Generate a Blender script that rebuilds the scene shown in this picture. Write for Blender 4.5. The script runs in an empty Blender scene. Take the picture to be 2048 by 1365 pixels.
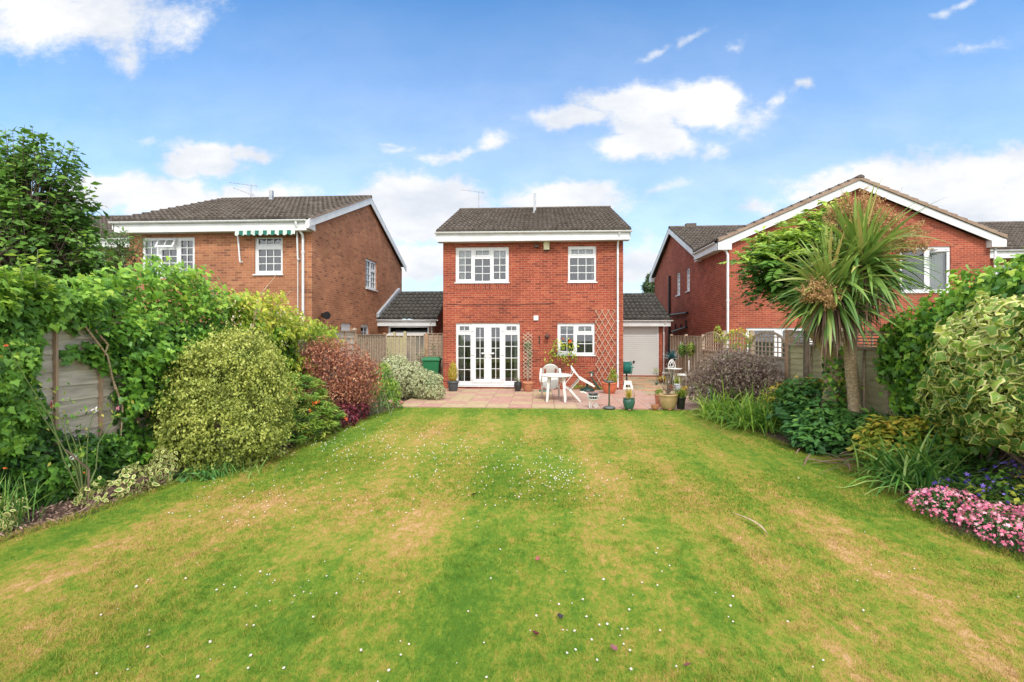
import bpy, math, random
import numpy as np
from mathutils import Vector, noise as mnoise
random.seed(7); rng = np.random.default_rng(11)
PI = math.pi
scene = bpy.context.scene
COL = scene.collection

# ---------------------------------------------------------------- measuring helpers
# camera 1.9 m above the lawn, turned 3.4 degrees left of the house axis (+Y)
F, CXP, HZ, CH = 930.0, 1024.0, 667.0, 1.9
TH = math.atan(56 / 930)
def ray(px, py):
    u = (px - CXP) / F; v = (HZ - py) / F
    return (-math.sin(TH) + u * math.cos(TH), math.cos(TH) + u * math.sin(TH), v)
def PY(px, py, Y):
    d = ray(px, py); t = Y / d[1]; return Vector((t * d[0], Y, CH + t * d[2]))
def PX(px, py, X):
    d = ray(px, py); t = X / d[0]; return Vector((X, t * d[1], CH + t * d[2]))
def G(px, py, z=0.0):
    d = ray(px, py); t = (z - CH) / d[2]; return Vector((t * d[0], t * d[1], z))

# ---------------------------------------------------------------- objects
def tag(o, label=None, cat=None, group=None, kind=None):
    if label: o['label'] = label
    if cat: o['category'] = cat
    if group: o['group'] = group
    if kind: o['kind'] = kind
    return o
def thing(name, label, cat, loc=(0, 0, 0), rot=(0, 0, 0), group=None):
    o = bpy.data.objects.new(name, None); COL.objects.link(o)
    o.location = loc; o.rotation_euler = rot; o.empty_display_size = .1
    return tag(o, label, cat, group)
def dup(root, loc, rot=None, label=None):
    def cp(o, par):
        c = o.copy(); COL.objects.link(c); c.parent = par
        for ch in kids.get(o.name, []): cp(ch, c)
        return c
    kids = {}
    for o in bpy.data.objects:
        if o.parent: kids.setdefault(o.parent.name, []).append(o)
    r = cp(root, None); r.location = loc
    if rot is not None: r.rotation_euler = rot
    if label: r['label'] = label
    return r

class MB:
    def __init__(s): s.v = []; s.f = []; s.m = []; s.s = []
    def add(s, vs, fs, mi=0, sm=False):
        b = len(s.v); s.v += [tuple(p) for p in vs]
        for f in fs: s.f.append(tuple(b + i for i in f)); s.m.append(mi); s.s.append(sm)
        return s
    def box(s, x0, x1, y0, y1, z0, z1, mi=0):
        v = [(x0, y0, z0), (x1, y0, z0), (x1, y1, z0), (x0, y1, z0), (x0, y0, z1), (x1, y0, z1), (x1, y1, z1), (x0, y1, z1)]
        return s.add(v, [(0, 3, 2, 1), (4, 5, 6, 7), (0, 1, 5, 4), (1, 2, 6, 5), (2, 3, 7, 6), (3, 0, 4, 7)], mi)
    def obox(s, c, a, b, d, mi=0):      # centre and three half-axis vectors
        c, a, b, d = map(Vector, (c, a, b, d))
        v = [c - a - b - d, c + a - b - d, c + a + b - d, c - a + b - d, c - a - b + d, c + a - b + d, c + a + b + d, c - a + b + d]
        return s.add(v, [(0, 3, 2, 1), (4, 5, 6, 7), (0, 1, 5, 4), (1, 2, 6, 5), (2, 3, 7, 6), (3, 0, 4, 7)], mi)
    def bar(s, p0, p1, w, h, up=(0, 0, 1), mi=0):
        p0, p1 = Vector(p0), Vector(p1); d = p1 - p0; u = Vector(up)
        a = d.cross(u)
        if a.length < 1e-6: a = d.cross(Vector((1, 0, 0)))
        a.normalize(); b = a.cross(d).normalized()
        return s.obox((p0 + p1) / 2, d / 2, a * w / 2, b * h / 2, mi)
    def tube(s, pts, r, n=8, mi=0, cap=True):
        pts = [Vector(p) for p in pts]; k = len(pts)
        if not hasattr(r, '__len__'): r = [r] * k
        vs = []; ref = None
        for i, p in enumerate(pts):
            d = (pts[min(i + 1, k - 1)] - pts[max(i - 1, 0)]).normalized()
            if ref is None: ref = Vector((0, 0, 1)) if abs(d.z) < .9 else Vector((1, 0, 0))
            a = (ref - d * ref.dot(d)).normalized(); b = d.cross(a); ref = a
            for j in range(n):
                t = 2 * PI * j / n; vs.append(p + (a * math.cos(t) + b * math.sin(t)) * r[i])
        fs = [(i * n + j, i * n + (j + 1) % n, (i + 1) * n + (j + 1) % n, (i + 1) * n + j) for i in range(k - 1) for j in range(n)]
        s.add(vs, fs, mi, True)
        if cap: s.add(vs[:n], [tuple(reversed(range(n)))], mi); s.add(vs[-n:], [tuple(range(n))], mi)
        return s
    def lathe(s, c, prof, n=24, mi=0, sq=None, cap=True):
        cx, cy, cz = c; vs = []
        for r, z in prof:
            for j in range(n):
                t = 2 * PI * j / n; vs.append((cx + r * math.cos(t), cy + r * math.sin(t), cz + z))
        k = len(prof)
        s.add(vs, [(i * n + j, i * n + (j + 1) % n, (i + 1) * n + (j + 1) % n, (i + 1) * n + j) for i in range(k - 1) for j in range(n)], mi, True)
        if cap:
            if prof[0][0] > 1e-4: s.add(vs[:n], [tuple(reversed(range(n)))], mi)
            if prof[-1][0] > 1e-4: s.add(vs[-n:], [tuple(range(n))], mi)
        return s
    def prism(s, poly, vec, mi=0):
        n = len(poly); a = [Vector(p) for p in poly]; b = [p + Vector(vec) for p in a]
        return s.add(a + b, [tuple(reversed(range(n))), tuple(range(n, 2 * n))] + [(i, (i + 1) % n, n + (i + 1) % n, n + i) for i in range(n)], mi)
    def build(s, name, mats, parent=None, local=False, bevel=0):
        me = bpy.data.meshes.new(name)
        off = Vector(parent.location) if (parent is not None and not local) else Vector((0, 0, 0))
        q = parent
        while q is not None and not local and q.parent is not None:
            q = q.parent; off += Vector(q.location)
        me.from_pydata([(x - off.x, y - off.y, z - off.z) for x, y, z in s.v], [], s.f)
        if not isinstance(mats, (list, tuple)): mats = [mats]
        for m in mats: me.materials.append(m)
        me.polygons.foreach_set('material_index', s.m); me.polygons.foreach_set('use_smooth', s.s)
        me.validate(); me.update()
        o = bpy.data.objects.new(name, me); COL.objects.link(o)
        if parent is not None: o.parent = parent
        if bevel:
            b = o.modifiers.new('bevel', 'BEVEL'); b.width = bevel; b.segments = 2; b.limit_method = 'ANGLE'
        return o

# ---------------------------------------------------------------- materials
def newmat(name):
    m = bpy.data.materials.new(name); m.use_nodes = True; nt = m.node_tree
    return m, nt, nt.nodes['Principled BSDF']
def nd(nt, typ, **kw):
    n = nt.nodes.new(typ)
    for k, v in kw.items():
        if k.startswith('i_'): n.inputs[k[2:].replace('_', ' ')].default_value = v
        else: setattr(n, k, v)
    return n
def rgba(c): return (c[0], c[1], c[2], 1)
def ramp(nt, cols, pos=None):
    r = nt.nodes.new('ShaderNodeValToRGB'); e = r.color_ramp.elements
    pos = pos or [i / (len(cols) - 1) for i in range(len(cols))]
    while len(e) < len(cols): e.new(.5)
    for i, c in enumerate(cols): e[i].position = pos[i]; e[i].color = rgba(c)
    return r
def simple(name, c1, c2=None, scale=6, rough=.6, bump=0, bscale=40, spec=.4, metal=0, stretch=None, detail=5):
    m, nt, b = newmat(name); L = nt.links
    b.inputs['Roughness'].default_value = rough; b.inputs['Specular IOR Level'].default_value = spec; b.inputs['Metallic'].default_value = metal
    tc = nd(nt, 'ShaderNodeNewGeometry'); src = tc.outputs['Position']
    if stretch:
        mp = nd(nt, 'ShaderNodeMapping'); mp.inputs['Scale'].default_value = stretch; L.new(src, mp.inputs[0]); src = mp.outputs[0]
    c2 = c2 or tuple(x * .82 for x in c1)
    n = nd(nt, 'ShaderNodeTexNoise'); n.inputs['Scale'].default_value = scale; n.inputs['Detail'].default_value = detail; L.new(src, n.inputs['Vector'])
    r = ramp(nt, [c1, c2], [.38, .64]); L.new(n.outputs[0], r.inputs[0]); L.new(r.outputs[0], b.inputs['Base Color'])
    if bump:
        n2 = nd(nt, 'ShaderNodeTexNoise'); n2.inputs['Scale'].default_value = bscale; n2.inputs['Detail'].default_value = 4; L.new(src, n2.inputs['Vector'])
        bp = nd(nt, 'ShaderNodeBump'); bp.inputs['Strength'].default_value = bump; bp.inputs['Distance'].default_value = .02
        L.new(n2.outputs[0], bp.inputs['Height']); L.new(bp.outputs[0], b.inputs['Normal'])
    return m
def brick_mat(name, c1, c2, c3, mortar, vertical=False, msize=.006):
    m, nt, b = newmat(name); L = nt.links
    b.inputs['Roughness'].default_value = .85; b.inputs['Specular IOR Level'].default_value = .2
    g = nd(nt, 'ShaderNodeNewGeometry'); sp = nd(nt, 'ShaderNodeSeparateXYZ'); L.new(g.outputs['Position'], sp.inputs[0])
    ad = nd(nt, 'ShaderNodeMath', operation='ADD'); L.new(sp.outputs[0], ad.inputs[0]); L.new(sp.outputs[1], ad.inputs[1])
    cb = nd(nt, 'ShaderNodeCombineXYZ')
    if vertical: L.new(sp.outputs[2], cb.inputs[0]); L.new(ad.outputs[0], cb.inputs[1])
    else: L.new(ad.outputs[0], cb.inputs[0]); L.new(sp.outputs[2], cb.inputs[1])
    # slight waviness of the courses
    bt = nd(nt, 'ShaderNodeTexBrick'); L.new(cb.outputs[0], bt.inputs['Vector'])
    for k, v in (('Scale', 1), ('Mortar Size', msize), ('Mortar Smooth', .3), ('Bias', 0), ('Brick Width', .225 if not vertical else .23), ('Row Height', .075)): bt.inputs[k].default_value = v
    bt.inputs['Color1'].default_value = (0, 0, 0, 1); bt.inputs['Color2'].default_value = (1, 1, 1, 1); bt.inputs['Mortar'].default_value = (.5, .5, .5, 1)
    r = ramp(nt, [c2, c1, c1, c3], [0, .22, .7, 1]); L.new(bt.outputs['Color'], r.inputs[0])
    n = nd(nt, 'ShaderNodeTexNoise'); n.inputs['Scale'].default_value = 1.1; n.inputs['Detail'].default_value = 6; n.inputs['Roughness'].default_value = .65; L.new(g.outputs['Position'], n.inputs['Vector'])
    mr = nd(nt, 'ShaderNodeMapRange'); mr.inputs[3].default_value = .72; mr.inputs[4].default_value = 1.22; mr.inputs[1].default_value = .3; mr.inputs[2].default_value = .7; L.new(n.outputs[0], mr.inputs[0])
    n3 = nd(nt, 'ShaderNodeTexNoise'); n3.inputs['Scale'].default_value = 45; n3.inputs['Detail'].default_value = 3; L.new(g.outputs['Position'], n3.inputs['Vector'])
    mr3 = nd(nt, 'ShaderNodeMapRange'); mr3.inputs[3].default_value = .85; mr3.inputs[4].default_value = 1.15; mr3.inputs[1].default_value = .3; mr3.inputs[2].default_value = .7; L.new(n3.outputs[0], mr3.inputs[0])
    mu0 = nd(nt, 'ShaderNodeMath', operation='MULTIPLY'); L.new(mr.outputs[0], mu0.inputs[0]); L.new(mr3.outputs[0], mu0.inputs[1])
    mx = nd(nt, 'ShaderNodeMix', data_type='RGBA'); L.new(bt.outputs['Fac'], mx.inputs[0]); L.new(r.outputs[0], mx.inputs[6]); mx.inputs[7].default_value = rgba(mortar)
    vm = nd(nt, 'ShaderNodeVectorMath', operation='SCALE'); L.new(mx.outputs[2], vm.inputs[0]); L.new(mu0.outputs[0], vm.inputs['Scale'])
    L.new(vm.outputs[0], b.inputs['Base Color'])
    inv = nd(nt, 'ShaderNodeMath', operation='SUBTRACT'); inv.inputs[0].default_value = 1; L.new(bt.outputs['Fac'], inv.inputs[1])
    ad2 = nd(nt, 'ShaderNodeMath', operation='MULTIPLY_ADD'); L.new(n3.outputs[0], ad2.inputs[0]); ad2.inputs[1].default_value = .5; L.new(inv.outputs[0], ad2.inputs[2])
    bp = nd(nt, 'ShaderNodeBump'); bp.inputs['Strength'].default_value = .5; bp.inputs['Distance'].default_value = .008
    L.new(ad2.outputs[0], bp.inputs['Height']); L.new(bp.outputs[0], b.inputs['Normal'])
    return m
def leaf_mat(name, cols, trans=.3, rough=.5, pos=None):
    if 'petal' not in name: cols = [(min(.82, c[0] * 1.14 + .012), min(.82, c[1] * 1.08 + .006), min(.82, c[2] * 1.15 + .010)) for c in cols]
    m, nt, b = newmat(name); L = nt.links
    a = nd(nt, 'ShaderNodeAttribute', attribute_name='tone'); r = ramp(nt, cols, pos); L.new(a.outputs['Fac'], r.inputs[0])
    b.inputs['Roughness'].default_value = rough; b.inputs['Specular IOR Level'].default_value = .35
    L.new(r.outputs[0], b.inputs['Base Color'])
    t = nd(nt, 'ShaderNodeBsdfTranslucent'); L.new(r.outputs[0], t.inputs[0])
    mx = nd(nt, 'ShaderNodeMixShader'); mx.inputs[0].default_value = trans
    L.new(b.outputs[0], mx.inputs[1]); L.new(t.outputs[0], mx.inputs[2]); L.new(mx.outputs[0], nt.nodes['Material Output'].inputs[0])
    return m
def glass_mat():
    m, nt, b = newmat('window_glass'); L = nt.links; nt.nodes.remove(b)
    g = nd(nt, 'ShaderNodeBsdfGlossy'); g.inputs['Roughness'].default_value = .02; g.inputs[0].default_value = (.95, .97, 1, 1)
    t = nd(nt, 'ShaderNodeBsdfTransparent'); t.inputs[0].default_value = (.86, .9, .9, 1)
    fr = nd(nt, 'ShaderNodeFresnel'); fr.inputs[0].default_value = 2.1
    mx = nd(nt, 'ShaderNodeMixShader'); L.new(fr.outputs[0], mx.inputs[0]); L.new(t.outputs[0], mx.inputs[1]); L.new(g.outputs[0], mx.inputs[2])
    L.new(mx.outputs[0], nt.nodes['Material Output'].inputs[0]); return m

BR_C = brick_mat('red_brick', (.30, .064, .036), (.185, .042, .028), (.38, .10, .052), (.45, .24, .16))
BR_CV = brick_mat('red_brick_upright', (.28, .06, .034), (.18, .04, .028), (.34, .09, .048), (.42, .22, .15), vertical=True)
BR_A = brick_mat('brown_brick', (.36, .145, .075), (.21, .085, .05), (.43, .20, .10), (.43, .27, .17))
BR_B = brick_mat('right_red_brick', (.31, .07, .04), (.21, .05, .032), (.38, .10, .055), (.42, .22, .15))
UPVC = simple('white_upvc', (.72, .73, .74), (.66, .67, .68), rough=.3, spec=.5)
FASC = simple('white_fascia', (.68, .69, .69), (.58, .59, .585), scale=2, rough=.4)
GLASS = glass_mat()
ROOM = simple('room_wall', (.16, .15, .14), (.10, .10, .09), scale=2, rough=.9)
NET = simple('net_curtain', (.78, .80, .76), (.70, .73, .68), rough=.9)
CURT = simple('pale_curtain', (.66, .70, .62), (.56, .60, .52), rough=.9)
def tile_mat(name, a, b_, c):
    m, nt, b = newmat(name); L = nt.links; b.inputs['Roughness'].default_value = .9; b.inputs['Specular IOR Level'].default_value = .2
    g = nd(nt, 'ShaderNodeNewGeometry')
    n = nd(nt, 'ShaderNodeTexNoise'); n.inputs['Scale'].default_value = 3; n.inputs['Detail'].default_value = 8; n.inputs['Roughness'].default_value = .75; L.new(g.outputs['Position'], n.inputs['Vector'])
    r = ramp(nt, [a, b_, c], [.32, .5, .72]); L.new(n.outputs[0], r.inputs[0])
    n2 = nd(nt, 'ShaderNodeTexNoise'); n2.inputs['Scale'].default_value = 22; n2.inputs['Detail'].default_value = 2; L.new(g.outputs['Position'], n2.inputs['Vector'])
    r2 = ramp(nt, [(0, 0, 0), (1, 1, 1)], [.68, .74]); L.new(n2.outputs[0], r2.inputs[0])
    mx = nd(nt, 'ShaderNodeMix', data_type='RGBA'); L.new(r2.outputs[0], mx.inputs[0]); L.new(r.outputs[0], mx.inputs[6]); mx.inputs[7].default_value = (.42, .41, .37, 1)
    L.new(mx.outputs[2], b.inputs['Base Color']); return m
TILE = tile_mat('brown_roof_tile', (.055, .044, .036), (.115, .094, .078), (.19, .165, .135))
TILE_D = tile_mat('dark_roof_tile', (.04, .036, .032), (.07, .066, .058), (.12, .115, .10))
TILE_R = tile_mat('verge_tile', (.22, .15, .11), (.28, .20, .15), (.36, .27, .2))
LEAD = simple('lead_flashing', (.40, .44, .48), (.30, .34, .38), rough=.5)
GALV = simple('galvanised_metal', (.42, .44, .46), (.34, .36, .38), rough=.4, metal=.3)
BLACK = simple('black_plastic', (.012, .012, .014), rough=.35)
WOOD = simple('weathered_fence_wood', (.46, .36, .26), (.33, .26, .19), scale=5, rough=.9, bump=.4, bscale=30, stretch=(1, 1, 5))
WOOD_H = simple('grey_lap_board', (.60, .53, .43), (.42, .36, .29), scale=2.5, rough=.9, bump=.5, bscale=20, stretch=(1, 1, 9))
WOOD_G = simple('greened_lap_board', (.50, .46, .25), (.40, .35, .21), scale=2.5, rough=.9, bump=.5, bscale=20, stretch=(1, 1, 8))
WOOD_O = simple('orange_fence_post', (.50, .30, .17), (.36, .22, .13), scale=6, rough=.85)
WOOD_P = simple('pale_trellis_wood', (.52, .43, .33), (.40, .32, .24), scale=9, rough=.85)
CONC = simple('concrete_post', (.42, .40, .33), (.33, .31, .25), rough=.9)
PLAST = simple('white_plastic', (.74, .73, .69), (.68, .67, .63), scale=3, rough=.35)
IRON = simple('white_painted_iron', (.82, .82, .80), (.74, .74, .71), rough=.45)
TERRA = simple('terracotta', (.55, .24, .13), (.44, .19, .11), scale=12, rough=.8)
TERRA2 = simple('orange_plastic_terracotta', (.60, .17, .08), (.52, .14, .07), scale=5, rough=.5)
BEIGE = simple('sandy_glazed_clay', (.55, .38, .18), (.44, .30, .15), scale=7, rough=.4)
GGLAZE = simple('green_glazed_clay', (.05, .15, .11), (.035, .10, .08), scale=6, rough=.2, spec=.6)
BGLAZE = simple('black_glazed_clay', (.02, .023, .024), (.04, .043, .04), scale=8, rough=.25)
SLATE = simple('grey_blue_plastic_pot', (.085, .10, .115), (.07, .085, .095), rough=.45)
SOIL = simple('potting_soil', (.09, .055, .035), (.05, .032, .022), scale=40, rough=.95, bump=.6)
MULCH = simple('bed_soil', (.12, .075, .05), (.06, .04, .028), scale=14, rough=.95, bump=.8, bscale=35)
BARK = simple('cordyline_bark', (.56, .42, .27), (.30, .21, .13), scale=26, rough=.95, bump=.9, bscale=50, stretch=(1, 1, 2.2))
TBARK = simple('tree_bark', (.16, .12, .09), (.10, .075, .055), scale=12, rough=.95, bump=.6)
TWIG = simple('twig', (.20, .14, .10), (.13, .09, .065), rough=.9)
TWIGG = simple('green_stem', (.16, .22, .07), (.12, .16, .05), rough=.7)
DEAD = simple('dead_leaf', (.40, .29, .18), (.28, .19, .12), scale=8, rough=.9)
TEAL = simple('teal_hose', (.02, .20, .16), (.015, .16, .13), rough=.4)
BING = simple('green_bin_plastic', (.02, .16, .06), (.018, .12, .05), scale=2, rough=.45)
GDOOR = simple('cream_white_garage_door', (.66, .66, .64), (.61, .61, .59), scale=.8, rough=.45)
# ================================================================ ground
def lerpts(pts, y):
    if y <= pts[0][1]: return pts[0][0]
    for (xa, ya), (xb, yb) in zip(pts, pts[1:]):
        if y <= yb: return xa + (xb - xa) * (y - ya) / (yb - ya)
    return pts[-1][0]
LE = [(-5.3, -4), (-5.15, 3.0), (-4.95, 4.0), (-4.78, 4.55), (-4.62, 5.66), (-4.15, 6.6), (-3.98, 7.4), (-3.98, 8.6), (-3.9, 9.6), (-3.55, 11.6)]
RE = [(4.6, -4), (4.2, 3.0), (4.05, 4.2), (3.9, 4.7), (4.1, 5.4), (4.2, 5.9), (4.62, 6.8), (4.66, 7.4), (4.15, 8.2), (3.98, 10), (3.86, 11.6)]
mb = MB(); mb.add([(-300, -80, -.035), (300, -80, -.035), (300, 500, -.035), (-300, 500, -.035)], [(0, 1, 2, 3)])
tag(mb.build('ground', simple('rough_ground', (.10, .14, .05), (.14, .13, .07), scale=.6, rough=.95)), kind='structure')
mb = MB()
for x0, x1 in ((-5.95, -3.3), (3.6, 5.9)):
    mb.add([(x0, -4, -.012), (x1, -4, -.012), (x1, 15.65, -.012), (x0, 15.65, -.012)], [(0, 1, 2, 3)])
tag(mb.build('garden_bed', MULCH), kind='structure')

def lawn_nodes(nt, b, blade=False):
    L = nt.links
    g = nd(nt, 'ShaderNodeNewGeometry'); P = g.outputs['Position']
    def noi(scale, det=4, st=None, rough=.55):
        src = P
        if st:
            mp = nd(nt, 'ShaderNodeMapping'); mp.inputs['Scale'].default_value = st; L.new(P, mp.inputs[0]); src = mp.outputs[0]
        n = nd(nt, 'ShaderNodeTexNoise'); n.inputs['Scale'].default_value = scale; n.inputs['Detail'].default_value = det; n.inputs['Roughness'].default_value = rough; L.new(src, n.inputs['Vector']); return n.outputs[0]
    def math_(op, a, b_, c=None):
        m = nd(nt, 'ShaderNodeMath', operation=op)
        for i, x in enumerate((a, b_, c)):
            if x is None: continue
            if isinstance(x, (int, float)): m.inputs[i].default_value = x
            else: L.new(x, m.inputs[i])
        return m.outputs[0]
    sp = nd(nt, 'ShaderNodeSeparateXYZ'); L.new(P, sp.inputs[0]); X, Y = sp.outputs[0], sp.outputs[1]
    # dryness field: streaks along the mowing direction, blotches, and hand-placed patches
    base = math_('MULTIPLY_ADD', noi(1.7, 7, (1.9, .45, 1), .72), .9, .03)
    blot = math_('MULTIPLY_ADD', noi(5.5, 6, (1, .8, 1), .75), 1.25, -.62)
    d = math_('ADD', base, blot)
    wob = math_('MULTIPLY_ADD', noi(.35, 2), .8, X)
    stripe = math_('MULTIPLY', math_('SINE', math_('MULTIPLY', wob, 2 * PI / .95), 0), .085)
    d = math_('ADD', d, stripe)
    # (x, y, rx, ry, amount): + straw, - green
    patches = [(-.45, 3.7, .45, 1.7, -.75), (-.25, 6.6, .7, 1.4, -.45), (.9, 3.2, .8, .8, -.25), (-3.6, 3.6, .55, 1.6, .45), (-2.9, 5.0, .9, .5, .5), (-1.2, 4.6, .7, 1.0, .5), (-2.0, 3.4, .9, .5, -.35),
               (-1.6, 2.7, 1.1, .45, -.35), (2.2, 4.6, 1.1, 1.4, .35), (3.2, 3.4, .8, .9, .3), (3.55, 7.0, .5, 2.4, -.4), (-3.5, 8.8, .5, 2.4, -.55), (-2.2, 8.6, .8, 1.2, .35), (.8, 9.0, 1.6, 1.3, .12), (-4.3, 4.6, .45, 1.4, -.5),
               (0, 11.4, 6, .9, -.5), (2.5, 2.6, 1.4, .5, .2), (3.5, 4.9, .4, 1.2, -.35), (1.65, 4.0, .10, .9, -.5), (.9, 6.2, .5, 1.5, .25), (1.1, 4.6, .22, 1.0, -.45), (2.3, 5.8, .3, 1.8, -.35), (-3.2, 6.4, .5, .9, -.3)]
    for (x, y, rx, ry, a) in patches:
        xx = math_('MULTIPLY_ADD', X, 1 / rx, -x / rx); yy = math_('MULTIPLY_ADD', Y, 1 / ry, -y / ry)
        q = math_('ADD', math_('MULTIPLY', xx, xx), math_('MULTIPLY', yy, yy))
        e = math_('EXPONENT', math_('MULTIPLY', q, -1.0), 0)
        d = math_('MULTIPLY_ADD', e, a * .5, d)
    # far lawn is greener and finer
    d = math_('ADD', d, math_('MULTIPLY_ADD', noi(9, 4, (1, .8, 1), .7), 1.0, -.5))
    fine = math_('MULTIPLY_ADD', noi(20 if not blade else 24, 5, (1.2, .7, 1), .8), 1.5, -.75)
    if blade:
        isl = math_('MULTIPLY_ADD', g.outputs['Random Per Island'], .7, -.35); d = math_('ADD', d, isl)
    d = math_('ADD', d, fine)
    r = ramp(nt, [(.085, .18, .018), (.135, .23, .022), (.215, .265, .032), (.315, .275, .05), (.43, .275, .09), (.54, .34, .17)], [0, .25, .45, .62, .85, 1])
    L.new(d, r.inputs[0]); L.new(r.outputs[0], b.inputs['Base Color'])
    b.inputs['Roughness'].default_value = .8; b.inputs['Specular IOR Level'].default_value = .15
    return noi, r
m, nt, b = newmat('lawn_turf'); noi, r = lawn_nodes(nt, b)
bp = nd(nt, 'ShaderNodeBump'); bp.inputs['Strength'].default_value = .7; bp.inputs['Distance'].default_value = .02
nt.links.new(noi(70, 4, None, .8), bp.inputs['Height']); nt.links.new(bp.outputs[0], b.inputs['Normal']); LAWN = m
m, nt, b = newmat('grass_blade'); lawn_nodes(nt, b, True); BLADE = m
mb = MB(); ys = np.arange(-4, 11.79, .12); N = 60
vs = []
for y in ys:
    a = lerpts(LE, y) + .05 * mnoise.noise(Vector((0, y * 2, 0))); c = lerpts(RE, y) + .05 * mnoise.noise(Vector((5, y * 2, 0)))
    for k in range(N + 1):
        x = a + (c - a) * k / N
        z = .004 + .012 * mnoise.noise(Vector((x * .8, y * .8, 0))) + (.0 if 0 < k < N else -.02)
        vs.append((x, min(y, 11.72), z))
mb.add(vs, [(i * (N + 1) + k, i * (N + 1) + k + 1, (i + 1) * (N + 1) + k + 1, (i + 1) * (N + 1) + k) for i in range(len(ys) - 1) for k in range(N)], 0, True)
tag(mb.build('lawn', LAWN), kind='structure')

def raw_mesh(name, V, Fc, mats, parent=None, tone=None, mi=None, smooth=False):
    """V (n,3) world coords, Fc list of equal-length faces array (m,k)"""
    me = bpy.data.meshes.new(name); V = np.asarray(V, dtype=np.float32)
    if parent is not None:
        V = V - np.array(parent.location, dtype=np.float32)
    Fc = [Fc] if not isinstance(Fc, list) else Fc
    me.vertices.add(len(V)); me.vertices.foreach_set('co', V.ravel())
    loops = np.concatenate([f.ravel() for f in Fc]).astype(np.int32)
    cnt = np.concatenate([np.full(len(f), f.shape[1]) for f in Fc]).astype(np.int32)
    st = np.concatenate([[0], np.cumsum(cnt)[:-1]]).astype(np.int32)
    me.loops.add(len(loops)); me.loops.foreach_set('vertex_index', loops)
    me.polygons.add(len(cnt)); me.polygons.foreach_set('loop_start', st)
    if not isinstance(mats, (list, tuple)): mats = [mats]
    for m in mats: me.materials.append(m)
    if mi is not None: me.polygons.foreach_set('material_index', np.asarray(mi, dtype=np.int32))
    if tone is not None:
        at = me.attributes.new('tone', 'FLOAT', 'POINT'); at.data.foreach_set('value', np.asarray(tone, dtype=np.float32))
    me.update(calc_edges=True); me.validate()
    o = bpy.data.objects.new(name, me); COL.objects.link(o)
    if parent is not None: o.parent = parent
    return o

# grass blades, denser towards the camera
def blades(n, y0, y1, hmin, hmax, w):
    u = rng.random(n); y = 1 / (1 / y0 + u * (1 / y1 - 1 / y0))
    xa = np.interp(y, [p[1] for p in LE], [p[0] for p in LE]) - .02; xb = np.interp(y, [p[1] for p in RE], [p[0] for p in RE]) + .02
    lim0 = -1.2 * y - .3; lim1 = 1.13 * y + .3
    xa = np.maximum(xa, lim0); xb = np.minimum(xb, lim1)
    x = xa + rng.random(n) * (xb - xa)
    h = hmin + (hmax - hmin) * rng.random(n) ** 2; a = rng.random(n) * 2 * PI; ww = w * np.clip(y / 3, .8, 3)
    lean = rng.normal(0, .6, (n, 2)) * h[:, None]
    V = np.zeros((n, 3, 3)); z = .002
    V[:, 0] = np.stack([x - np.cos(a) * ww, y - np.sin(a) * ww, np.full(n, z)], 1)
    V[:, 1] = np.stack([x + np.cos(a) * ww, y + np.sin(a) * ww, np.full(n, z)], 1)
    V[:, 2] = np.stack([x + lean[:, 0], y + lean[:, 1], z + h], 1)
    return V.reshape(-1, 3)
def tufts(k):
    out = []
    y = 1 / (1 / 2.2 + rng.random(k) * (1 / 8 - 1 / 2.2)); x = -1.1 * y + rng.random(k) * 2.2 * y
    for a, b in zip(x, y):
        if not lerpts(LE, b) < a < lerpts(RE, b) or mnoise.noise(Vector((a * .9, b * .6, 4))) < -.05: continue
        m = 26; px = a + rng.normal(0, .03, m); py = b + rng.normal(0, .03, m); t = rng.random(m) * 6.28; h = .025 + .03 * rng.random(m); w = .0022; V = np.zeros((m, 3, 3))
        V[:, 0] = np.stack([px - np.cos(t) * w, py - np.sin(t) * w, np.zeros(m)], 1); V[:, 1] = np.stack([px + np.cos(t) * w, py + np.sin(t) * w, np.zeros(m)], 1); V[:, 2] = np.stack([px + rng.normal(0, .02, m), py + rng.normal(0, .02, m), h], 1); out.append(V.reshape(-1, 3))
    return np.concatenate(out)
V = np.concatenate([blades(260000, 2.1, 7.0, .008, .034, .0019), blades(90000, 5, 11.7, .008, .024, .0028), tufts(900)])
# shaggier uncut rim along both bed edges
def rim(E, n, sgn):
    y = 3 + rng.random(n) * 8.5; x = np.interp(y, [p[1] for p in E], [p[0] for p in E]) + sgn * rng.normal(0, .05, n)
    h = .02 + .035 * rng.random(n); a = rng.random(n) * 2 * PI; V = np.zeros((n, 3, 3)); w = .0025
    V[:, 0] = np.stack([x - np.cos(a) * w, y - np.sin(a) * w, np.zeros(n)], 1); V[:, 1] = np.stack([x + np.cos(a) * w, y + np.sin(a) * w, np.zeros(n)], 1)
    V[:, 2] = np.stack([x + rng.normal(0, .03, n) , y + rng.normal(0, .03, n), h], 1); return V.reshape(-1, 3)
V = np.concatenate([V, rim(LE, 9000, 1), rim(RE, 9000, -1)])
tag(raw_mesh('grass', V, np.arange(len(V)).reshape(-1, 3), BLADE), 'short patchy green and straw coloured grass of the lawn', 'grass', kind='stuff')

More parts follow.
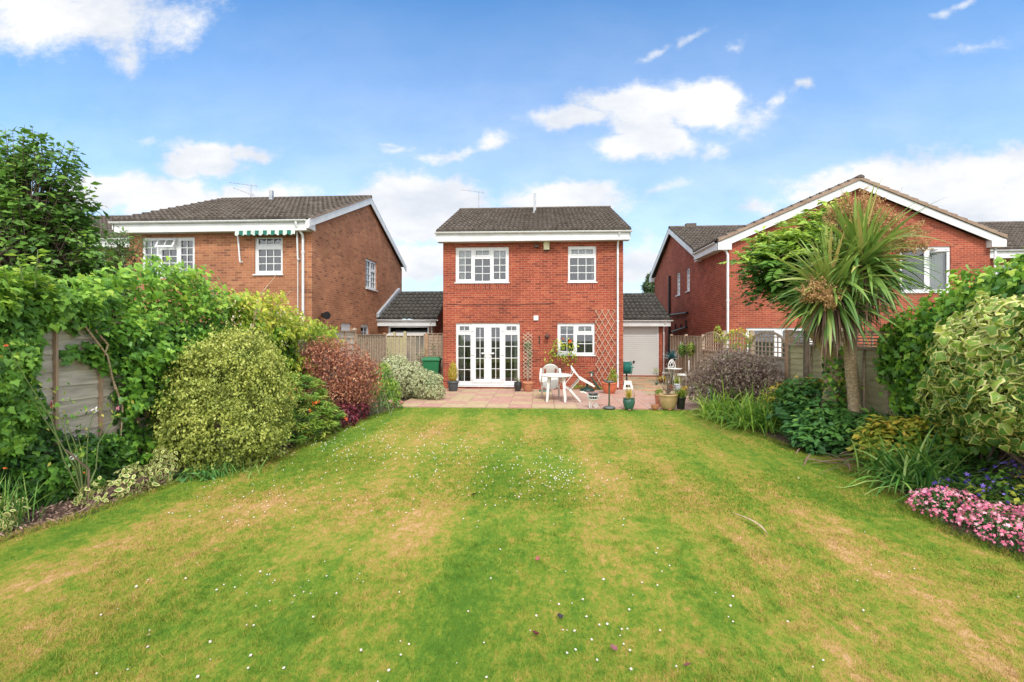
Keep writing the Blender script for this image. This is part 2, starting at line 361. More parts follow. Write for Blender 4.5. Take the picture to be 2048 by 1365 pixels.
# patio slabs
PINK = simple('pink_paving', (.46, .27, .21), (.38, .22, .175), scale=7, rough=.85, bump=.2); BUFF = simple('buff_paving', (.46, .345, .21), (.38, .29, .18), scale=7, rough=.85, bump=.2)
PINK2 = simple('faded_pink_paving', (.44, .29, .23), (.38, .25, .20), scale=5, rough=.85, bump=.2); JOINT = simple('paving_joint', (.20, .15, .11), rough=.95)
mb = MB(); R2 = random.Random(3)
mb.add([(-3.75, 11.7, -.002), (4.9, 11.7, -.002), (4.9, 15.7, -.002), (-3.75, 15.7, -.002)], [(0, 1, 2, 3)], 3)
S = .585; j = 0; y = 11.74
while y < 15.69:
    yn = min(y + (S if j % 2 == 0 else .44), 15.69); x = -3.72; i = 0
    while x < 4.85:
        xn = min(x + S, 4.88)
        right = x > .3
        m_ = (0 if (i + j) % 2 else 1) if not right else (2 if R2.random() < .75 else 0)
        if right and j == 0 and R2.random() < .4: m_ = 1
        if R2.random() < .1: m_ = 1 - min(m_, 1)
        z = .022 + R2.random() * .004
        if not (x > 2.9 and yn > 14.6):
            mb.box(x + .004, xn - .004, y + .004, yn - .004, -.001, z, m_)
        x = xn; i += 1
    y = yn; j += 1
tag(mb.build('patio', [PINK, BUFF, PINK2, JOINT]), kind='structure')
GRAV = simple('gravel_path', (.46, .37, .24), (.27, .22, .13), scale=16, rough=.95, bump=.9, bscale=70)
mb = MB(); mb.add([(2.78, 14.55, .008), (5.6, 14.55, .008), (5.6, 21, .008), (2.78, 21, .008)], [(0, 1, 2, 3)])
tag(mb.build('gravel_path', GRAV), kind='structure')
STONE = simple('brown_stepping_stone', (.50, .29, .17), (.40, .24, .15), scale=5, rough=.9)
mb = MB()
for (px, py, w, d) in ((1265, 762, 1.2, .5), (1300, 758, .9, .45), (1285, 770, .8, .45), (1310, 775, .8, .4), (1300, 782, 1.0, .35), (1325, 783, .5, .4)):
    c = G(px, py); pts = []
    for k in range(9):
        t = 2 * PI * k / 9; rr = .85 + .3 * R2.random(); pts.append((c.x + .5 * w * rr * math.cos(t), c.y + .5 * d * rr * math.sin(t), .0))
    mb.prism(pts, (0, 0, .035))
tag(mb.build('stepping_stones', STONE), kind='structure')

# ================================================================ houses
class Face:     # a wall plane: point on plane, horizontal axis a, outward normal n
    def __init__(s, kind, c, out):
        s.k = kind; s.c = c; s.out = out
    def P(s, a, z, d=0):
        return (a, s.c + d * s.out, z) if s.k == 'Y' else (s.c + d * s.out, a, z)
    def px(s, x, y):
        v = PY(x, y, s.c) if s.k == 'Y' else PX(x, y, s.c)
        return (v.x if s.k == 'Y' else v.y, v.z)
    def rect(s, x0, y0, x1, y1):
        a, b = s.px(x0, y1), s.px(x1, y0); 
        return (min(a[0], b[0]), max(a[0], b[0]), a[1], b[1])
    def box(s, mb, a0, a1, z0, z1, d0, d1, mi=0):
        p = s.P(a0, z0, d0); q = s.P(a1, z1, d1)
        mb.box(min(p[0], q[0]), max(p[0], q[0]), min(p[1], q[1]), max(p[1], q[1]), z0, z1, mi)
    def wall(s, mb, a0, a1, z0, z1, holes=(), mi=0, rev=.11):
        A = sorted({a0, a1, *[h[0] for h in holes], *[h[1] for h in holes]}); Z = sorted({z0, z1, *[h[2] for h in holes], *[h[3] for h in holes]})
        for i in range(len(A) - 1):
            for k in range(len(Z) - 1):
                ca, cz = (A[i] + A[i + 1]) / 2, (Z[k] + Z[k + 1]) / 2
                if any(h[0] < ca < h[1] and h[2] < cz < h[3] for h in holes): continue
                mb.add([s.P(A[i], Z[k]), s.P(A[i + 1], Z[k]), s.P(A[i + 1], Z[k + 1]), s.P(A[i], Z[k + 1])], [(0, 1, 2, 3)], mi)
        for h in holes:
            for (p, q) in (((h[0], h[2]), (h[0], h[3])), ((h[1], h[2]), (h[1], h[3])), ((h[0], h[2]), (h[1], h[2])), ((h[0], h[3]), (h[1], h[3]))):
                mb.add([s.P(*p), s.P(*q), s.P(*q, -rev), s.P(*p, -rev)], [(0, 1, 2, 3)], mi)

def window(par, fc, r, lights, sill=True, nm='window', rec=.045, label=None, sashw=.03):
    """r=(a0,a1,z0,z1); lights=[(a0,a1,z0,z1,cols,rows,sash?)] glass rectangles"""
    mb = MB(); a0, a1, z0, z1 = r
    gl = [l[:4] for l in lights]
    A = sorted({a0, a1, *[g[0] for g in gl], *[g[1] for g in gl]}); Z = sorted({z0, z1, *[g[2] for g in gl], *[g[3] for g in gl]})
    for i in range(len(A) - 1):
        for k in range(len(Z) - 1):
            ca, cz = (A[i] + A[i + 1]) / 2, (Z[k] + Z[k + 1]) / 2
            if any(g[0] < ca < g[1] and g[2] < cz < g[3] for g in gl): continue
            fc.box(mb, A[i], A[i + 1], Z[k], Z[k + 1], -rec - .06, -rec)
    pane = MB(); mun = MB()
    for l in lights:
        b0, b1, c0, c1, nc, nr = l[:6]; w = sashw; h = -rec + .012
        if len(l) > 6 and l[6]:
            for q in ((b0 - w, b0, c0 - w, c1 + w), (b1, b1 + w, c0 - w, c1 + w), (b0, b1, c0 - w, c0), (b0, b1, c1, c1 + w)):
                fc.box(mb, *q, -rec - .02, h)
        t = .011
        for i in range(1, nc):
            x = b0 + (b1 - b0) * i / nc; fc.box(mun, x - t, x + t, c0, c1, -rec - .032, -rec - .012)
        for i in range(1, nr):
            z = c0 + (c1 - c0) * i / nr; fc.box(mun, b0, b1, z - t, z + t, -rec - .034, -rec - .010)
        pane.add([fc.P(b0, c0, -rec - .036), fc.P(b1, c0, -rec - .036), fc.P(b1, c1, -rec - .036), fc.P(b0, c1, -rec - .036)], [(0, 1, 2, 3)])
    w = mb.build(nm, UPVC, par)
    if label: w['label'] = label
    pane.build('pane', GLASS, w)
    if mun.v: mun.build('glazing_bars', UPVC, w)
    if sill:
        sb = MB(); fc.box(sb, a0 - .03, a1 + .03, z0 - .035, z0, -rec, .045); sb.build('sill', UPVC, w)
    return w
def curtain(par, fc, a0, a1, z0, z1, d=-.22, mat=None, folds=6, name='curtain', scallop=0):
    mb = MB(); n = folds * 6; vs = []
    for i in range(n + 1):
        a = a0 + (a1 - a0) * i / n; dd = d + .025 * math.sin(2 * PI * i / 6)
        zb = z0 + (scallop * abs(math.sin(PI * i / n * 3)) if scallop else 0)
        vs += [fc.P(a, zb, dd), fc.P(a, z1, dd)]
    mb.add(vs, [(2 * i, 2 * i + 2, 2 * i + 3, 2 * i + 1) for i in range(n)], 0, True)
    return mb.build(name, mat or NET, par)

def roof_sheet(mb, O, U, V, width, length, rows, roll=.17, h=.08, lenfn=None, mi=0):
    """tiles: O eave corner, U unit along the eave, V unit up the slope"""
    O, U, V = Vector(O), Vector(U).normalized(), Vector(V).normalized(); N = U.cross(V)
    if N.z < 0: N = -N
    for r_ in range(rows):
        s0, s1 = length * r_ / rows, length * (r_ + 1) / rows + .03
        w0, w1 = (0, width) if not lenfn else lenfn(r_ / rows)
        k = max(1, int(round((w1 - w0) / roll))); n = k * 6; vs = []
        jt = random.uniform(-.003, .004)
        for i in range(n + 1):
            u = w0 + (w1 - w0) * i / n; c = abs(math.sin(PI * i / 6)) ** .8
            hh = h * c
            vs += [O + U * u + V * s0 + N * (.0 + hh * .4), O + U * u + V * s0 + N * (.05 + hh + jt), O + U * u + V * s1 + N * (.004 + hh * .9)]
        mb.add(vs, [f for i in range(n) for f in ((3 * i, 3 * i + 3, 3 * i + 4, 3 * i + 1), (3 * i + 1, 3 * i + 4, 3 * i + 5, 3 * i + 2))], mi, False)

def ridge_tiles(mb, p0, p1, r=.11, mi=0, seg=.45):
    p0, p1 = Vector(p0), Vector(p1); d = p1 - p0; n = max(1, int(d.length / seg)); e = d.normalized(); s = e.cross(Vector((0, 0, 1)))
    for i in range(n):
        a = p0 + d * i / n; b = p0 + d * (i + 1) / n + e * .02; vs = []; rr = r * (1 + .03 * random.random())
        for q, R_ in ((a, rr * 1.04), (b, rr)):
            for k in range(7):
                t = PI * (k / 6) ; vs.append(q + s * (math.cos(t) * R_) + Vector((0, 0, 1)) * (math.sin(t) * R_ * .75 - .03))
        mb.add(vs, [(k, k + 1, 8 + k, 7 + k) for k in range(6)] + [tuple(range(7))], mi, False)

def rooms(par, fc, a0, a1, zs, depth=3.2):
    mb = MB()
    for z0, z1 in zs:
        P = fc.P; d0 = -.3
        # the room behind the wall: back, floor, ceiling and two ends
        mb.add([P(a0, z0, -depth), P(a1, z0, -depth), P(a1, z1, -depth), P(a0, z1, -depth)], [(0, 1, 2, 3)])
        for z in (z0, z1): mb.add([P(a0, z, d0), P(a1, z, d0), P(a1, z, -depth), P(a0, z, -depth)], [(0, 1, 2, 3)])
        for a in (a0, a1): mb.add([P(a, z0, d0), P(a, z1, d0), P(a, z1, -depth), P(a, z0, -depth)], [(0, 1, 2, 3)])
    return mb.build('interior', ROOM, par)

def gutter(par, p0, p1, out, name='gutter', mat=None, r=.06):
    p0, p1, out = Vector(p0), Vector(p1), Vector(out); prof = []
    mb = MB(); vs = []
    for q in (p0, p1):
        for k in range(9):
            t = PI * k / 8; vs.append(q + out * (r * math.cos(t)) + Vector((0, 0, -1)) * (r * math.sin(t)))
        for k in range(9):
            t = PI * (8 - k) / 8; vs.append(q + out * ((r - .008) * math.cos(t)) + Vector((0, 0, -1)) * ((r - .008) * math.sin(t)))
    mb.add(vs, [(k, (k + 1) % 18, 18 + (k + 1) % 18, 18 + k) for k in range(18)], 0, False)
    e = (p1 - p0).normalized(); L_ = (p1 - p0).length
    for i in range(int(L_ / .9) + 1):      # brackets / unions
        q = p0 + e * min(L_ - .03, .05 + i * .9)
        vv = []
        for w in (-.02, .02):
            for k in range(9):
                t = PI * k / 8; vv.append(q + e * w + out * ((r + .006) * math.cos(t)) + Vector((0, 0, -1)) * ((r + .006) * math.sin(t)))
        mb.add(vv, [(k, k + 1, 10 + k, 9 + k) for k in range(8)])
    return mb.build(name, mat or UPVC, par)
def downpipe(par, pts, r=.034, mat=None, name='downpipe', clips=()):
    mb = MB(); mb.tube(pts, r, 10)
    for z in clips: 
        p = Vector(pts[-1]); mb.tube([(p.x, p.y, z - .03), (p.x, p.y, z + .03)], r * 1.25, 10)
    return mb.build(name, mat or UPVC, par)

# ---------------------------------------------------------------- central house
HC = thing('brick_house', 'two storey red brick house with white french doors in the middle of the photo', 'house', (-.27, 15.7, 0))
fC = Face('Y', 15.7, -1); X0, X1 = -3.3, 2.77; ZW = 5.12
z1_ = lambda x, y: (860 + x / 4.876, 380 + y / 4.876)
z2_ = lambda x, y: (860 + x / 4.876, 600 + y / 4.876)
def R_(fc, cv, x0, y0, x1, y1): a, b = cv(x0, y0), cv(x1, y1); return fc.rect(a[0], a[1], b[0], b[1])
w1 = R_(fC, z1_, 248, 556, 770, 905); w2 = R_(fC, z1_, 1346, 547, 1622, 900); w3 = R_(fC, z2_, 1243, 228, 1607, 538); w4 = R_(fC, z2_, 252, 228, 877, 836)
mb = MB(); fC.wall(mb, X0, X1, 0, ZW, [w1, w2, w3, w4])
RC = (20.0, 7.22, 15.35, 5.27)     # ridge Y, Z, eave Y, Z
back = 24.3
fCr = Face('X', X1, 1); fCl = Face('X', X0, -1); fCb = Face('Y', back, 1)
fCr.wall(mb, 15.7, back, 0, ZW); fCl.wall(mb, 15.7, back, 0, ZW); fCb.wall(mb, X0, X1, 0, ZW)
for x in (X0, X1): mb.add([(x, 15.7, ZW), (x, back, ZW), (x, 20, 7.1)], [(0, 1, 2)])
mb.build('wall', BR_C, HC)
for w in (w1, w2, w3):
    sol = MB(); sol.box(w[0] - .05, w[1] + .05, 15.688, 15.7, w[2] - .035 - .2, w[2] - .038); sol.build('brick_sill_course', BR_CV, HC)
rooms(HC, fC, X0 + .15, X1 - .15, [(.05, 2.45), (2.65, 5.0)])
def LT(fc, cv, *rows):
    out = []
    for r in rows:
        q = R_(fc, cv, *r[:4]); out.append((*q, r[4], r[5], r[6] if len(r) > 6 else 0))
    return out
win = window(HC, fC, w1, LT(fC, z1_, (280, 592, 400, 872, 2, 4), (447, 592, 575, 637, 2, 1, 1), (435, 672, 585, 887, 2, 3), (620, 592, 737, 872, 2, 4)))
curtain(win, fC, w1[0] + .05, w1[1] - .05, w1[3] - .36, w1[3] - .03, -.2, NET, 8, 'blind', .05)
curtain(win, fC, w1[0] + .05, w1[0] + .25, w1[2] + .02, w1[3] - .3, -.26, NET, 3)
win = window(HC, fC, w2, LT(fC, z1_, (1378, 580, 1590, 627, 3, 1, 1), (1365, 662, 1603, 880, 3, 3)))
curtain(win, fC, w2[0] + .05, w2[1] - .05, w2[3] - .24, w2[3] - .03, -.2, NET, 6, 'blind')
curtain(win, fC, w2[1] - .14, w2[1] - .03, w2[2] + .02, w2[3] - .2, -.24, NET, 2)
win = window(HC, fC, w3, LT(fC, z2_, (1273, 258, 1400, 500, 2, 3), (1448, 258, 1575, 305, 2, 1, 1), (1434, 342, 1587, 515, 2, 2)))
curtain(win, fC, w3[0] + .05, w3[1] - .05, w3[3] - .24, w3[3] - .05, -.22, CURT, 6, 'blind', .04)
dr = window(HC, fC, w4, LT(fC, z2_, (288, 258, 380, 298, 2, 1, 1), (273, 342, 393, 795, 2, 4), (445, 270, 527, 775, 2, 5), (598, 270, 680, 775, 2, 5), (745, 258, 843, 298, 2, 1, 1), (733, 342, 853, 795, 2, 4)), nm='french_doors')
mbx = MB()
for (a, b) in ((405, 562), (566, 725)):       # raised door leaves
    q = R_(fC, z2_, a, 240, b, 808); g = R_(fC, z2_, 445 if a < 500 else 598, 270, 527 if a < 500 else 680, 775)
    for s_ in ((q[0], g[0], q[2], q[3]), (g[1], q[1], q[2], q[3]), (g[0], g[1], q[2], g[2]), (g[0], g[1], g[3], q[3])): fC.box(mbx, *s_, -.045, -.022)
mbx.build('door_leaf', UPVC, dr)
for x0, x1 in ((503, 545), (580, 627)):
    q = R_(fC, z2_, x0, 515, x1, 528); mbx = MB(); fC.box(mbx, *q, .02, .04); s = 540 if x0 < 550 else 585
    q = R_(fC, z2_, s - 6, 500, s + 6, 560); fC.box(mbx, *q, -.022, .022); mbx.build('handle', UPVC, dr)
for x in (412, 705):
    for y in (290, 525, 765):
        q = R_(fC, z2_, x - 8, y - 15, x + 14, y + 15); mbx = MB(); fC.box(mbx, *q, -.022, .005); mbx.build('hinge', UPVC, dr)
curtain(dr, fC, w4[0] + .03, w4[0] + .27, w4[2], w4[3] - .1, -.25, CURT, 5)
curtain(dr, fC, w4[1] - .2, w4[1] - .03, w4[2], w4[3] - .1, -.25, CURT, 4)
# roof
def gable_roof_x(par, x0, x1, yr, zr, ye, ze, tile, rows=13, backside=True, name='roof', both=True):
    mb = MB(); V = Vector((0, yr - ye, zr - ze)); roof_sheet(mb, (x0, ye, ze), (1, 0, 0), V, x1 - x0, V.length, rows)
    V2 = Vector((0, -(yr - ye), zr - ze)); roof_sheet(mb, (x0, 2 * yr - ye, ze), (1, 0, 0), V2, x1 - x0, V2.length, rows)
    # underside and verge edges closing the tiles
    for s in (1, -1):
        yy = ye if s == 1 else 2 * yr - ye
        mb.add([(x0 + .01, yy, ze - .02), (x1 - .01, yy, ze - .02), (x1 - .01, yr, zr - .02), (x0 + .01, yr, zr - .02)], [(0, 1, 2, 3)])
        for x in (x0, x1): mb.add([(x, yy, ze - .03), (x, yy, ze + .05), (x, yr, zr + .05), (x, yr, zr - .03)], [(0, 1, 2, 3)])
    ridge_tiles(mb, (x0, yr, zr + .05), (x1, yr, zr + .05))
    return mb.build(name, tile, par)
rC = gable_roof_x(HC, X0 - .17, X1 + .2, RC[0], RC[1], RC[2], RC[3], TILE)
def eaves_x(par, x0, x1, ye, yw, zt, h=.26):     # fascia + soffit along X, facing -Y
    mb = MB(); mb.box(x0, x1, ye + .05, ye + .075, zt - h, zt); mb.box(x0, x1, ye + .075, yw + .02, zt - h + .01, zt - h + .03); return mb.build('fascia', FASC, par)
eaves_x(HC, X0 - .15, X1 + .17, 15.32, 15.7, 5.22)
gutter(HC, (X0 - .2, 15.33, 5.27), (X1 + .22, 15.33, 5.25), (0, -1, 0))
def barge(par, x, ya, za, yb, zb, h=.2, out=1, name='bargeboard'):
    mb = MB(); t = .03
    p = [(x, ya, za), (x, yb, zb), (x, yb, zb - h), (x, ya, za - h)]; mb.prism(p, (t * out, 0, 0)); return mb.build(name, FASC, par)
for x, o in ((X1 + .15, 1), (X0 - .15, -1)):
    barge(HC, x, 15.37, 5.25, 20, 7.2, out=o); barge(HC, x, 24.63, 5.25, 20, 7.2, out=o)
downpipe(HC, [(2.58, 15.33, 5.2), (2.58, 15.38, 5.08), (2.58, 15.62, 4.86), (2.58, 15.64, 4.7), (2.58, 15.64, .1)], clips=(4.55, 2.3, .9))
q = PY(1069.5, 425, 19.2)
mb = MB(); mb.box(q.x - .055, q.x + .055, 19.0, 19.11, 6.7, 7.62); mb.box(q.x - .1, q.x + .1, 18.9, 19.2, 6.78, 6.86); mb.build('flue', GALV, HC)
def antenna(par, base, top, boom_dir, n=8, L_=.9, tilt=0, el=.28):
    mb = MB(); b, t = Vector(base), Vector(top); mb.tube([b, t], .014, 6)
    d = Vector(boom_dir).normalized(); s = t - d * L_ * .75; e = t + d * L_ * .25
    mb.tube([s, e], .009, 6)
    perp = d.cross(Vector((0, 0, 1))).normalized()
    for i in range(n):
        c = s + (e - s) * (i + .3) / n; w = el * (.55 + .45 * i / n); mb.tube([c - perp * w / 2, c + perp * w / 2], .004, 4)
    r = e - d * .08; mb.tube([r + Vector((0, 0, .1)), r - Vector((0, 0, .1))], .006, 4)
    return mb.build('antenna', GALV, par)
b_ = PY(957.5, 417, 20); t_ = PY(957.5, 384, 20); antenna(HC, b_, t_, (1, .25, -.06), 8, 1.0)
# fittings
q = R_(fC, z1_, 1010, 1228, 1057, 1275); mb = MB(); fC.box(mb, *q, 0, .05); mb.build('wall_vent', UPVC, HC, bevel=.01)
q = R_(fC, z1_, 1107, 490, 1165, 588); mb = MB(); fC.box(mb, *q, 0, .09); fC.box(mb, q[0] + .02, q[1] - .02, q[2] - .03, q[2], .01, .08, 1); mb.build('alarm_box', [simple('cream_plastic', (.66, .62, .38), rough=.4), BLACK], HC, bevel=.008)
a, z = fC.px(*z1_(1040, 550)); mb = MB(); mb.lathe((a, 15.6, z - .05), [(.085, 0), (.08, .03), (.03, .075), (.0, .08)], 14); mb.tube([(a - .07, 15.69, z + .02), (a, 15.62, z)], .02); mb.build('security_light', simple('dull_olive_metal', (.10, .10, .08), rough=.5), HC)
pts = [fC.px(*z1_(x, y)) for x, y in ((150, 1112), (300, 1122), (600, 1118), (830, 1122), (1000, 1112), (1150, 1112), (1215, 1100))]
mb = MB(); mb.tube([(a, 15.69, z) for a, z in pts], .01, 6); mb.build('wall_cable', simple('dark_cable', (.10, .04, .03), rough=.6), HC)
a, z = fC.px(*z2_(1141, 365)); mb = MB(); mb.tube([(a, 15.7, z + .1), (a, 15.6, z + .14), (a, 15.56, z + .06)], .012); mb.lathe((a, 15.56, z - .06), [(.02, 0), (.07, .03), (.085, .1), (.03, .15), (.0, .17)], 8); lt = mb.build('wall_lantern', simple('rusty_black_iron', (.09, .04, .03), rough=.6), HC)
q = R_(fC, z2_, 1061, 350, 1072, 430); mb = MB(); fC.box(mb, *q, 0, .025); mb.build('thermometer', simple('dark_brown_wood', (.06, .02, .018), rough=.5), HC)

# ---------------------------------------------------------------- right garage (garage of the central house)
GR = thing('brick_garage', 'low brick garage with ribbed cream door right of the middle house', 'garage', (4.1, 20.6, 0))
fG = Face('Y', 20.6, -1); dq = (2.85, 5.17, .06, 2.27)
mb = MB(); fG.wall(mb, 2.775, 5.45, 0, 2.4, [dq]); Face('X', 5.45, 1).wall(mb, 20.6, 25.8, 0, 2.4); Face('Y', 25.8, 1).wall(mb, 2.775, 5.45, 0, 2.4); mb.add([(5.45, 20.6, 2.4), (5.45, 25.8, 2.4), (5.45, 23.2, 3.6)], [(0, 1, 2)]); mb.build('wall', BR_C, GR)
mb = MB(); V = Vector((0, 2.9, 1.3)); roof_sheet(mb, (2.78, 20.3, 2.47), (1, 0, 0), V, 2.85, V.length, 8, roll=.2, h=.08); V = Vector((0, -2.9, 1.3)); roof_sheet(mb, (2.78, 26.1, 2.47), (1, 0, 0), V, 2.85, V.length, 8, roll=.2, h=.08)
mb.add([(5.62, 20.3, 2.42), (5.62, 20.3, 2.52), (5.62, 23.2, 3.82), (5.62, 26.1, 2.52), (5.62, 26.1, 2.42), (5.62, 23.2, 3.7)], [(0, 1, 2, 5), (5, 2, 3, 4)]); ridge_tiles(mb, (2.78, 23.2, 3.82), (5.62, 23.2, 3.82)); mb.build('roof', TILE_D, GR)
eaves_x(GR, 2.775, 5.6, 20.27, 20.6, 2.42, .22); gutter(GR, (2.775, 20.28, 2.47), (5.68, 20.28, 2.46), (0, -1, 0))
downpipe(GR, [(5.36, 20.3, 2.4), (5.36, 20.32, 2.3), (5.36, 20.53, 2.15), (5.36, 20.54, .05)], clips=(1.9, 1.0, .3))
mb = MB(); n = 26
zz = [dq[2] + (dq[3] - dq[2]) * i / n for i in range(n + 1)]
for i in range(n):
    h_ = zz[i + 1] - zz[i]; A_, B_ = dq[0] + .06, dq[1] - .06; y = 20.66
    if zz[i] > 1.75:
        mb.box(A_, B_, y, y + .03, zz[i], zz[i + 1]); continue
    mb.box(A_, B_, y, y + .05, zz[i], zz[i] + h_ * .78); mb.box(A_, B_, y + .035, y + .05, zz[i] + h_ * .78, zz[i + 1])
dg = mb.build('garage_door', GDOOR, GR)
mb = MB(); mb.box(dq[0], dq[0] + .06, 20.63, 20.7, dq[2], dq[3]); mb.box(dq[1] - .06, dq[1], 20.63, 20.7, dq[2], dq[3]); mb.box(dq[0] + .06, dq[1] - .06, 20.63, 20.7, dq[3] - .05, dq[3]); mb.build('door_frame', UPVC, dg)
q = PY(1267.5, 724, 20.64); mb = MB(); mb.tube([(q.x, 20.66, q.z), (q.x, 20.6, q.z)], .045, 12); mb.build('handle', BLACK, dg)
mb = MB(); mb.box(dq[0], dq[1], 20.9, 20.95, 0, 2.4); mb.build('lining', ROOM, GR)

# ---------------------------------------------------------------- left house A
HA = thing('brick_house', 'brown brick house left of centre with green striped awning over its window', 'house', (-9.6, 13.4, 0))
fA = Face('Y', 13.4, -1); AX0, AX1 = -12.45, -6.75; AB = 22.4; fAs = Face('X', AX1, 1); YR, ZR, YE, ZE = 17.9, 7.22, 13.08, 5.2
z8 = lambda x, y: (220 + x / 3.0118, 340 + y / 3.0118)
a1 = R_(fA, z8, 190, 405, 510, 655); a2 = R_(fA, z8, 870, 405, 1040, 630)
sy0 = fAs.px(*z8(1540, 620)); sy1 = fAs.px(*z8(1607, 630)); s1 = (sy0[0], sy1[0], fAs.px(*z8(1540, 712))[1], fAs.px(*z8(1540, 530))[1])
s2 = (fAs.px(682.5, 660)[0], fAs.px(703, 660)[0], 1.15, fAs.px(682.5, 646.5)[1]); s3 = (fAs.px(722, 660)[0], fAs.px(738.6, 660)[0], 1.7, fAs.px(722, 649.5)[1])
mb = MB(); fA.wall(mb, AX0, AX1, 0, 5.05, [a1, a2]); fAs.wall(mb, 13.4, AB, 0, 5.05, [s1, s2, s3]); Face('X', AX0, -1).wall(mb, 13.4, AB, 0, 5.05); Face('Y', AB, 1).wall(mb, AX0, AX1, 0, 5.05)
for x in (AX0, AX1): mb.add([(x, 13.4, 5.05), (x, AB, 5.05), (x, YR, 7.1)], [(0, 1, 2)])
mb.build('wall', BR_A, HA)
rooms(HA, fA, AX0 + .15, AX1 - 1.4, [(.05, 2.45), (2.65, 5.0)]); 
mbx = MB(); mbx.box(AX1 - 1.2, AX1 - 1.15, 13.6, 22.2, .1, 5); mbx.box(AX1 - 1.15, AX1 - .1, 13.6, 22.2, 2.5, 2.6); mbx.build('interior', ROOM, HA)
win = window(HA, fA, a1, LT(fA, z8, (205, 425, 275, 640, 2, 5), (305, 480, 395, 640, 2, 4), (420, 425, 492, 640, 2, 5)), sill=False)
curtain(win, fA, a1[0] + .03, a1[0] + .55, a1[2], a1[3] - .05, -.2, NET, 8)
# the tilted-out top vent
q = R_(fA, z8, 290, 415, 398, 470); mb = MB(); o = .13
def tl(a, z): f = (q[3] - z) / (q[3] - q[2]); return (a, 13.4 - .01 - o * f, z)
wv = .05
for (u0, u1, v0, v1) in ((q[0], q[1], q[3] - wv, q[3]), (q[0], q[1], q[2], q[2] + wv), (q[0], q[0] + wv, q[2] + wv, q[3] - wv), (q[1] - wv, q[1], q[2] + wv, q[3] - wv), ((q[0] + q[1]) / 2 - .01, (q[0] + q[1]) / 2 + .01, q[2] + wv, q[3] - wv)):
    mb.prism([tl(u0, v0), tl(u1, v0), tl(u1, v1), tl(u0, v1)], (0, .04, 0))
sv = mb.build('open_vent_sash', UPVC, win); mb = MB(); mb.add([tuple(Vector(tl(*c)) + Vector((0, .02, 0))) for c in ((q[0], q[2]), (q[1], q[2]), (q[1], q[3]), (q[0], q[3]))], [(0, 1, 2, 3)]); mb.build('pane', GLASS, win)
window(HA, fA, a2, LT(fA, z8, (890, 415, 1025, 448, 3, 1, 1), (890, 478, 1025, 608, 3, 3)))
def sidewin(par, fc, s, spec):
    L2 = []
    for (u0, u1, v0, v1, nc, nr) in spec: L2.append((s[0] + (s[1] - s[0]) * u0, s[0] + (s[1] - s[0]) * u1, s[2] + (s[3] - s[2]) * v0, s[2] + (s[3] - s[2]) * v1, nc, nr, 0))
    return window(par, fc, s, L2)
wn = sidewin(HA, fAs, s1, [(.07, .47, .07, .93, 2, 4), (.56, .93, .07, .62, 2, 3), (.56, .93, .72, .93, 2, 1)])
sidewin(HA, fAs, s2, [(.12, .8, .1, .72, 2, 2)]); sidewin(HA, fAs, s3, [(.12, .88, .15, .8, 2, 2)])
gable_roof_x(HA, AX0 - .25, AX1 + .12, YR, ZR, YE, ZE, TILE, 14)
eaves_x(HA, AX0 - .2, AX1 + .0, 13.05, 13.4, 5.15); gutter(HA, (AX0 - .3, 13.06, 5.2), (AX1 + .02, 13.06, 5.19), (0, -1, 0))
barge(HA, AX1 + .1, YE - .08, ZE + .0, YR, ZR, .24); barge(HA, AX1 + .1, 2 * YR - YE + .05, ZE, YR, ZR, .24); barge(HA, AX0 - .22, YE, ZE, YR, ZR, .22, -1)
mb = MB(); mb.prism([(AX1 + .0, YE - .06, ZE - .27), (AX1 + .1, YE - .06, ZE - .27), (AX1 + .1, YE - .06, ZE - .02), (AX1 + .0, YE - .06, ZE - .02)], (0, .4, 0)); mb.build('eaves_box', FASC, HA)
mb = MB(); mb.prism([(AX1 + .132, YE, ZE + .01), (AX1 + .132, YR, ZR + .01), (AX1 + .132, YR, ZR + .05), (AX1 + .132, YE, ZE + .05)], (.02, 0, 0)); mb.build('verge_tiles', TILE_R, HA)
dpx = PY(606, 560, 13.33).x
downpipe(HA, [(dpx - .07, 13.06, 5.14), (dpx - .07, 13.06, 5.05), (dpx, 13.3, 4.8), (dpx, 13.33, 4.65), (dpx, 13.33, .1)], clips=(4.3, 2.4), r=.038)
cx = PY(596, 500, 13.35).x; mb = MB(); mb.tube([(cx, 13.3, 4.9), (cx, 13.34, 4.6), (cx, 13.34, .5)], .014, 6); mb.build('winding_rod', UPVC, HA)
# awning
AW = simple('awning_white_stripe', (.55, .62, .57), rough=.8); AG = simple('awning_green_stripe', (.015, .15, .11), rough=.8)
q0, q1 = PY(470, 462, 13.1), PY(590, 462, 13.1); q0 = (q0.x, q0.z); q1 = (q1.x, q1.z); n = 15; mb = MB(); aw0, aw1 = q0[0], q1[0]; zt = q0[1]
mb.box(aw0, aw1, 13.12, 13.39, zt + .012, zt + .06, 0)
for i in range(n):
    for s_ in range(6):
        u0 = aw0 + (aw1 - aw0) * (i + s_ / 6) / n; u1 = aw0 + (aw1 - aw0) * (i + (s_ + 1) / 6) / n
        f0 = .13 + .02 * math.sin(PI * 2 * ((i + s_ / 6) / 1.5)); f1 = .13 + .02 * math.sin(PI * 2 * ((i + (s_ + 1) / 6) / 1.5))
        mb.prism([(u0, 13.1, zt), (u1, 13.1, zt), (u1, 13.09, zt - f1), (u0, 13.09, zt - f0)], (0, .012, 0), 1 if i % 2 else 0)
aw = mb.build('awning', [AW, AG], HA)
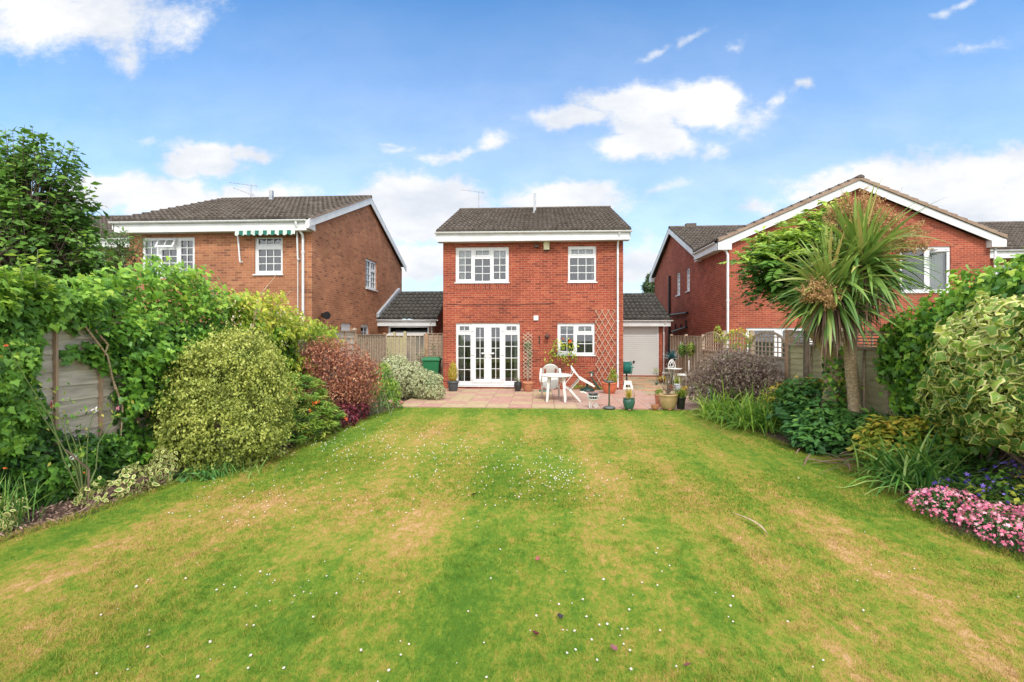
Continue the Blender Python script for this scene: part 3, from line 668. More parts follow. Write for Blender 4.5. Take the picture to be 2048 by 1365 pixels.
for px_, yb in ((475, 523), (594, 518)):
    p = PY(px_, 462, 13.25); e = PY(px_ + (3 if px_ < 500 else 0), yb, 13.25); mb = MB(); mb.bar((p.x, 13.25, p.z), (e.x, 13.3, e.z), .035, .035, (0, 1, 0)); mb.bar((e.x, 13.3, e.z), (e.x, 13.4, e.z), .05, .05); mb.build('arm', UPVC, aw)
q = PY(544, 400, 17); mb = MB(); mb.box(q.x - .06, q.x + .06, 16.9, 17.02, 6.6, 7.28); mb.box(q.x - .2, q.x + .1, 16.8, 17.1, 6.72, 6.8); mb.build('flue', GALV, HA)
b_ = PY(502, 398, 18); t_ = PY(502, 371, 18); antenna(HA, b_, t_, (1, .2, -.1), 7, 1.1); antenna(HA, b_, PY(499, 388, 18), (.9, .5, -.3), 6, .8)
q = PX(641, 632, AX1); mb = MB(); mb.tube([(AX1, q.y + .1, q.z), (AX1 + .18, q.y, q.z + .02)], [.03, .04]); mb.tube([(AX1 + .10, q.y - .05, q.z + .02), (AX1 + .3, q.y - .2, q.z + .0)], [.07, .12], 12); mb.build('floodlight', BLACK, HA)

# left garage
GL = thing('brick_garage', 'low brick garage with its white door tilted half open, left of the middle house', 'garage', (-5.6, 19.2, 0))
fL = Face('Y', 19.2, -1); dl = (-6.35, -4.62, .05, 2.22)
mb = MB(); fL.wall(mb, AX1 + .004, -4.4, 0, 2.4, [dl]); Face('X', -4.4, 1).wall(mb, 19.2, 24.4, 0, 2.4); Face('Y', 24.4, 1).wall(mb, AX1 + .004, -4.4, 0, 2.4); mb.add([(-4.4, 19.2, 2.4), (-4.4, 24.4, 2.4), (-4.4, 21.8, 3.6)], [(0, 1, 2)]); mb.build('wall', BR_A, GL)
mb = MB(); V = Vector((0, 2.9, 1.33)); roof_sheet(mb, (AX1 + .01, 18.9, 2.47), (1, 0, 0), V, 2.5, V.length, 8, roll=.21, h=.08); V = Vector((0, -2.9, 1.33)); roof_sheet(mb, (AX1 + .01, 24.7, 2.47), (1, 0, 0), V, 2.5, V.length, 8, roll=.21, h=.08)
mb.add([(-4.24, 18.9, 2.4), (-4.24, 18.9, 2.52), (-4.24, 21.8, 3.85), (-4.24, 24.7, 2.52), (-4.24, 24.7, 2.4), (-4.24, 21.8, 3.7)], [(0, 1, 2, 5), (5, 2, 3, 4)]); ridge_tiles(mb, (AX1 + .01, 21.8, 3.84), (-4.24, 21.8, 3.84)); mb.build('roof', TILE_D, GL)
eaves_x(GL, AX1 + .01, -4.28, 18.87, 19.2, 2.42, .22); gutter(GL, (AX1 + .01, 18.88, 2.47), (-4.2, 18.88, 2.46), (0, -1, 0))
downpipe(GL, [(-4.5, 18.9, 2.4), (-4.5, 18.92, 2.3), (-4.5, 19.13, 2.15), (-4.5, 19.14, .05)])
mb = MB(); mb.box(dl[0], dl[0] + .07, 19.17, 19.25, 0, dl[3]); mb.box(dl[1] - .07, dl[1], 19.17, 19.25, 0, dl[3]); mb.box(dl[0] + .07, dl[1] - .07, 19.17, 19.25, dl[3] - .08, dl[3]); mb.build('door_frame', UPVC, GL)
mb = MB(); mb.prism([(dl[0] + .08, 18.4, 1.78), (dl[1] - .08, 18.4, 1.78), (dl[1] - .08, 18.4, 1.82), (dl[0] + .08, 18.4, 1.82)], (0, 1.7, .25)); mb.build('garage_door', GDOOR, GL)
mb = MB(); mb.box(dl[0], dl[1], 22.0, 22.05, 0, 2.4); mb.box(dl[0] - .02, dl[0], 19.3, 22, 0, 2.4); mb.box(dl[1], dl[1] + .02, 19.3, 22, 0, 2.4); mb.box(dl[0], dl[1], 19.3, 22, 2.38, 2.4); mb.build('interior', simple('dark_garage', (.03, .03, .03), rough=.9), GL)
mb = MB(); e = Vector((0, 2.9, 1.33)); 
for i in range(10): mb.prism([Vector((AX1 + .003, 18.85, 2.56)) + e * (i / 10), Vector((AX1 + .003, 18.85, 2.56)) + e * ((i + 1) / 10), Vector((AX1 + .003, 18.85, 2.72)) + e * ((i + 1) / 10), Vector((AX1 + .003, 18.85, 2.72)) + e * (i / 10 + .0)], (.05 + .06, 0, 0))
mb.build('flashing', LEAD, GL)

# ---------------------------------------------------------------- far left house
HF = thing('brick_house', 'brown brick house at the far left, half hidden behind the leafy tree', 'house', (-17, 15.6, 0))
fF = Face('Y', 15.6, -1); f1 = fF.rect(158, 503, 212, 575); f0 = (-21.4, -20.2, 3.2, 4.6)
mb = MB(); fF.wall(mb, -24, -12.55, 0, 5.05, [f1, f0]); Face('X', -24, -1).wall(mb, 15.6, 24.4, 0, 5.05); Face('Y', 24.4, 1).wall(mb, -24, -12.55, 0, 5.05); Face('X', -12.55, 1).wall(mb, 15.6, 24.4, 0, 5.05)
for x in (-24, -12.55): mb.add([(x, 15.6, 5.05), (x, 24.4, 5.05), (x, 20, 7.05)], [(0, 1, 2)])
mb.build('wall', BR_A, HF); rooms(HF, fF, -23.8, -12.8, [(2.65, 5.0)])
for f in (f0, f1):
    w = f[1] - f[0]; h = f[3] - f[2]
    window(HF, fF, f, [(f[0] + .06 * w, f[0] + .45 * w, f[2] + .06 * h, f[3] - .06 * h, 2, 4), (f[0] + .55 * w, f[1] - .06 * w, f[2] + .06 * h, f[3] - .3 * h, 2, 3), (f[0] + .55 * w, f[1] - .06 * w, f[3] - .22 * h, f[3] - .06 * h, 2, 1)])
gable_roof_x(HF, -24.2, -12.8, 20, 7.15, 15.28, 5.2, TILE, 14); eaves_x(HF, -24.1, -12.6, 15.25, 15.6, 5.15); gutter(HF, (-24.2, 15.26, 5.2), (-12.7, 15.26, 5.19), (0, -1, 0))
dx = PY(247, 530, 15.55).x; downpipe(HF, [(dx - .35, 15.27, 5.15), (dx - .3, 15.3, 5.0), (dx, 15.52, 4.75), (dx, 15.55, 4.6), (dx, 15.55, 0)], r=.04)

# ---------------------------------------------------------------- right house B
HB = thing('brick_house', 'large red brick house at right with a wide white edged gable behind the palm', 'house', (11.4, 17.5, 0))
fB = Face('Y', 17.5, -1); fBs = Face('X', 6.8, -1); fBm = Face('Y', 20.4, -1); BX1 = 15.95
AP = (11.38, 7.42)
b1 = fB.rect(1492, 656, 1700, 790); b1 = (b1[0], b1[1], .9, b1[3]); b2 = fB.rect(1800, 493, 1902, 585); b3 = fB.rect(1520, 520, 1572, 574); b4 = fBm.rect(1990, 529, 2110, 575)
mb = MB(); fB.wall(mb, 6.8, BX1, 0, 5.1, [b1, b2, b3]); mb.add([(6.8, 17.5, 5.1), (BX1, 17.5, 5.1), (AP[0], 17.5, 7.15)], [(0, 1, 2)])
h1 = (fBs.px(1379.5, 560)[0], fBs.px(1372, 560)[0], fBs.px(1376, 583)[1], fBs.px(1376, 537)[1]); h1 = (min(h1[:2]), max(h1[:2]), h1[2], h1[3])
h2 = (fBs.px(1360, 560)[0], fBs.px(1353, 560)[0], fBs.px(1356.5, 591)[1], fBs.px(1356.5, 546)[1]); h2 = (min(h2[:2]), max(h2[:2]), h2[2], h2[3])
fBs.wall(mb, 17.5, 28.1, 0, 5.1, [h1, h2]); mb.add([(6.8, 20.3, 5.1), (6.8, 28.1, 5.1), (6.8, 24.3, 7.2)], [(0, 1, 2)])
Face('X', BX1, 1).wall(mb, 17.5, 20.4, 0, 5.1); fBm.wall(mb, BX1, 27, 0, 5.1, [b4]); Face('Y', 28.1, 1).wall(mb, 6.8, 27, 0, 5.1); Face('X', 27, 1).wall(mb, 20.4, 28.1, 0, 5.1); mb.add([(27, 20.4, 5.1), (27, 28.1, 5.1), (27, 24.3, 7.2)], [(0, 1, 2)])
mb.build('wall', BR_B, HB)
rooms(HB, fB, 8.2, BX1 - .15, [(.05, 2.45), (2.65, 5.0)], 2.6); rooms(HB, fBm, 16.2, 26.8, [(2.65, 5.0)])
mbx = MB(); mbx.box(8.0, 8.05, 17.7, 27.9, .1, 5); mbx.box(6.9, 8.0, 17.7, 27.9, 2.5, 2.6); mbx.build('interior', ROOM, HB)
def frac(r, spec): return [(r[0] + (r[1] - r[0]) * u0, r[0] + (r[1] - r[0]) * u1, r[2] + (r[3] - r[2]) * v0, r[2] + (r[3] - r[2]) * v1, nc, nr, sa) for (u0, u1, v0, v1, nc, nr, sa) in spec]
wb = window(HB, fB, b1, frac(b1, [(.04, .28, .08, .92, 1, 1, 1), (.36, .62, .08, .92, 1, 1, 1), (.7, .96, .08, .92, 1, 1, 1)]))
wb2 = window(HB, fB, b2, frac(b2, [(.05, .5, .06, .94, 1, 1, 0), (.6, .94, .06, .94, 1, 1, 0)]))
curtain(wb2, fB, b2[1] - .7, b2[1] - .1, b2[2] + .02, b2[3] - .05, -.2, CURT, 6)
window(HB, fB, b3, frac(b3, [(.1, .45, .08, .92, 2, 4, 0), (.55, .9, .08, .92, 2, 4, 0)]))
window(HB, fBm, b4, frac(b4, [(.05, .3, .1, .9, 2, 3, 0), (.37, .63, .45, .9, 2, 1, 1), (.7, .95, .1, .9, 2, 3, 0)]))
for h in (h1, h2): window(HB, fBs, h, frac(h, [(.15, .85, .06, .62, 2, 3, 0), (.15, .85, .7, .94, 2, 1, 1)]))
# main roof + wing roof
gable_roof_x(HB, 6.6, 27.2, 24.3, 7.3, 20.02, 5.28, TILE, 14)
mb = MB(); EX0, EX1 = 6.45, 16.3; YF = 17.28
V = Vector((AP[0] - EX0, 0, AP[1] - 5.27)); roof_sheet(mb, (EX0, YF, 5.27), (0, 1, 0), V, 3, V.length, 15, lenfn=lambda f: (0, 2.74 + 4.28 * f))
V = Vector((-(EX1 - AP[0]), 0, AP[1] - 5.27)); roof_sheet(mb, (EX1, YF, 5.27), (0, 1, 0), V, 3, V.length, 15, lenfn=lambda f: (0, 2.74 + 4.28 * f))
mb.add([(EX0, YF + .01, 5.25), (AP[0], YF + .01, AP[1] - .02), (AP[0], 24.3, AP[1] - .02), (EX0, 20.02, 5.25)], [(0, 1, 2, 3)]); mb.add([(EX1, YF + .01, 5.25), (AP[0], YF + .01, AP[1] - .02), (AP[0], 24.3, AP[1] - .02), (EX1, 20.02, 5.25)], [(0, 1, 2, 3)])
ridge_tiles(mb, (AP[0], YF - .05, AP[1] + .05), (AP[0], 24.3, AP[1] + .05), r=.13); mb.build('gable_roof', TILE, HB)
mb = MB()
for s, ex in ((1, EX0), (-1, EX1)):     # verge tiles bedded in brown mortar
    n = 15
    for i in range(n):
        a = Vector((ex, YF - .03, 5.27)).lerp(Vector((AP[0], YF - .03, AP[1])), i / n); b = Vector((ex, YF - .03, 5.27)).lerp(Vector((AP[0], YF - .03, AP[1])), (i + 1) / n)
        mb.prism([a + Vector((0, 0, -.05)), b + Vector((0, 0, -.05)), b + Vector((0, 0, .045)), a + Vector((0, 0, .085))], (0, .1, 0))
mb.build('verge_tiles', TILE_R, HB)
mb = MB()
for ex in (EX0, EX1):
    s = 1 if ex == EX0 else -1
    a = Vector((ex, YF + .02, 5.2)); b = Vector((AP[0], YF + .02, AP[1] - .06)); mb.prism([a + Vector((0, 0, -.26)), b + Vector((0, 0, -.27)), b, a], (0, .03, 0))
    c0, c1 = sorted((ex, ex + s * .48)); mb.box(c0, c1, YF + .0, YF + .26, 4.93, 5.18)
mb.build('bargeboard', FASC, HB)
mb = MB(); 
for x_, ya, yb in ((EX0, YF + .26, 20.4),):
    mb.box(x_ + .03, x_ + .06, ya, yb - .35, 4.98, 5.22); mb.box(x_ + .06, 6.8, ya, yb - .35, 4.98, 5.0)
mb.build('fascia', FASC, HB)
gutter(HB, (EX0 + .0, YF + .2, 5.26), (EX0 + .0, 20.05, 5.26), (-1, 0, 0))
barge(HB, 6.62, 20.0, 5.24, 24.3, 7.27, .25, -1); barge(HB, 6.62, 28.6, 5.24, 24.3, 7.27, .25, -1)
mb = MB(); mb.box(6.6, 6.8, 28.1, 28.6, 4.95, 5.2); mb.box(6.62, 6.8, 20.02, 20.4, 4.95, 5.0); mb.build('soffit', FASC, HB)
eaves_x(HB, BX1 + .3, 27.1, 20.0, 20.4, 5.22); gutter(HB, (EX1 - .1, 20.0, 5.28), (27.2, 20.0, 5.27), (0, -1, 0))
dx = PY(1455.5, 560, 17.42).x
downpipe(HB, [(EX0 + .02, YF + .3, 5.22), (EX0 + .04, YF + .3, 5.1), (dx - .05, 17.42, 4.9), (dx, 17.42, 4.75), (dx, 17.42, .1)], r=.045, clips=(4.5, 3.1, 1.9))
downpipe(HB, [(EX1 - .05, YF + .35, 5.2), (EX1 - .08, YF + .35, 5.05), (BX1 + .1, 17.42, 4.75), (BX1 + .1, 17.42, .1)], r=.04, clips=(4.5,))
p = PX(1338.7, 560, 6.74); mb = MB(); mb.tube([(6.74, p.y, 4.9), (6.74, p.y, .2)], .06, 10)
for (x0_, y0_, x1_, y1_) in ((1341, 630, 1373, 626), (1344, 664, 1372, 655)):
    a_, b_ = PX(x0_, y0_, 6.72), PX(x1_, y1_, 6.72); mb.tube([a_, b_], .045, 8); mb.tube([b_, (6.8, b_.y, b_.z)], .045, 8)
for xx in (1351, 1362): 
    a_ = PX(xx, 648, 6.74); mb.tube([a_, (6.74, a_.y, a_.z - .3)], .03, 6)
a_ = PX(1372, 640, 6.74); mb.tube([a_, (6.74, a_.y, a_.z - .35)], .04, 6)
mb.build('soil_pipe', BLACK, HB)
q = PY(1381, 452, 24.3); mb = MB(); mb.box(q.x - .25, q.x + .25, 24.15, 24.45, 7.3, 7.5); mb.build('ridge_vent', TILE, HB)
q = PY(1795, 390, 20); mb = MB(); mb.tube([(q.x - .2, 20, 7.0), (q.x + .2, 20, 7.9)], .012, 5); mb.build('antenna', GALV, HB)
q = fB.px(1872, 507); mb = MB(); mb.lathe((q[0], 17.32, q[1]), [(.0, .12), (.07, .1), (.24, .02), (.24, .0), (.0, .0)], 16); mb.tube([(q[0], 17.32, q[1]), (q[0], 17.48, q[1] - .1)], .02); mb.build('wall_lamp', UPVC, HB)
# ================================================================ fences
XL, XR = -5.7, 5.62
def lap_panel(par, fixed, a0, a1, z0, z1, axis, out, mat, nb=11, batt=2, name='panel', bmat=None, frame=True):
    """horizontal waney lap boards + battens. axis 'Y': runs along Y at X=fixed; out = side facing viewer"""
    mb = MB(); h = (z1 - z0) / nb; R = random.Random(int(a0 * 100) + nb)
    def pt(a, d, z): return (fixed + out * d, a, z) if axis == 'Y' else (a, fixed + out * d, z)
    for i in range(nb):
        n = 8; vs = []; za = z0 + h * i
        for k in range(n + 1):
            a = a0 + (a1 - a0) * k / n; w = R.uniform(-.012, .012)
            vs += [pt(a, .028, za + w - .012), pt(a, .006, za + h + .01), pt(a, .018, za + w - .012), pt(a, .0, za + h + .01)]
        mb.add(vs, [f for k in range(n) for f in ((4 * k, 4 * k + 4, 4 * k + 5, 4 * k + 1), (4 * k, 4 * k + 2, 4 * k + 6, 4 * k + 4), (4 * k + 2, 4 * k + 3, 4 * k + 7, 4 * k + 6))])
    p = mb.build(name, mat, par)
    mb = MB()
    for i in range(batt + 2):
        a = a0 + .02 + (a1 - a0 - .04) * i / (batt + 1)
        mb.bar(pt(a, .045, z0), pt(a, .045, z1), .032, .036, (1, 0, 0) if axis == 'Y' else (0, 1, 0))
    mb.bar(pt(a0, .03, z1 + .012), pt(a1, .03, z1 + .012), .07, .022)
    mb.build('batten', bmat or WOOD_O, p)
    return p
def post(par, x, y, z1, mat, w=.09, cap=False, name='post'):
    mb = MB(); mb.box(x - w / 2, x + w / 2, y - w / 2, y + w / 2, -.03, z1)
    if cap: mb.box(x - w * .75, x + w * .75, y - w * .75, y + w * .75, z1, z1 + .03); mb.add([(x - w * .7, y - w * .7, z1 + .03), (x + w * .7, y - w * .7, z1 + .03), (x + w * .7, y + w * .7, z1 + .03), (x - w * .7, y + w * .7, z1 + .03), (x, y, z1 + .07)], [(0, 1, 4), (1, 2, 4), (2, 3, 4), (3, 0, 4)])
    return mb.build(name, mat, par)
FL = thing('fence', 'tall weathered grey lap board fence along the left border, overgrown with ivy', 'fence', (XL, 3, 0))
ys_ = [.82, 2.65, 4.48, 6.3, 8.1, 9.9, 11.7, 14.0]
for i in range(len(ys_) - 1):
    lap_panel(FL, XL, ys_[i] + .05, ys_[i + 1] - .05, .15, 2.03 if ys_[i] < 11 else 1.95, 'Y', 1, WOOD_H, 10, 2, bmat=simple('dull_batten%d' % i, (.46, .30, .20), (.36, .26, .19)))
for y in ys_: post(FL, XL, y, 2.07 if y < 11 else 2.0, CONC if y < 12 else WOOD, cap=(y == 14.0))
FM = thing('fence', 'feather edge wooden fence and gate running from the red bush to the green bin', 'fence', (XL, 14, 0))
def feather(par, p0, p1, z0, z1, mat, step=.12, name='panel'):
    mb = MB(); p0, p1 = Vector(p0), Vector(p1); d = (p1 - p0); n = max(1, int(d.length / step)); e = d.normalized(); nn = Vector((e.y, -e.x, 0))
    for i in range(n):
        a = p0 + d * i / n; b = p0 + d * (i + 1) / n + e * .02
        mb.prism([a + Vector((0, 0, z0)), b + Vector((0, 0, z0)) + nn * .022, b + Vector((0, 0, z1)) + nn * .022, a + Vector((0, 0, z1))], nn * .01)
    for z in (z0 + .3, (z0 + z1) / 2, z1 - .25): mb.bar(p0 + Vector((0, 0, z)) - nn * .03, p1 + Vector((0, 0, z)) - nn * .03, .04, .08)
    mb.bar(p0 + Vector((0, 0, z1 + .01)), p1 + Vector((0, 0, z1 + .01)), .06, .025)
    return mb.build(name, mat, par)
WD = simple('brown_fence_board', (.42, .31, .22), (.29, .22, .165), scale=7, rough=.9, stretch=(5, 5, .6)); WD2 = simple('dark_stained_board', (.16, .15, .135), (.36, .30, .21), scale=1.6, rough=.9)
lap_panel(FM, XL, 14.07, 16.72, .05, 1.84, 'Y', 1, WD, 14, 15, bmat=WOOD)
YB = 16.8
def battened(par, x0, x1, y, z0, z1, mat, bm, n, name='panel'):
    p = lap_panel(par, y, x0, x1, z0, z1, 'X', -1, mat, 16, n, name=name, bmat=bm); return p
battened(FM, XL + .06, -4.98, YB, .1, 1.80, WOOD_G, WOOD_P, 3); battened(FM, -4.9, -4.2, YB, .1, 1.80, WD2, WOOD_P, 3); battened(FM, -4.1, -3.34, YB, .1, 1.88, WD, WD, 3)
post(FM, XL, YB, 1.92, WOOD_O); post(FM, -4.94, YB, 1.97, WOOD_G); post(FM, -4.15, YB, 1.9, WOOD_O); post(FM, -5.35, YB + .05, 1.95, WOOD_G)
FR = thing('fence', 'wooden fence along the right border with arched trellis tops and lap boards', 'fence', (XR, 12, 0))
yr_ = [20.3, 18.3, 16.42, 14.58, 12.72, 10.87, 9.02, 7.17, 5.32, 3.47]
def trellis_top(par, y0, y1, zb, arch, zt):
    mb = MB(); x = XR - .03; n = 9; ya, yb = y0 + .05, y1 - .05
    def top(y):
        if not arch: return zt
        t = (y - ya) / (yb - ya) * 2 - 1; return zb + .25 + (zt - zb - .25) * math.sqrt(max(0, 1 - t * t * .98))
    for i in range(n + 1):
        y = ya + (yb - ya) * i / n; mb.bar((x, y, zb), (x, y, max(zb + .02, top(y))), .018, .025, (1, 0, 0))
    k = 5
    for i in range(1, k):
        z = zb + (zt - zb) * i / k; m_ = [y for y in np.linspace(ya, yb, 40) if top(y) >= z]
        if m_: mb.bar((x - .018, m_[0], z), (x - .018, m_[-1], z), .018, .025)
    pts = [(x - .01, y, top(y)) for y in np.linspace(ya, yb, 17 if arch else 2)]
    for a, b in zip(pts, pts[1:]): mb.bar(a, b, .05, .04, (1, 0, 0))
    for y in (ya, yb): mb.bar((x - .01, y, zb), (x - .01, y, top(y)), .04, .035, (1, 0, 0))
    mb.bar((x - .01, ya, zb), (x - .01, yb, zb), .05, .05); return mb.build('trellis', WOOD, par)
for i in range(len(yr_) - 1):
    a, b = yr_[i + 1], yr_[i]
    if i < 2: lap_panel(FR, XR, a + .05, b - .05, .05, 1.78, 'Y', -1, WOOD, 14, 4, bmat=WOOD_P)
    elif i < 5:
        lap_panel(FR, XR, a + .05, b - .05, .1, 1.30, 'Y', -1, WOOD if i < 4 else WOOD_H, 8, 2, bmat=WOOD); trellis_top(FR, a, b, 1.33, True, 1.93)
    elif i == 5:
        lap_panel(FR, XR, a + .05, b - .05, .1, 1.62, 'Y', -1, WOOD_G, 12, 1, bmat=WOOD); trellis_top(FR, a, b, 1.65, False, 1.92)
    else: lap_panel(FR, XR, a + .05, b - .05, .1, 1.9 if i > 6 else 1.62, 'Y', -1, WOOD_G if i == 6 else WOOD, 12, 2, bmat=WOOD); 
    if i == 6: trellis_top(FR, a, b, 1.65, False, 1.92)
for i, y in enumerate(yr_): post(FR, XR, y, 1.98 if i > 2 else 1.86, WOOD if i != 5 else WOOD_O, .1 if i != 5 else .12)

# ================================================================ patio things
def lattice(par, fc, a0, a1, z0, z1, dx, ang, mat, w=.02, name='lattice'):
    mb = MB(); tn = math.tan(ang)
    H = z1 - z0; W = a1 - a0
    for s, d in ((1, .012), (-1, .028)):
        k = -int(H / tn / dx) - 2
        while k * dx < W + H / tn + dx:
            # line a = a_start + s*(z-z0)/tn
            st = (a0 + k * dx) if s == 1 else (a1 - k * dx)
            za, zb = z0, z1; t = []
            for z in (z0, z1): pass
            lo, hi = 0, H
            f = lambda h: st + s * h / tn
            if s == 1: lo = max(lo, (a0 - st) * tn); hi = min(hi, (a1 - st) * tn)
            else: lo = max(lo, (st - a1) * tn); hi = min(hi, (st - a0) * tn)
            if hi - lo > .05: mb.bar(fc.P(f(lo), z0 + lo, d), fc.P(f(hi), z0 + hi, d), w, .012, (0, 1, 0))
            k += 1
    return mb.build(name, mat, par)
q = R_(fC, z2_, 1610, 95, 1805, 850)
t = thing('wall_trellis', 'large diamond lattice trellis fixed to the red brick wall beside the kitchen window', 'trellis', ((q[0] + q[1]) / 2, 15.66, q[2]))
lattice(t, Face('Y', 15.68, -1), q[0], q[1], q[2], q[3], .205, math.radians(60), WOOD_P, .015)

def pot_plant_leaves(*a): pass
def pot(name, label, px, py, rpx, hpx, mat, prof=None, n=24, Y=None, group=None):
    """px,py = base centre in the photo; returns thing, radius, height, base"""
    g = G(px, py, .025); s = g.y / F; r = rpx * s; h = hpx * s
    t = thing(name, label, 'plant pot', (g.x, g.y + r * .6, .026), group=group); t.location.y = g.y + r * .5
    prof = prof or [(.68, 0), (.72, .02), (.9, .8), (.92, .82), (1, .83), (1, 1), (.93, 1), (.9, .9)]
    mb = MB(); mb.lathe(t.location, [(a * r, b * h) for a, b in prof], n, cap=False); mb.lathe(t.location, [(0, 0), (prof[0][0] * r, 0)], n, cap=False); mb.build('body', mat, t)
    mb = MB(); mb.lathe(t.location + Vector((0, 0, 0)), [(0, h * .9), (prof[-1][0] * r * 1.0, h * .88)], n, cap=False); mb.build('soil', SOIL, t)
    return t, r, h
BOWL = [(.55, 0), (.6, .03), (.85, .35), (.95, .7), (.97, .88), (1, .9), (1, 1), (.92, 1), (.88, .9)]
GINGER = [(.62, 0), (.64, .04), (.78, .2), (.95, .5), (1, .7), (.92, .88), (.86, .92), (.98, .94), (.98, 1), (.88, 1), (.84, .9)]
P1, r1, h1_ = pot('plant_pot', 'grey blue pot holding a golden conifer left of the french doors', 905, 783, 12, 20, SLATE)
P2, r2, h2_ = pot('plant_pot', 'small round black glazed pot right of the french doors', 1035.5, 783, 8, 18, BGLAZE, GINGER)
P3, r3, h3_ = pot('plant_pot', 'terracotta pot with a small wooden lattice and climber by the wall', 1056, 783.5, 11.5, 18.5, TERRA)
P4, r4, h4_ = pot('plant_pot', 'wide orange bowl against the wall under the big trellis', 1220, 788, 16, 22, TERRA2, BOWL)
P5, r5, h5_ = pot('plant_pot', 'green glazed pot with yellow grass at the edge of the lawn', 1259, 820, 12, 22, GGLAZE, GINGER)
P6, r6, h6_ = pot('plant_pot', 'largest pot, sandy beige with a bare shrub, by the lawn edge', 1339, 820, 18.5, 30, BEIGE, BOWL)
P7, r7, h7_ = pot('plant_pot', 'tall terracotta pot standing behind the large beige pot', 1320, 813, 9.5, 23, TERRA)
P8, r8, h8_ = pot('plant_pot', 'black patterned pot right of the large beige pot', 1363, 818.5, 10, 23, BGLAZE)
P9, r9, h9_ = pot('plant_pot', 'low terracotta pot left of the large beige pot at the lawn edge', 1311, 820, 8, 9, TERRA, BOWL)
P10, r10, h10_ = pot('plant_pot', 'red clay pot behind the large beige pot with twigs', 1341, 781, 6, 10, simple('dark_red_clay', (.30, .07, .05)))
P11, r11, h11_ = pot('plant_pot', 'blue and white ceramic pot in front of the white garden table', 1356, 782, 7, 13, simple('blue_white_ceramic', (.50, .56, .72), (.72, .74, .78), scale=18, rough=.3), BOWL)
P12, r12, h12_ = pot('plant_pot', 'yellow painted pot beside the blue and white ceramic pot', 1370, 786, 6, 12, simple('yellow_paint', (.72, .45, .03), (.6, .36, .03), rough=.5))
P13, r13, h13_ = pot('plant_pot', 'small brown bowl of yellow flowers before the garage pier', 1325, 765, 7, 6, simple('brown_clay', (.26, .08, .03)), BOWL)
P14, r14, h14_ = pot('plant_pot', 'tiny dark green pot on the gravel in front of the cream garage door', 1313.5, 770, 3, 4.5, GGLAZE)
P15, r15, h15_ = pot('plant_pot', 'pale grey stoneware pot right of the yellow painted pot', 1382, 786, 5, 10, simple('grey_stoneware', (.45, .47, .46), (.35, .37, .36)), BOWL)
# saucers/feet
mb = MB(); mb.lathe(P7.location, [(r7 * .2, -.024), (r7 * 1.3, -.024), (r7 * 1.35, .01), (r7 * 1.2, .01)], 20); mb.build('saucer', TERRA, P7)
for P, r in ((P5, r5), (P6, r6)):
    mb = MB()
    for k in range(3):
        a = 2 * PI * k / 3 + .5; mb.box(P.location.x + r * .6 * math.cos(a) - .03, P.location.x + r * .6 * math.cos(a) + .03, P.location.y + r * .6 * math.sin(a) - .03, P.location.y + r * .6 * math.sin(a) + .03, .022, .04)
    mb.build('foot', TERRA, P)
lt = thing('plant_support', 'narrow wooden lattice standing in the terracotta pot', 'trellis', (P3.location.x, 15.6, h3_))
q = R_(Face('Y', 15.6, -1), z2_, 908, 318, 1000, 800); lattice(lt, Face('Y', 15.6, -1), q[0], q[1], q[2] + .12, q[3], .16, math.radians(38), WOOD_P, .018)
mb = MB(); cx_ = (q[0] + q[1]) / 2; mb.bar((cx_, 15.58, h3_ * .8), (cx_, 15.59, q[3] - .3), .02, .02); mb.build('stake', WOOD_P, lt)

# white plastic table
tb = thing('garden_table', 'round white plastic garden table on the patio', 'table', (.46, 12.95, .026))
mb = MB(); mb.lathe((0, 0, 0), [(0, .685), (.36, .685), (.40, .69), (.43, .685), (.445, .70), (.445, .722), (.43, .735), (.36, .732), (0, .732)], 40); mb.build('tabletop', PLAST, tb, local=True)
for k in range(4):
    a = math.radians(40 + 90 * k); c, s = math.cos(a), math.sin(a); mb = MB()
    d = Vector((c, s, 0)); p = Vector((-s, c, 0))
    for (ra, za, rb, zb, w1_, w2_) in ((.29, .69, .36, 0, .055, .038),):
        A = [d * ra + p * w1_ - d * .02, d * (ra + .05), d * ra - p * w1_ - d * .02, d * (ra - .045)]; B = [d * rb + p * w2_ - d * .01, d * (rb + .03), d * rb - p * w2_ - d * .01, d * (rb - .02)]
        mb.add([(v.x, v.y, za) for v in A] + [(v.x, v.y, zb) for v in B], [(0, 1, 5, 4), (1, 2, 6, 5), (2, 3, 7, 6), (3, 0, 4, 7), (4, 5, 6, 7)])
    mb.build('leg', PLAST, tb, local=True, bevel=.006)
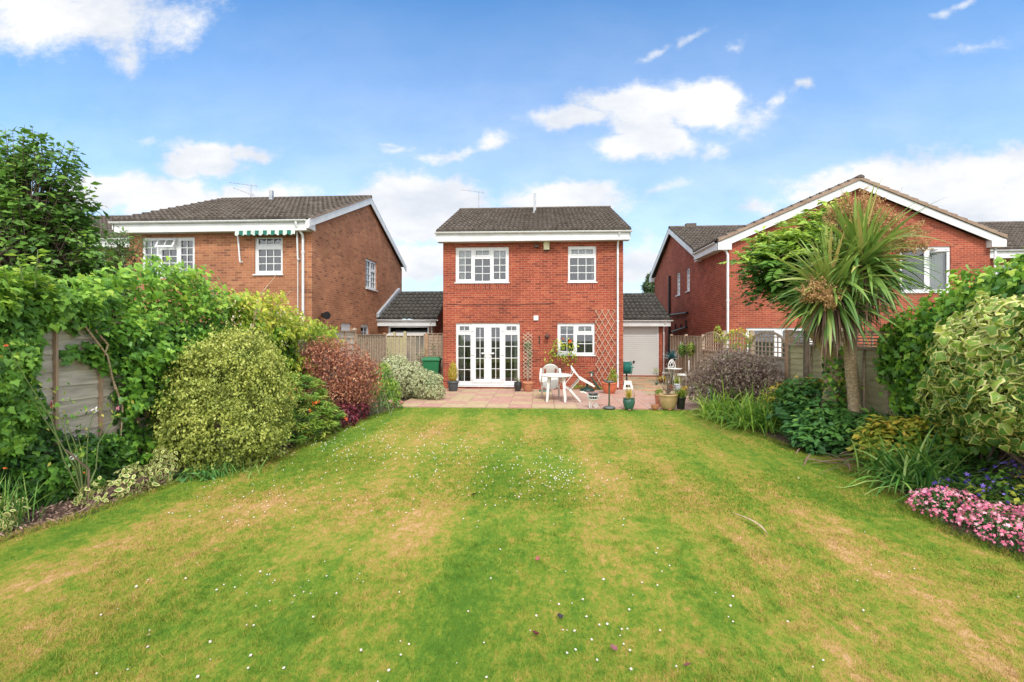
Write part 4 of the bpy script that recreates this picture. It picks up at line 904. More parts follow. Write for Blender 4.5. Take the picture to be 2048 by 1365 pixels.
# monobloc chair, local: +y forward, origin on the floor between the legs
def make_chair(label, loc, yaw, tip):
    t = thing('plastic_chair', label, 'chair', loc, group='white plastic chairs tipped against the round table')
    from mathutils import Matrix
    t.rotation_mode = 'XYZ'; M_ = Matrix.Rotation(yaw, 3, 'Z') @ Matrix.Rotation(-tip, 3, 'X'); t.rotation_euler = M_.to_euler()
    # seat: rounded panel, slightly dished
    mb = MB(); nx, ny = 12, 12; top = []
    def seat(u, v, dz):      # u -1..1, v -1..1 (back..front)
        r = .235 - .02 * v * .3; k = (1 - .18 * max(0, v) ** 6) ; x = u * r * (1 - .16 * max(0, v) ** 8); y = -.22 + (v + 1) * .235 - .05 * (abs(u) ** 4) * max(0, v) ** 2
        return (x, y, .425 - .018 * (1 - u * u) * (1 - v * v) - .03 * max(0, v) ** 5 + dz)
    vs = [seat(-1 + 2 * i / nx, -1 + 2 * j / ny, dz) for dz in (0, -.012) for j in range(ny + 1) for i in range(nx + 1)]; n0 = (nx + 1) * (ny + 1)
    fs = []
    for j in range(ny):
        for i in range(nx):
            a = j * (nx + 1) + i; fs += [(a, a + 1, a + nx + 2, a + nx + 1), (n0 + a, n0 + a + nx + 1, n0 + a + nx + 2, n0 + a + 1)]
    rim_ = [i for i in range(nx + 1)] + [j * (nx + 1) + nx for j in range(1, ny + 1)] + [ny * (nx + 1) + i for i in range(nx - 1, -1, -1)] + [j * (nx + 1) for j in range(ny - 1, 0, -1)]
    fs += [(rim_[k], rim_[(k + 1) % len(rim_)], n0 + rim_[(k + 1) % len(rim_)], n0 + rim_[k]) for k in range(len(rim_))]
    mb.add(vs, fs, 0, True); mb.build('seat', PLAST, t, local=True)
    # backrest: arched sheet with two side openings, curved round the sitter
    mb = MB(); nu, nv = 24, 14
    def bk(u, v, d=0):      # u -1..1, v 0..1
        w = (.225 + .045 * v) * (1 - .32 * max(0, v - .55) ** 1.5 * 2); x = w * u; z = .42 + .42 * v - .09 * (abs(u) ** 3) * v
        y = -.22 - .09 * v + .075 * u * u * (.4 + v * .6) + d
        return (x, y, z)
    idx = lambda i, j, s: s * (nu + 1) * (nv + 1) + j * (nu + 1) + i
    vs = [bk(-1 + 2 * i / nu, j / nv, s * .013) for s in (0, 1) for j in range(nv + 1) for i in range(nu + 1)]
    hole = lambda i, j: (i in (3, 4, 5, nu - 4, nu - 5, nu - 6) and 3 <= j <= 9)
    fs = []
    for j in range(nv):
        for i in range(nu):
            if hole(i, j): continue
            fs += [(idx(i, j, 0), idx(i + 1, j, 0), idx(i + 1, j + 1, 0), idx(i, j + 1, 0)), (idx(i, j, 1), idx(i, j + 1, 1), idx(i + 1, j + 1, 1), idx(i + 1, j, 1))]
            for (di, dj, p, q_) in ((-1, 0, (i, j), (i, j + 1)), (1, 0, (i + 1, j), (i + 1, j + 1)), (0, -1, (i, j), (i + 1, j)), (0, 1, (i, j + 1), (i + 1, j + 1))):
                I, J = i + di, j + dj
                if I < 0 or I >= nu or J < 0 or J >= nv or hole(I, J): fs.append((idx(*p, 0), idx(*q_, 0), idx(*q_, 1), idx(*p, 1)))
    mb.add(vs, fs, 0, True); mb.build('backrest', PLAST, t, local=True)
    for s in (-1, 1):
        mb = MB(); P_ = [(s * .262, -.25, .70), (s * .285, -.12, .665), (s * .29, .06, .655), (s * .282, .19, .64), (s * .265, .235, .58), (s * .245, .225, .47), (s * .235, .215, .42)]
        for a, b in zip(P_, P_[1:]): mb.bar(a, b, .05 if abs(a[2] - b[2]) < .04 else .035, .016, (0, 0, 1) if abs(a[2] - b[2]) < .05 else (s, 0, 0))
        mb.build('armrest', PLAST, t, local=True, bevel=.004)
        for (ya, yb, xb) in ((.215, .265, .25), (-.2, -.30, .255)):
            mb = MB(); A = Vector((s * .235, ya, .44)); B = Vector((s * xb, yb, 0)); w, w2 = .032, .022
            def ring(c, w): return [c + Vector((-w, -w, 0)), c + Vector((w, -w, 0)), c + Vector((w, w, 0)), c + Vector((-w, w, 0))]
            mb.add(ring(A, w) + ring(B, w2), [(0, 1, 5, 4), (1, 2, 6, 5), (2, 3, 7, 6), (3, 0, 4, 7), (0, 3, 2, 1), (4, 5, 6, 7)]); mb.build('leg', PLAST, t, local=True, bevel=.005)
    return t
tip = math.radians(48); lift = .265 * math.sin(tip)
make_chair('white plastic chair tipped forward behind the round table, its seat facing the lawn', (.30, 13.83, .03 + lift), PI, tip)
make_chair('white plastic chair tipped against the right side of the round table, legs in the air', (1.28, 13.0, .03 + lift), PI / 2, tip)

# bird table: round top on a slim post with a stepped foot
g = G(1219, 818, .025); bt = thing('bird_bath', 'slim dark green bird bath pedestal at the lawn edge', 'bird bath', (g.x, g.y + .05, .026))
DG = simple('bronze_green_metal', (.10, .105, .06), (.07, .075, .05), rough=.5); DSL = simple('dark_grey_resin', (.13, .14, .14), (.10, .105, .11), rough=.5)
mb = MB(); mb.tube([(0, 0, .03), (0, 0, .64)], .022, 10); mb.lathe((0, 0, 0), [(.034, .04), (.034, .1), (.024, .11)], 12); mb.build('pole', DG, bt, local=True)
mb = MB(); mb.lathe((0, 0, 0), [(.0, 0), (.155, 0), (.15, .03), (.11, .055), (.03, .06)], 6); mb.build('foot', DSL, bt, local=True)
mb = MB(); mb.lathe((0, 0, 0), [(.0, .625), (.05, .63), (.12, .655), (.135, .665), (.13, .68), (.11, .67), (0, .665)], 24); mb.build('bowl', DSL, bt, local=True)
mb = MB(); mb.lathe((-.09, 0, .67), [(.0, 0), (.045, .005), (.05, .03), (.0, .035)], 10); mb.tube([(-.14, 0, .67), (-.14, 0, .72)], .012, 6); mb.build('bird_figure', DG, bt, local=True)
# white wheelbarrow planter
g = G(1182, 817, .025); wbp = thing('wheelbarrow_planter', 'small white wire wheelbarrow planter with curved handles', 'planter', (g.x + .06, g.y + .05, .026))
mb = MB(); mb.lathe((0, 0, .22), [(.105, 0), (.135, .09)], 20, cap=False); 
for z, r in ((.31, .14), (.225, .105)): mb.tube([(r * math.cos(2 * PI * k / 24), r * math.sin(2 * PI * k / 24), z) for k in range(25)], .008, 6)
wb_ = MB()
for z, r in ((.31, .145), (.22, .11)): wb_.tube([(r * math.cos(2 * PI * k / 24), r * math.sin(2 * PI * k / 24), z) for k in range(25)], .009, 6)
for k in range(16):
    a = 2 * PI * k / 16; pts = [(.145 * math.cos(a), .145 * math.sin(a), .31), (.15 * math.cos(a + .15), .15 * math.sin(a + .15), .27), (.11 * math.cos(a + .3), .11 * math.sin(a + .3), .22)]; wb_.tube(pts, .005, 4)
wb_.build('basket', IRON, wbp, local=True)
for s in (-.05, .05):
    mb = MB(); mb.tube([(-.32, s * 1.8, .40), (-.24, s * 1.8, .40), (-.17, s * 1.6, .37), (-.12, s * 1.3, .29), (-.09, s, .17), (-.09, s, 0)], .008, 6); mb.build('handle', IRON, wbp, local=True)
mb = MB(); mb.tube([(-.0, 0, .21), (-.04, 0, .1), (-.06, -.02, 0)], .007, 6); mb.tube([(.02, .03, .21), (.07, .03, .07)], .007, 6); mb.build('leg', IRON, wbp, local=True)
mb = MB(); c_ = Vector((.07, .03, .06)); mb.tube([c_ + Vector((.055 * math.cos(t_), 0, .055 * math.sin(t_))) for t_ in np.linspace(0, 2 * PI, 17)], .006, 5)
for k in range(4): a = k * PI / 4; e = Vector((.055 * math.cos(a), 0, .055 * math.sin(a))); mb.tube([c_ - e, c_ + e], .003, 4)
mb.build('wheel', IRON, wbp, local=True)
pp = thing('plant_pot', 'dark grey plastic pot sitting in the white wheelbarrow planter', 'plant pot', (g.x + .06, g.y + .05, .026 + .235)); mb = MB(); mb.lathe((0, 0, 0), [(.0, 0), (.10, 0), (.115, .12), (.125, .125), (.125, .14), (.11, .14), (.105, .11), (0, .11)], 20); mb.build('body', SLATE, pp, local=True)
# drain lid, parasol base, green bird ornament, hose reel, step stool, bin
g = G(1090, 784, .03); o = thing('drain_cover', 'flat round dark green lid on the patio behind the table leg', 'drain cover', (g.x, 15.1, .026)); mb = MB(); mb.lathe((0, 0, 0), [(.2, 0), (.2, .03), (.18, .045), (0, .05)], 24); mb.build('lid', GGLAZE, o, local=True)
g = G(1177, 785, .03); pb = thing('parasol_base', 'dark green domed parasol base with a short stub by the wall', 'parasol base', (g.x, 15.25, .026)); mb = MB(); mb.lathe((0, 0, 0), [(.24, 0), (.24, .04), (.2, .08), (.08, .13), (.04, .14)], 24); mb.build('weight', simple('dark_green_plastic', (.015, .045, .035), rough=.4), pb, local=True); mb = MB(); mb.lathe((0, 0, 0), [(.035, .13), (.035, .28), (.05, .3), (.04, .33), (0, .34)], 12); mb.build('tube', BLACK, pb, local=True)
v = PY(1183, 747, 15.45); ob = thing('bird_ornament', 'dark green duck shaped ornament with long body hanging by the trellis foot', 'ornament', (v.x, 15.45, 0))
DUCK = simple('mallard_green', (.02, .075, .05), (.05, .06, .04), scale=25, rough=.4)
mb = MB(); P_ = [PY(x, y, 15.45) for x, y in ((1175, 746), (1180, 745), (1184, 745), (1186, 750), (1183, 755), (1187, 762), (1192, 769), (1197, 776), (1200, 780))]; mb.tube(P_, [.008, .025, .042, .036, .018, .03, .042, .036, .015], 10); mb.build('body', DUCK, ob)
mb = MB(); p = PY(1183, 750.5, 15.4); mb.tube([(p.x, 15.4, p.z - .045), (p.x, 15.39, p.z + .045)], .022, 8); mb.build('white_collar', PLAST, ob)
mb = MB(); p = PY(1198, 778, 15.5); mb.tube([(p.x, 15.5, p.z), (p.x + .05, 15.5, 0.02)], .012, 6); mb.build('stake', DG, ob)
hr = PY(1254, 736, 16.2); rl = thing('hose_reel', 'teal green hose wound on a reel on a black post at the house corner', 'hose reel', (hr.x, 16.2, .0))
mb = MB(); mb.tube([(0, 0, .01), (-.02, 0, .62), (0, 0, .62)], .03, 8); mb.build('stand', BLACK, rl, local=True)
mb = MB(); zc = hr.z
mb.tube([(-.12, 0, zc), (.16, 0, zc)], .03, 10)
for k in range(7):
    x = -.1 + k * .032
    for r in (.17, .2): mb.tube([(x, r * math.cos(t_), zc + r * math.sin(t_)) for t_ in np.linspace(0, 2 * PI, 25)], .014, 6)
mb.build('hose', TEAL, rl, local=True)
mb = MB()
for x in (-.14, .13): mb.tube([(x, .22 * math.cos(t_), zc + .22 * math.sin(t_)) for t_ in np.linspace(0, 2 * PI, 25)], .012, 6); [mb.tube([(x, 0, zc), (x, .22 * math.cos(a), zc + .22 * math.sin(a))], .01, 5) for a in np.linspace(0, 2 * PI, 7)[:-1]]
mb.tube([(.16, 0, zc), (.2, 0, zc), (.2, .1, zc + .02), (.26, .1, zc + .02)], .01, 6); mb.build('reel', TEAL, rl, local=True)
g = G(1256, 781, .0); st_ = thing('step_stool', 'small white plastic step stool at the corner of the house', 'stool', (g.x - .0, g.y + .1, .03))
mb = MB(); W_, D_, H_ = .17, .13, .25; tw = .12
def quad_side(pts, vec, mi=0): mb.prism(pts, vec, mi)
for s in (-1, 1):
    mb.prism([(s * W_, -D_, 0), (s * W_, D_, 0), (s * tw, D_ * .7, H_), (s * tw, -D_ * .7, H_)], (-s * .015, 0, 0))
for s in (-1, 1):
    y, y2 = s * D_, s * D_ * .7
    def lp(u, v): f = v; return (u * (W_ + (tw - W_) * f) * .93, y + (y2 - y) * f, H_ * f)
    for (u0, u1, v0, v1) in ((-1, 1, .62, 1), (-1, -.55, 0, .62), (.55, 1, 0, .62), (-.55, .55, 0, .25)): mb.prism([lp(u0, v0), lp(u1, v0), lp(u1, v1), lp(u0, v1)], (0, -s * .015, 0))
mb.build('frame', PLAST, st_, local=True, bevel=.004); mb = MB(); mb.box(-tw - .01, tw + .01, -.1, .1, H_ + .001, H_ + .025); mb.build('top', PLAST, st_, local=True, bevel=.008)
g = thing('wheelie_bin', 'green wheelie bin beside the left corner of the middle house', 'bin', (-3.78, 16.1, 0), (0, 0, .1))
mb = MB(); A = [(-.22, -.25), (.22, -.25), (.22, .25), (-.22, .25)]; B = [(-.29, -.33), (.29, -.33), (.29, .33), (-.29, .33)]
mb.add([(x, y, .05) for x, y in A] + [(x, y, .95) for x, y in B], [(0, 1, 5, 4), (1, 2, 6, 5), (2, 3, 7, 6), (3, 0, 4, 7), (3, 2, 1, 0)]); mb.build('body', BING, g, local=True, bevel=.02)
mb = MB(); mb.add([(x * 1.08, y * 1.1, .95) for x, y in B] + [(x * 1.08, y * 1.1, 1.0) for x, y in B] + [(x * .8, y * .8, 1.07) for x, y in B], [(3, 2, 1, 0), (0, 1, 5, 4), (1, 2, 6, 5), (2, 3, 7, 6), (3, 0, 4, 7), (4, 5, 9, 8), (5, 6, 10, 9), (6, 7, 11, 10), (7, 4, 8, 11), (8, 9, 10, 11)]); mb.tube([(-.25, .38, 1.0), (.25, .38, 1.0)], .02); mb.build('lid', BING, g, local=True, bevel=.012)
for x in (-.24, .24): mb = MB(); mb.tube([(x - .025, .28, .1), (x + .025, .28, .1)], .1, 16); mb.build('wheel', BLACK, g, local=True)
# white cast iron set
v = PY(1347, 737, 17.2); ct = thing('iron_table', 'small white cast iron garden table by the right fence', 'table', (v.x, 17.2, .0))
mb = MB(); zt_ = v.z; mb.lathe((0, 0, 0), [(0, zt_ - .02), (.30, zt_ - .02), (.31, zt_), (0, zt_)], 28); mb.build('tabletop', IRON, ct, local=True)
for k in range(3):
    a = 2 * PI * k / 3 + .4; mb = MB(); mb.tube([(.18 * math.cos(a), .18 * math.sin(a), zt_ - .02), (.09 * math.cos(a), .09 * math.sin(a), zt_ * .6), (.1 * math.cos(a), .1 * math.sin(a), zt_ * .35), (.25 * math.cos(a), .25 * math.sin(a), 0)], .014, 6); mb.build('leg', IRON, ct, local=True)
def iron_chair(label, loc, yaw):
    t = thing('iron_chair', label, 'chair', loc, (0, 0, yaw), group='white cast iron chairs at the small table')
    mb = MB(); mb.lathe((0, 0, .43), [(0, 0), (.2, 0), (.21, .012), (.2, .025), (0, .02)], 20)
    mb.tube([(.205 * math.cos(t_), .205 * math.sin(t_), .41) for t_ in np.linspace(0, 2 * PI, 21)], .014, 6); mb.build('seat', IRON, t, local=True)
    mb = MB(); H0 = .45
    out = [(.17 * math.sin(t_) * (1 + .1 * math.cos(t_)), -.2, H0 + .24 - .24 * math.cos(t_)) for t_ in np.linspace(0, 2 * PI, 25)]; mb.tube(out, .016, 6)
    for (x, z, r) in ((0, .3, .07), (-.08, .18, .05), (.08, .18, .05), (-.07, .38, .045), (.07, .38, .045), (0, .08, .04), (0, .43, .03)): mb.tube([(x + r * math.cos(t_), -.2, H0 + z + r * math.sin(t_)) for t_ in np.linspace(0, 2 * PI, 13)], .012, 5)
    mb.build('backrest', IRON, t, local=True)
    for k in range(4):
        a = PI / 4 + PI / 2 * k; c, s = math.cos(a), math.sin(a); mb = MB(); mb.tube([(.15 * c, .15 * s, .43), (.19 * c, .19 * s, .3), (.15 * c, .15 * s, .14), (.2 * c, .2 * s, 0)], .013, 6); mb.build('leg', IRON, t, local=True)
    return t
v = PY(1344, 760, 17.0); iron_chair('white cast iron chair with pierced back behind the small table', (v.x, 17.55, 0), .5)
v = PY(1362, 760, 16.8); iron_chair('white cast iron chair seen from the side at the right of the small table', (v.x + .1, 16.9, 0), 1.25)

# world, sun and camera ============================================================
w = bpy.data.worlds.new('World'); scene.world = w; w.use_nodes = True; nt = w.node_tree; L = nt.links
bg = nt.nodes['Background']; 
SUN_EL, SUN_AZ = 47.0, 166.0       # azimuth clockwise from +Y: behind the camera, to the right
sky = nd(nt, 'ShaderNodeTexSky', sky_type='NISHITA', sun_disc=False); sky.sun_elevation = math.radians(SUN_EL); sky.sun_rotation = math.radians(SUN_AZ)
sky.air_density = 1.0; sky.dust_density = .5; sky.ozone_density = 1.6; sky.altitude = 100
tc = nd(nt, 'ShaderNodeTexCoord'); sx = nd(nt, 'ShaderNodeSeparateXYZ'); L.new(tc.outputs['Generated'], sx.inputs[0])
def mt(op, *a):
    m = nd(nt, 'ShaderNodeMath', operation=op)
    for i, x in enumerate(a):
        if isinstance(x, (int, float)): m.inputs[i].default_value = x
        else: L.new(x, m.inputs[i])
    return m.outputs[0]
ay = mt('MAXIMUM', mt('ABSOLUTE', sx.outputs[1]), .08)
U = mt('DIVIDE', sx.outputs[0], ay); Vv = mt('DIVIDE', sx.outputs[2], ay)
cb = nd(nt, 'ShaderNodeCombineXYZ'); L.new(U, cb.inputs[0]); L.new(Vv, cb.inputs[1]); L.new(mt('SIGN', sx.outputs[1]), cb.inputs[2])
def wn_(scale, det, rough, st=(1, 1, 1), off=0):
    mp = nd(nt, 'ShaderNodeMapping'); mp.inputs['Scale'].default_value = st; mp.inputs['Location'].default_value = (off, off, 0); L.new(cb.outputs[0], mp.inputs[0])
    n = nd(nt, 'ShaderNodeTexNoise'); n.inputs['Scale'].default_value = scale; n.inputs['Detail'].default_value = det; n.inputs['Roughness'].default_value = rough; L.new(mp.outputs[0], n.inputs['Vector']); return n
warp = wn_(5, 4, .6); wx = nd(nt, 'ShaderNodeSeparateColor'); L.new(warp.outputs['Color'], wx.inputs[0])
U2 = mt('MULTIPLY_ADD', mt('SUBTRACT', wx.outputs[0], .5), .16, U); V2_ = mt('MULTIPLY_ADD', mt('SUBTRACT', wx.outputs[1], .5), .12, Vv)
dens = None
# sky positions of the clouds (measured centre and half-size), weight
CL = [(130, 30, 230, 85, 1.3), (350, 50, 90, 60, .9), (250, 110, 70, 55, .8), (60, -40, 330, 90, 1.3), (415, 312, 85, 34, 1.25), (365, 330, 60, 26, 1.1), (500, 300, 45, 22, 1.0), (290, 285, 45, 16, .55), (210, 385, 110, 42, 1.3), (340, 395, 140, 40, 1.25), (460, 400, 160, 45, 1.0),
      (780, 300, 30, 9, .7), (940, 300, 40, 11, .8), (850, 395, 125, 46, 1.5), (800, 430, 100, 60, 1.3), (900, 420, 90, 50, 1.2), (985, 285, 42, 22, .75), (890, 310, 80, 15, .75), (800, 310, 50, 15, .7), (1115, 238, 70, 26, 1.1), (1220, 205, 90, 30, 1.1), (1320, 225, 150, 40, 1.4), (1410, 230, 110, 45, 1.3), (1460, 205, 70, 30, 1.1), (1300, 290, 95, 30, 1.3), (1290, 255, 80, 30, 1.3), (1250, 300, 50, 28, 1.1), (1180, 240, 70, 24, 1.0), (1490, 215, 35, 34, .7), (1600, 175, 30, 14, .7), (1555, 205, 32, 12, .7), (1420, 225, 100, 20, .9), (1310, 108, 48, 12, .75), (1385, 88, 46, 13, .75), (1475, 82, 36, 15, .7),
      (1150, 395, 120, 36, 1.1), (1050, 400, 60, 26, .7), (1320, 380, 50, 16, .6), (1430, 308, 35, 18, .6), (1885, 28, 34, 13, .65), (1940, 10, 44, 12, .7), (1945, 100, 70, 16, .6), (1850, 400, 220, 75, 1.5), (1700, 380, 90, 48, 1.2), (2000, 370, 160, 65, 1.5), (1520, 430, 40, 24, .7), (1690, 430, 80, 60, 1.0), (830, 520, 200, 45, 1.1), (1280, 530, 120, 60, .8), (1715, 270, 14, 14, .4), (2130, 100, 60, 60, .6), (-150, 420, 240, 70, 1.3)]
TILT = {(1340, 100): .38, (1475, 82): .75, (985, 285): .35, (890, 310): .12, (1580, 190): .7, (1430, 308): .6, (1220, 205): .1, (350, 50): .2, (250, 110): -.5, (1490, 215): -.7, (1900, 20): -.25, (1310, 108): .35, (1385, 88): .5, (1940, 10): .3, (1600, 175): .8, (1555, 205): .9, (1420, 225): .15}
for (cx0, cy0, rx0, ry0, wt) in CL:
    d = ray(cx0, cy0); cu, cv = d[0] / d[1], d[2] / d[1]; ru, rv = rx0 / F * 1.05, ry0 / F * 1.05
    tl_ = TILT.get((cx0, cy0), 0); ct, st0 = math.cos(tl_), math.sin(tl_)
    a = mt('MULTIPLY_ADD', U2, ct / ru, mt('MULTIPLY_ADD', V2_, st0 / ru, -(cu * ct + cv * st0) / ru)); b = mt('MULTIPLY_ADD', V2_, ct / rv, mt('MULTIPLY_ADD', U2, -st0 / rv, -(cv * ct - cu * st0) / rv))
    q = mt('ADD', mt('MULTIPLY', a, a), mt('MULTIPLY', b, b)); e = mt('MULTIPLY', mt('EXPONENT', mt('MULTIPLY', q, -.9)), wt)
    dens = e if dens is None else mt('MAXIMUM', dens, e)
n1 = wn_(8, 10, .70, (1, 1.5, 1)); n2 = wn_(2.2, 5, .6, (1, 1.6, 1), 3.7)
fld = mt('ADD', mt('MULTIPLY', dens, 1.0), mt('MULTIPLY', mt('SUBTRACT', n1.outputs[0], .5), 1.75))
mr = nd(nt, 'ShaderNodeMapRange', interpolation_type='SMOOTHSTEP'); mr.inputs[1].default_value = .30; mr.inputs[2].default_value = 1.15; L.new(fld, mr.inputs[0])
# a faint veil of high cloud, stronger near the horizon
veil = mt('MULTIPLY', mt('SUBTRACT', 1.0, mt('MINIMUM', mt('MULTIPLY', Vv, 1.35), 1.0)), .66)
hz = nd(nt, 'ShaderNodeMapRange', interpolation_type='SMOOTHSTEP'); hz.inputs[1].default_value = .35; hz.inputs[2].default_value = .75; L.new(n2.outputs[0], hz.inputs[0])
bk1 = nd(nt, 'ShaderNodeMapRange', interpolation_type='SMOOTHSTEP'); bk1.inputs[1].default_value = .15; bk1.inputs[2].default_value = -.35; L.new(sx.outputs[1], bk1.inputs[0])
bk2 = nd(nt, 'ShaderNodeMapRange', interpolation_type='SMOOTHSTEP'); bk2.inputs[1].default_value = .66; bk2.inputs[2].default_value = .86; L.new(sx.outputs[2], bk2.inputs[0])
# unseen cloud added overhead and behind the camera for neutral fill light
fill_bank = mt('MULTIPLY', mt('MAXIMUM', bk1.outputs[0], bk2.outputs[0]), mt('MINIMUM', mt('ADD', .62, n2.outputs[0]), 1.0))
fill_bank = mt('MULTIPLY', fill_bank, .82)
cov = mt('MINIMUM', mt('ADD', mt('MAXIMUM', mr.outputs[0], fill_bank), mt('ADD', veil, mt('MULTIPLY', hz.outputs[0], .06))), 1.0)
n3 = wn_(4, 5, .6, (1, 2, 1), 1.3); cr = ramp(nt, [(3.1, 3.3, 3.65), (4.05, 4.08, 4.15)], [.36, .58]); L.new(n3.outputs[0], cr.inputs[0])
hsv = nd(nt, 'ShaderNodeVectorMath', operation='MULTIPLY'); hsv.inputs[1].default_value = (.52, .875, 1.09); L.new(sky.outputs[0], hsv.inputs[0])
mx = nd(nt, 'ShaderNodeMix', data_type='RGBA'); L.new(cov, mx.inputs[0]); L.new(hsv.outputs[0], mx.inputs[6]); L.new(cr.outputs[0], mx.inputs[7])
mxb = nd(nt, 'ShaderNodeMix', data_type='RGBA'); L.new(fill_bank, mxb.inputs[0]); L.new(mx.outputs[2], mxb.inputs[6]); mxb.inputs[7].default_value = (8.6, 8.6, 8.7, 1)  # added out-of-view cloud, brighter than the visible ones to lift the fill
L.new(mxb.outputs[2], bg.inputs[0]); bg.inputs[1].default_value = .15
sl = bpy.data.lights.new('sun', 'SUN'); sl.energy = 1.7; sl.angle = math.radians(9); sl.color = (1, .955, .89)
so = bpy.data.objects.new('sun', sl); COL.objects.link(so)
az = math.radians(SUN_AZ); el = math.radians(SUN_EL); sd = Vector((math.sin(az) * math.cos(el), math.cos(az) * math.cos(el), math.sin(el)))
so.rotation_euler = sd.to_track_quat('Z', 'Y').to_euler()
cam = bpy.data.cameras.new('camera'); cam.sensor_width = 36; cam.lens = 36 * F / 2048; cam.shift_y = -15.5 / 2048; cam.clip_end = 2000; cam.clip_start = .05
co = bpy.data.objects.new('camera', cam); COL.objects.link(co); co.location = (0, 0, CH); co.rotation_euler = (PI / 2, 0, TH); scene.camera = co
scene.view_settings.view_transform = 'Standard'; scene.view_settings.look = 'None'; scene.view_settings.exposure = .76; scene.view_settings.gamma = 1
scene.render.resolution_x = 1024; scene.render.resolution_y = 682
# ================================================================ vegetation
def T_(verts, faces, mi): return np.array(verts, float), faces, mi
OVAL = T_([(0, 0, 0), (-.26, .42, .07), (.26, .42, .07), (0, .5, 0), (0, 1, -.08)], [(0, 2, 3), (3, 2, 4), (0, 3, 1), (3, 4, 1)], [0] * 4)
LANCE = T_([(0, 0, 0), (-.12, .4, .03), (.12, .4, .03), (0, .45, 0), (0, 1, -.12)], [(0, 2, 3), (3, 2, 4), (0, 3, 1), (3, 4, 1)], [0] * 4)
SMALL = T_([(0, 0, 0), (.3, .5, .05), (0, 1, -.05), (-.3, .5, .05)], [(0, 1, 2), (0, 2, 3)], [0, 0])
_r = [(0, .06, 0), (.30, -.10, -.02), (.52, .24, -.04), (.28, .46, .02), (0, 1, -.12), (-.28, .46, .02), (-.52, .24, -.04), (-.30, -.10, -.02)]
IVY = T_(_r + [(0, .33, .05)], [(i, (i + 1) % 8, 8) for i in range(8)], [0] * 8)
_o = [(0, .05, 0), (.34, -.10, -.04), (.58, .26, -.10), (.34, .52, -.02), (.0, 1.02, -.18), (-.34, .52, -.02), (-.58, .26, -.10), (-.34, -.10, -.04)]
_i = [(x * .80, .38 + (y - .38) * .80, z * .35 + .035) for x, y, z in _o]
IVYV = T_(_o + _i + [(0, .38, .06)], [f for i in range(8) for f in ((i, (i + 1) % 8, 8 + (i + 1) % 8), (i, 8 + (i + 1) % 8, 8 + i))] + [(8 + i, 8 + (i + 1) % 8, 16) for i in range(8)], [1] * 16 + [0] * 8)
_o6 = [(0, 0, 0), (.27, .3, .05), (.24, .65, .04), (0, 1, -.06), (-.24, .65, .04), (-.27, .3, .05)]
_i6 = [(x * .6, .5 + (y - .5) * .66, z + .01) for x, y, z in _o6]
OVALV = T_(_o6 + _i6, [f for i in range(6) for f in ((i, (i + 1) % 6, 6 + (i + 1) % 6), (i, 6 + (i + 1) % 6, 6 + i))] + [(6, 7, 8), (6, 8, 9), (6, 9, 10), (6, 10, 11)], [1] * 12 + [0] * 4)
STAR = T_([(0, 0, .1)] + [(math.cos(2 * PI * k / 10) * (1 if k % 2 == 0 else .45) * .5, math.sin(2 * PI * k / 10) * (1 if k % 2 == 0 else .45) * .5, .0) for k in range(10)], [(0, 1 + k, 1 + (k + 1) % 10) for k in range(10)], [0] * 10)

def unit(v): return v / np.maximum(np.linalg.norm(v, axis=1, keepdims=True), 1e-9)
def leaves(name, P, N, size, tpl, mats, parent, tone=None, jit=.5, droop=(0, 0, -1), dj=.5, sj=.3, tipdir=None):
    P = np.asarray(P, float); n = len(P)
    N = unit(unit(np.asarray(N, float)) + rng.normal(0, jit, (n, 3)))
    D = (np.tile(np.array(droop, float), (n, 1)) if tipdir is None else unit(np.asarray(tipdir, float))) + rng.normal(0, dj, (n, 3))
    Tn = unit(D - N * np.sum(D * N, 1, keepdims=True)); B = np.cross(Tn, N)
    s = size * (1 + rng.normal(0, sj, n)).clip(.4, 1.8)
    tv, tf, tm = tpl; k = len(tv)
    V = P[:, None, :] + s[:, None, None] * (tv[None, :, 0:1] * B[:, None, :] + tv[None, :, 1:2] * Tn[:, None, :] + tv[None, :, 2:3] * N[:, None, :])
    Fc = (np.arange(n)[:, None, None] * k + np.array(tf)[None]).reshape(-1, 3)
    if tone is None: tone = rng.random(n)
    tone = np.clip(tone, 0, 1)
    return raw_mesh(name, V.reshape(-1, 3), Fc, mats, parent, np.repeat(tone, k), np.tile(tm, n))
def nz(P, s, o=0): return np.array([mnoise.noise(Vector((p[0] * s + o, p[1] * s, p[2] * s))) for p in P])
def blobs(bl, n, shell=(.7, 1.03), amp=.12, fr=2.2, zmin=.02, up=-1):
    """points in the outer shell of a union of ellipsoids; returns P,N,depth(1 outer..0 inner)"""
    vol = np.array([(b[1][0] * b[1][1] + b[1][1] * b[1][2] + b[1][0] * b[1][2]) for b in bl]); vol = vol / vol.sum()
    P, N, Dp = [], [], []
    for bi, (c, r) in enumerate(bl):
        m = int(n * vol[bi] * 1.25); d = unit(rng.normal(0, 1, (m, 3))); d = d[d[:, 2] > up]; m = len(d)
        f = shell[0] + (shell[1] - shell[0]) * rng.random(m) ** .6
        no = np.array([mnoise.noise(Vector(tuple(x * fr + bi * 7.3))) + .5 * mnoise.noise(Vector(tuple(x * fr * 2.7 + bi * 3.1))) for x in d])
        r_ = np.array(r); c_ = np.array(c)
        p = c_ + d * r_ * (f * (1 + amp * 1.6 * no))[:, None]; nn = unit(d / r_)
        keep = p[:, 2] > zmin
        for bj, (c2, r2) in enumerate(bl):
            if bj != bi: keep &= (((p - np.array(c2)) / np.array(r2)) ** 2).sum(1) > shell[0] ** 2 * .8
        P.append(p[keep]); N.append(nn[keep]); Dp.append(((f - shell[0]) / (shell[1] - shell[0]))[keep])
    return np.concatenate(P), np.concatenate(N), np.concatenate(Dp)
